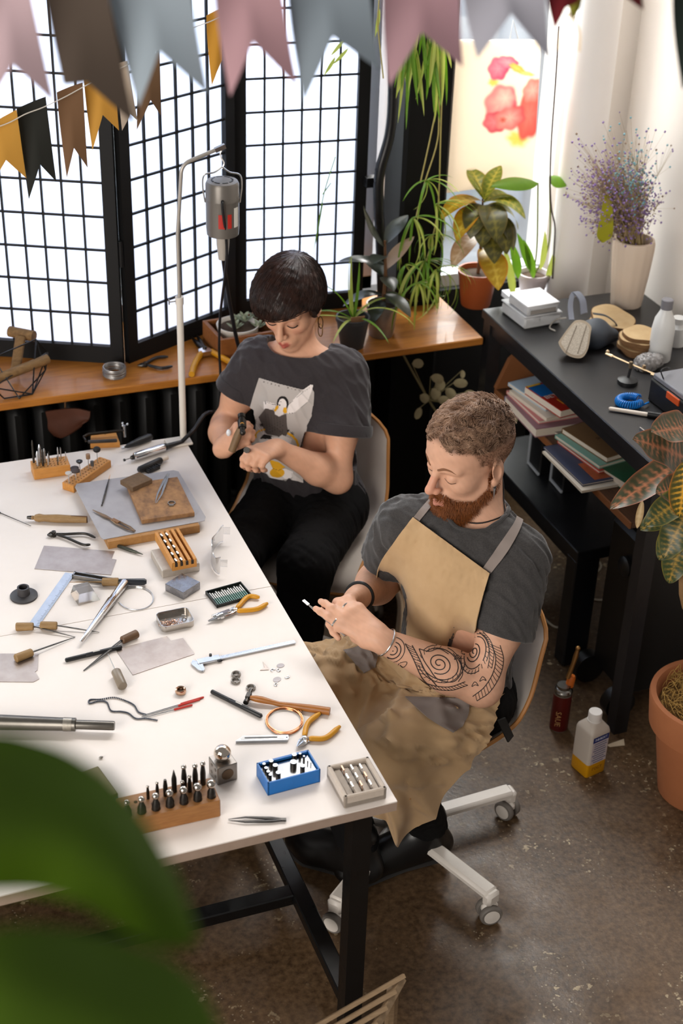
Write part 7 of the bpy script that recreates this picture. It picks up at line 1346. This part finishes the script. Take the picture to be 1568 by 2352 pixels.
# cables, paper scrap, things on the floor
CAB = mat('cable_white', '#b0a898', .6)
for k_, pts in enumerate(([(1232, 1400), (1260, 1430), (1275, 1440), (1285, 1440)], [(1345, 1300), (1338, 1330), (1340, 1365), (1372, 1378), (1400, 1375)], [(1372, 1285), (1380, 1300), (1368, 1315), (1345, 1312)])):
    o = MB().tube(smooth_path([P(*q, .004) for q in pts], 24), .0035, 6).build('floor_cable', CAB); tag(o, ('thin white cable on the floor beside the shirt sleeve', 'looped white cable on the floor behind the bench leg', 'short white cable end near the rolling case')[k_], 'cable')
tag(flat('paper_scrap', 'pale folded paper scrap under the front desk leg', 'paper', [(1392, 1712), (1432, 1698), (1434, 1712), (1400, 1717)], mat('paper_beige', '#c9b79c', .9), .002, .0008), 'pale folded paper scrap under the front desk leg', 'paper')
# gas torch can
p = P(1289, 1680, 0); t = thing('gas_torch', 'dark red gas can with an orange and brass torch head', 'gas torch', (p[0], p[1] + .02, .0005)); CANM = mat('can_red', '#5a1512', .35, var='#3d0f0d', vscale=12); MB().lathe([(.0001, 0), (.026, 0), (.0275, .003), (.0275, .135)], 32).build('can', mat('can_clear', '#8d867c', .25, metal=.3), t); MB().lathe([(.0279, .004), (.0279, .132)], 32, cap=False).build('red_wrap', CANM, t); MB().lathe([(.0275, .135), (.0285, .138), (.0285, .142), (.024, .15), (.02, .152), (.02, .162), (.0001, .162)], 32).build('top_dome', STEEL, t)
MB().lathe([(.0125, .155), (.0125, .185), (.009, .192), (.0001, .192)], 16, R=roty(.12)).build('regulator', mat('orange_plastic', '#cf6a1f', .45), t); MB().tube([(.01, 0, .185), (.022, .0, .235), (.027, 0, .262), (.03, 0, .285)], [.0075, .0065, .008, .0055], 12).build('burner', mat('brass_burner', '#b08450', .35, metal=.9), t); MB().ball((.0305, 0, .289), .0075).build('burner_tip', mat('brass_burner', '#b08450', .35, metal=.9), t)
dc = nrm((CAM - p) * np.array([1, 1, 0])); text('wrap_text', 'SAUE', .024, mat('can_letter', '#b98a5a', .5), t, dc * .0285 + np.array([-.006, 0, .055]), R=basis(dc)[:, [1, 2, 0]] @ rotz(-PI / 2))
# cleaning bottle
p = P(1348, 1764, 0); t = thing('liquid_bottle', 'square translucent bottle with yellow liquid and white cap', 'bottle', (p[0], p[1], .0005), -1.36); w = .072
PE = mat('bottle_frosted', '#cfc4b8', .5, transl=.25); LQ = mat('yellow_liquid', '#c48a08', .35)
def sqloft(rows, nm, m_): G = []; [G.append([(s_ * x_, s_ * y_, z_) for x_, y_ in rrect(w, w, rr, 5)]) for s_, rr, z_ in rows]; return MB().grid(np.array(G).transpose(1, 0, 2), True).build(nm, m_, t)
sqloft([(.94, .008, 0), (1, .008, .004), (1, .008, .048)], 'liquid_part', LQ); sqloft([(1, .008, .048), (1, .008, .152), (.94, .01, .162), (.55, .028, .180), (.44, .03, .184), (.44, .03, .196)], 'body', PE); MB().lathe([(.0195, .184), (.0198, .208), (.0185, .211), (.0001, .211)], 28).build('cap', mat('cap_white', '#ded9d4', .45), t); MB().lathe([(.021, .180), (.021, .184)], 28).build('cap_ring', mat('cap_white', '#ded9d4', .45), t)
MB().box((w / 2 + .0004, 0, .098), (.0012, w * .8, .098)).build('label', mat('label_pale', '#b9aeb0', .6), t, smooth=False); MB().box((w / 2 + .0008, 0, .138), (.0014, w * .8, .018)).build('label_band', mat('label_blue', '#1c2c6a', .5), t, smooth=False)
LI = mat('label_ink', '#5a5f7d', .6)
for k_ in range(9): MB().box((w / 2 + .0011, w * (.02 * math.sin(k_ * 2)), .122 - k_ * .0084), (.0006, w * (.62 + .1 * math.sin(k_ * 3)), .003)).build('label_line', LI, t, smooth=False)
text('label_text', 'ЭФФЕКТ', .011, mat('label_white', '#cfd2e0', .5), t, (w / 2 + .0016, 0, .138), R=np.array([[0, 0, 1], [1, 0, 0], [0, 1, 0]])); text('label_text', 'ГОСТ', .014, mat('label_brown', '#7a4a10', .5), t, (w / 2 + .0006, 0, .028), R=np.array([[0, 0, 1], [1, 0, 0], [0, 1, 0]]))
# ================================================================== big croton in the clay pot at the right edge
pc = np.array([1.175, .515, .0005]); TC = mat('terracotta', '#a3653f', .75, var='#8c5232', vscale=7, bump=.1, bscale=120); t = thing('potted_croton', 'large croton with orange-veined leaves in a terracotta pot', 'plant', pc)
MB().lathe([(.0001, 0), (.1, 0), (.105, .006), (.142, .235), (.15, .236), (.162, .245), (.172, .335), (.17, .345), (.155, .345), (.15, .33), (.135, .26)], 56).build('pot', TC, t); MB().lathe([(.143, .30), (.08, .305), (.0001, .31)], 36, cap=False).build('soil', mat('coir_base', '#6b4f28', .95), t); FB = mat('coir_fibre', '#a5803f', .8, var='#c7a35e', vscale=30); pth = []
for k_ in range(420): a = RNG.uniform(0, 6.28); r_ = .13 * math.sqrt(RNG.uniform()); c_ = np.array([r_ * math.cos(a), r_ * math.sin(a), .312 + RNG.uniform(0, .02)]); d = RNG.uniform(0, 6.28); l_ = RNG.uniform(.015, .035); up = RNG.uniform(0, .03); pth.append(smooth_path([c_, c_ + np.array([math.cos(d) * l_, math.sin(d) * l_, up]), c_ + np.array([math.cos(d + .9) * l_ * 1.6, math.sin(d + .9) * l_ * 1.6, 0])], 6))
pth = np.array(pth); rr_ = np.hypot(pth[..., 0], pth[..., 1]); sc_ = np.minimum(1, .14 / np.maximum(rr_, 1e-6)); pth[..., 0] *= sc_; pth[..., 1] *= sc_; o = np_mesh('coir', *strands(pth, .0012, .0008), FB, t); o['kind'] = 'stuff'
MB().tube(smooth_path([(0, 0, .3), (.0, -.01, .45), PY(1562, 1380, .50) - pc + np.array([.01, 0, 0]), PY(1565, 1200, .50) - pc + np.array([.03, 0, 0]), PY(1560, 1090, .52) - pc + np.array([.04, 0, 0])], 24), .010, 10).build('stem', mat('croton_stem', '#8a6a45', .8, var='#6f5436', vscale=60), t)
cb = croton_col('#474a35', '#bd7a58', '#b8694a', .95, 13, 2); cb2 = croton_col('#39472a', '#a8863a', '#8a7a30', .9, 12, 5)
def cleaf(A, B, W_, yA, yB, up, bend, col, n=46, m_=21, cup=.1, peak=.5, tipp=.6, wave=.04): a_ = PY(*A, yA) - pc; b_ = PY(*B, yB) - pc; d = b_ - a_; leaf(t, 'leaf', CRM, a_, d + np.array(up) * np.linalg.norm(d) * bend * .35, up, float(np.linalg.norm(d)) * (1 + .06 * abs(bend)), W_, bend=bend, n=n, m=m_, cup=cup, col=col, peak=peak, tipp=tipp, wave=wave, basew=.12)
cv = nrm(CAM - P(1480, 1100, .8)); upc = cv * .85 + np.array([0, 0, .5])
cleaf((1600, 1040), (1408, 1160), .085, .62, .52, upc, .35, cb); cleaf((1590, 1060), (1465, 1005), .12, .56, .55, upc, .3, cb, peak=.4); cleaf((1600, 980), (1500, 990), .10, .6, .56, upc, .2, cb); cleaf((1600, 1120), (1510, 1130), .09, .5, .5, upc, .4, cb)
cleaf((1590, 1130), (1483, 1205), .075, .48, .46, upc, .6, cb2); cleaf((1590, 1150), (1472, 1215), .07, .5, .5, upc, .5, cb2); cleaf((1585, 1160), (1525, 1280), .085, .47, .44, upc, .5, cb2); cleaf((1590, 1180), (1512, 1285), .08, .5, .5, upc, .4, cb2); cleaf((1580, 1200), (1535, 1340), .08, .5, .48, upc, .3, cb2); cleaf((1575, 1060), (1560, 1190), .07, .44, .42, upc, .6, croton_col('#4a4a26', '#d9a23a', '#c8762a', 1.2, 10, 9)); cleaf((1475, 1150), (1462, 1215), .02, .56, .56, upc, .2, croton_col('#b59a72', '#d0b890', '#a08058', 1, 6, 3), 12, 5)
# dried honesty twig under the sill
hb = P(990, 960, .52); t = thing('honesty_twigs', 'dried honesty twigs with pale round seed pods under the sill', 'dried plant', (hb[0], hb[1], 0)); ho2 = np.array([hb[0], hb[1], 0]); YH = float(hb[1]); HS = mat('honesty_pod', '#a89a76', .6, var='#c3b48e', vscale=40, transl=.25)
MB().tube(smooth_path([PY(x_, y_, YH) - ho2 for x_, y_ in ((918, 800), (945, 850), (985, 920), (1020, 980), (1035, 1060))], 20), .004, 6).build('twig', mat('honesty_stem', '#8a7f5a', .8), t)
for x_, y_, a, l_, w_ in ((960, 835, 0, 28, 26), (1005, 870, .3, 34, 26), (1010, 885, 1.2, 30, 30), (1058, 880, 0, 36, 26), (1062, 860, 1.5, 20, 14), (975, 915, .6, 26, 26), (1000, 905, 1.0, 30, 30), (960, 950, 1.9, 30, 20), (1080, 905, .2, 30, 22), (1035, 905, .8, 34, 28), (1165, 935, .5, 30, 24), (1180, 960, 1.2, 30, 20), (1020, 920, .2, 30, 26), (1085, 920, .4, 30, 22)):
    A = PY(x_ - l_ / 2 * math.cos(a), y_ - l_ / 2 * math.sin(a), YH - .02) - ho2; B = PY(x_ + l_ / 2 * math.cos(a), y_ + l_ / 2 * math.sin(a), YH - .03) - ho2; d = B - A; leaf(t, 'seed_pod', HS, A, d, (-.2, -.8, .5), float(np.linalg.norm(d)), w_ * .00125, bend=.3, n=9, m=7, tipp=.5, peak=.5); MB().tube([PY(985, 920, YH) - ho2, A], .0015, 5).build('twig', mat('honesty_stem', '#8a7f5a', .8), t)
MB().lathe([(.0001, 0), (.05, 0), (.06, .2), (.055, .2), (.05, .02)], 24, (.06, .0, 0)).build('floor_vase', BLACK, t)
# ================================================================== poster in the right window
Yp = 2.2; c4 = [PY(1022, 92, Yp), PY(1243, 92, Yp), PY(1224, 416, Yp), PY(1015, 445, Yp)]; t = thing('peony_poster', 'watercolour of pink peonies hanging in the right window', 'painting', c4[3]); nu, nvv = 150, 110
G = np.array([[(c4[0] * (1 - v) + c4[1] * v) * (1 - u) + (c4[3] * (1 - v) + c4[2] * v) * u - c4[3] for v in np.linspace(0, 1, nvv)] for u in np.linspace(0, 1, nu)]); pxg = np.array([[((1022 * (1 - v) + 1243 * v) * (1 - u) + (1015 * (1 - v) + 1224 * v) * u, (92) * (1 - u) + (445 * (1 - v) + 416 * v) * u) for v in np.linspace(0, 1, nvv)] for u in np.linspace(0, 1, nu)])
im = np.tile(np.array(rgb('#f6ebdd')), (nu, nvv, 1)); ZQ = lambda x_, y_: (700 + x_ / 1.806, y_ / 1.806)
def blob(cx_, cy_, rx, ry, rot, c0, c1, soft=.25):
    a, b_ = ZQ(cx_, cy_); x_, y_ = pxg[..., 0] - a, pxg[..., 1] - b_; u_ = (math.cos(rot) * x_ + math.sin(rot) * y_) / (rx / 1.806); v_ = (-math.sin(rot) * x_ + math.cos(rot) * y_) / (ry / 1.806); r_ = np.hypot(u_, v_) + .06 * np.sin(6 * np.arctan2(v_, u_)); w_ = sstep(1.0, 1 - soft, r_)[..., None]; t_ = np.clip(r_ + .25 * u_, 0, 1)[..., None]; global im; im = im * (1 - w_) + (np.array(rgb(c0)) * (1 - t_) + np.array(rgb(c1)) * t_) * w_
blob(880, 570, 60, 45, .3, '#f0d060', '#f2dc90', .6); blob(780, 335, 30, 22, 0, '#e8cf60', '#e8d890', .6); blob(930, 470, 60, 120, .2, '#e07a70', '#c8504a'); blob(945, 370, 45, 60, .4, '#eab0a8', '#d86a60'); blob(800, 280, 48, 55, .3, '#e594a8', '#c64a72'); blob(840, 255, 50, 28, .2, '#e9a6b4', '#d05a80'); blob(880, 280, 45, 18, .5, '#d8cf70', '#b9a84a', .4); blob(920, 300, 40, 10, .2, '#e6d88a', '#c8bc60', .5)
blob(810, 420, 72, 90, .5, '#f0b8b0', '#d4566a'); blob(785, 500, 55, 50, .1, '#e58a90', '#c63f55'); blob(850, 480, 75, 55, -.5, '#efb0a8', '#d2565c'); blob(830, 400, 50, 55, .2, '#f4ccc2', '#df8a8c', .4); blob(820, 490, 22, 20, 0, '#c85a50', '#e08a80', .8)
I = np.arange(nu * nvv).reshape(nu, nvv); qd = np.stack([I[:-1, :-1], I[1:, :-1], I[1:, 1:], I[:-1, 1:]], -1).reshape(-1, 4); np_mesh('painting', G.reshape(-1, 3), qd, mat('poster_paint', '#e8d8c0', .8, attr='Col', transl=.45), t, im.reshape(-1, 3)); bk = np.array([G[0, 0], G[0, -1], G[-1, -1], G[-1, 0]]) + np.array([0, .004, 0]); MB().add(list(bk) + list(bk + np.array([0, .004, 0])), [(0, 1, 2, 3), (7, 6, 5, 4), (0, 4, 5, 1), (1, 5, 6, 2), (2, 6, 7, 3), (3, 7, 4, 0)]).build('backing_board', mat('poster_board', '#f3ece2', .8, transl=.7), t, smooth=False)
MB().tube([PY(1170, 92, Yp) - c4[3], PY(1178, 45, Yp) - c4[3], PY(1190, 92, Yp) - c4[3]], .0015, 6).build('hanger', SIL, t)
# ================================================================== paper bunting
def flag(label, pts, Y, col, grp, bend=.0, holes=None):
    """pts: top-left, top-right, right tip, notch, left tip in pixels on a vertical plane"""
    w = [PY(*q, Y) for q in pts]; o0 = w[0]; tl, tr, rt, no, lt = [q - o0 for q in w]; G = []
    n, m_ = 14, 12
    for i in range(n):
        u = i / (n - 1); row = []
        for j in range(m_ + 1):
            v = j / m_; top = tl * (1 - v) + tr * v; bot = (lt * (1 - 2 * v) + no * 2 * v) if v <= .5 else (no * (2 - 2 * v) + rt * (2 * v - 1)); q = top * (1 - u) + bot * u; row.append(q + np.array([0, bend * math.sin(u * 2.6) * (.4 + .6 * v) + .004 * math.sin(v * 3 + u * 4), 0]))
        G.append(row)
    t = tag(MB().sheet(np.array(G), .0006).build('bunting_flag', mat('flag_' + col, col, .8, var=None, transl=.25), None, o0), label, 'bunting', grp)
    return t
G1 = 'front row of paper bunting'; Y1 = -.55
for k_, (pts, c_, lb) in enumerate((([(-40, -60), (62, -60), (128, 240), (30, 150), (-40, 260)], '#c4abb1', 'pink flag at the left end of the front bunting row'), ([(95, -60), (240, -60), (312, 290), (200, 190), (145, 195)], '#5a4d43', 'brown flag in the front bunting row'), ([(238, -60), (432, -60), (482, 220), (366, 118), (318, 245)], '#a5b2bc', 'pale blue flag between the brown and pink front flags'), ([(488, -60), (640, -60), (690, 205), (582, 97), (528, 222)], '#be989f', 'pink flag above the motor stand in the front row'), ([(655, -60), (845, -60), (878, 165), (765, 85), (697, 235)], '#909ca6', 'slate blue flag above the third screen panel'), ([(880, -60), (1055, -60), (1070, 158), (970, 75), (893, 198)], '#ba959d', 'pink flag in front of the hanging spider plant'), ([(1060, -60), (1250, -60), (1272, 145), (1175, 32), (1095, 135)], '#bebdc8', 'pale lilac flag above the peony painting'), ([(1255, -60), (1345, -60), (1338, 8), (1300, 20), (1272, 70)], '#7a1a22', 'dark red flag right of the pale lilac flag'), ([(1420, -60), (1475, -60), (1486, 26), (1462, 12), (1440, -4)], '#7a1a22', 'dark red flag tip near the top right corner'), ([(1545, -60), (1640, -60), (1640, 260), (1600, 160), (1566, 205)], '#1d2a24', 'dark green flag at the right picture edge'))): flag(lb, pts, Y1 + .012 * (k_ % 3), c_, G1, .012)
G2 = 'back row of paper bunting'; Y2 = 1.05
for k_, (pts, c_, lb) in enumerate((([(-45, 300), (38, 252), (62, 412), (14, 368), (-30, 440)], '#c9973f', 'yellow flag at the left picture edge in the back row'), ([(38, 250), (105, 222), (131, 420), (92, 378), (66, 458)], '#23241f', 'black flag between two back row flags'), ([(130, 212), (190, 190), (203, 388), (170, 340), (153, 408)], '#7a5a3e', 'brown flag in the back row beside the black one'), ([(192, 180), (262, 150), (275, 302), (236, 264), (212, 345)], '#c9973f', 'yellow flag peeking out below the brown front flag'), ([(268, 148), (292, 140), (318, 280), (300, 262), (280, 300)], '#b5a594', 'beige flag half hidden behind front flags'), ([(320, 140), (366, 120), (372, 268), (346, 230), (314, 298)], '#6e5238', 'small brown flag below the pale blue front flag'), ([(474, 36), (512, 18), (512, 140), (498, 165), (486, 195)], '#cf9a38', 'narrow yellow flag seen edge-on above the motor stand'))): flag(lb, pts, Y2 + .015 * (k_ % 2), c_, G2, .01)
tag(MB().tube(smooth_path([PY(x_, y_, Y2 - .006) for x_, y_ in ((-30, 300), (20, 282), (58, 262), (100, 246), (150, 222), (200, 195), (300, 145), (400, 95), (440, 66), (490, 46), (560, 10), (640, -40))], 60), .0012, 5).build('bunting_string', mat('string_white', '#cfc8be', .8)), 'white string threaded through the back row of flags', 'string')
tag(MB().tube(smooth_path([PY(x_, y_, Y1 + .01) for x_, y_ in ((-40, -40), (400, -62), (900, -72), (1300, -55), (1640, -30))], 40), .0012, 5).build('bunting_string', mat('string_white', '#cfc8be', .8)), 'string along the top of the front row of flags', 'string')
t = thing('ribbon_bow', 'cream ribbon tie hanging beside the dark red flag', 'ribbon', PY(1300, 30, Y1 + .3)); o0 = PY(1300, 30, Y1 + .3)
for pts in ([(1306, 30), (1288, 70), (1282, 115)], [(1306, 30), (1325, 55), (1332, 80), (1330, 118)]): MB().tube(smooth_path([PY(*q, Y1 + .3) - o0 for q in pts], 14), .0035, 6, flat=.3).build('ribbon_tail', mat('ribbon_cream', '#d8c3a6', .7), t)
flag('olive flag behind the dark red flag', [(1300, -60), (1345, -60), (1336, 20), (1322, 30), (1312, 45)], Y1 + .3, '#8d8a2c', G1, .004)
# ================================================================== near plant leaves (out of focus) and slatted stool
t = thing('foreground_houseplant', 'large dark green leaves close to the camera at lower left', 'plant', PD(-260, 2300, .66)); o0 = PD(-260, 2300, .66); FL = mat('near_leaf', '#5d7d10', .5, var='#4c680c', vscale=12, transl=.45)
MB().sheet(relax(surf([[PD(x_, y_, D) - o0 for x_, y_, D in r] for r in (((-220, 1900, .62), (-200, 1960, .61), (-200, 2020, .62)), ((-60, 1690, .64), (-60, 1880, .62), (-60, 2050, .64)), ((100, 1700, .66), (90, 1880, .64), (90, 2052, .66)), ((230, 1770, .68), (220, 1930, .66), (190, 2080, .67)), ((330, 1880, .70), (320, 2020, .68), (290, 2140, .69)), ((405, 2010, .72), (400, 2100, .71), (370, 2180, .71)), ((448, 2130, .74), (450, 2150, .74), (448, 2170, .74)))], 30, 16), 1), .0008).build('leaf', FL, t)
MB().sheet(surf([[PD(x_, y_, D) - o0 for x_, y_, D in r] for r in (((-240, 2200, .60), (-240, 2300, .60), (-240, 2420, .60)), ((0, 2130, .62), (0, 2280, .61), (0, 2460, .62)), ((200, 2140, .65), (180, 2290, .63), (160, 2470, .64)), ((360, 2190, .67), (350, 2330, .66), (330, 2480, .66)), ((460, 2270, .69), (450, 2380, .68), (430, 2500, .68)), ((520, 2400, .71), (515, 2450, .71), (500, 2520, .71)))], 24, 14), .0008).build('leaf', FL, t)
MB().tube(smooth_path([PD(-300, 2500, .66) - o0, PD(-260, 2250, .63) - o0, PD(-215, 1950, .62) - o0], 14), .003, 8).build('stalk', STEM, t); MB().tube(smooth_path([PD(-300, 2500, .66) - o0, PD(-270, 2380, .63) - o0, PD(-235, 2310, .6) - o0], 14), .003, 8).build('stalk', STEM, t)
sz = .40; t = thing('slatted_stool', 'wooden slatted stool corner at the bottom edge beside the table leg', 'stool', (*P(928, 2240, sz)[:2], 0)); so = np.array(t.location); SW = wood('stool_wood', '#9a8164', '#7d664b', 30, (1, 5, 5), .65)
cA = P(928, 2241, sz) - so; dir1 = nrm((P(745, 2346, sz) - P(928, 2241, sz)) * np.array([1, 1, 0])); dir2 = nrm((P(870, 2345, sz) - P(928, 2241, sz)) * np.array([1, 1, 0]))
for k_ in range(8): a = cA + dir2 * (.047 * k_); MB().tube([a, a + dir1 * .42], .0065, 4, flat=.9).build('slat', SW, t, smooth=False)
MB().tube([cA - dir2 * .01 + dir1 * .01 - np.array([0, 0, .014]), cA + dir2 * .35 + dir1 * .01 - np.array([0, 0, .014])], .010, 4).build('side_rail', SW, t, smooth=False); MB().tube([cA - dir2 * .01 + dir1 * .41 - np.array([0, 0, .014]), cA + dir2 * .35 + dir1 * .41 - np.array([0, 0, .014])], .010, 4).build('side_rail', SW, t, smooth=False)
for a in (cA + dir1 * .02 + dir2 * .02, cA + dir1 * .40 + dir2 * .02, cA + dir1 * .02 + dir2 * .33, cA + dir1 * .40 + dir2 * .33): MB().tube([a * np.array([1, 1, 0]), a * np.array([1, 1, 0]) + np.array([0, 0, sz - .014])], .014, 8).build('leg', SW, t)
bpy.context.view_layer.update()
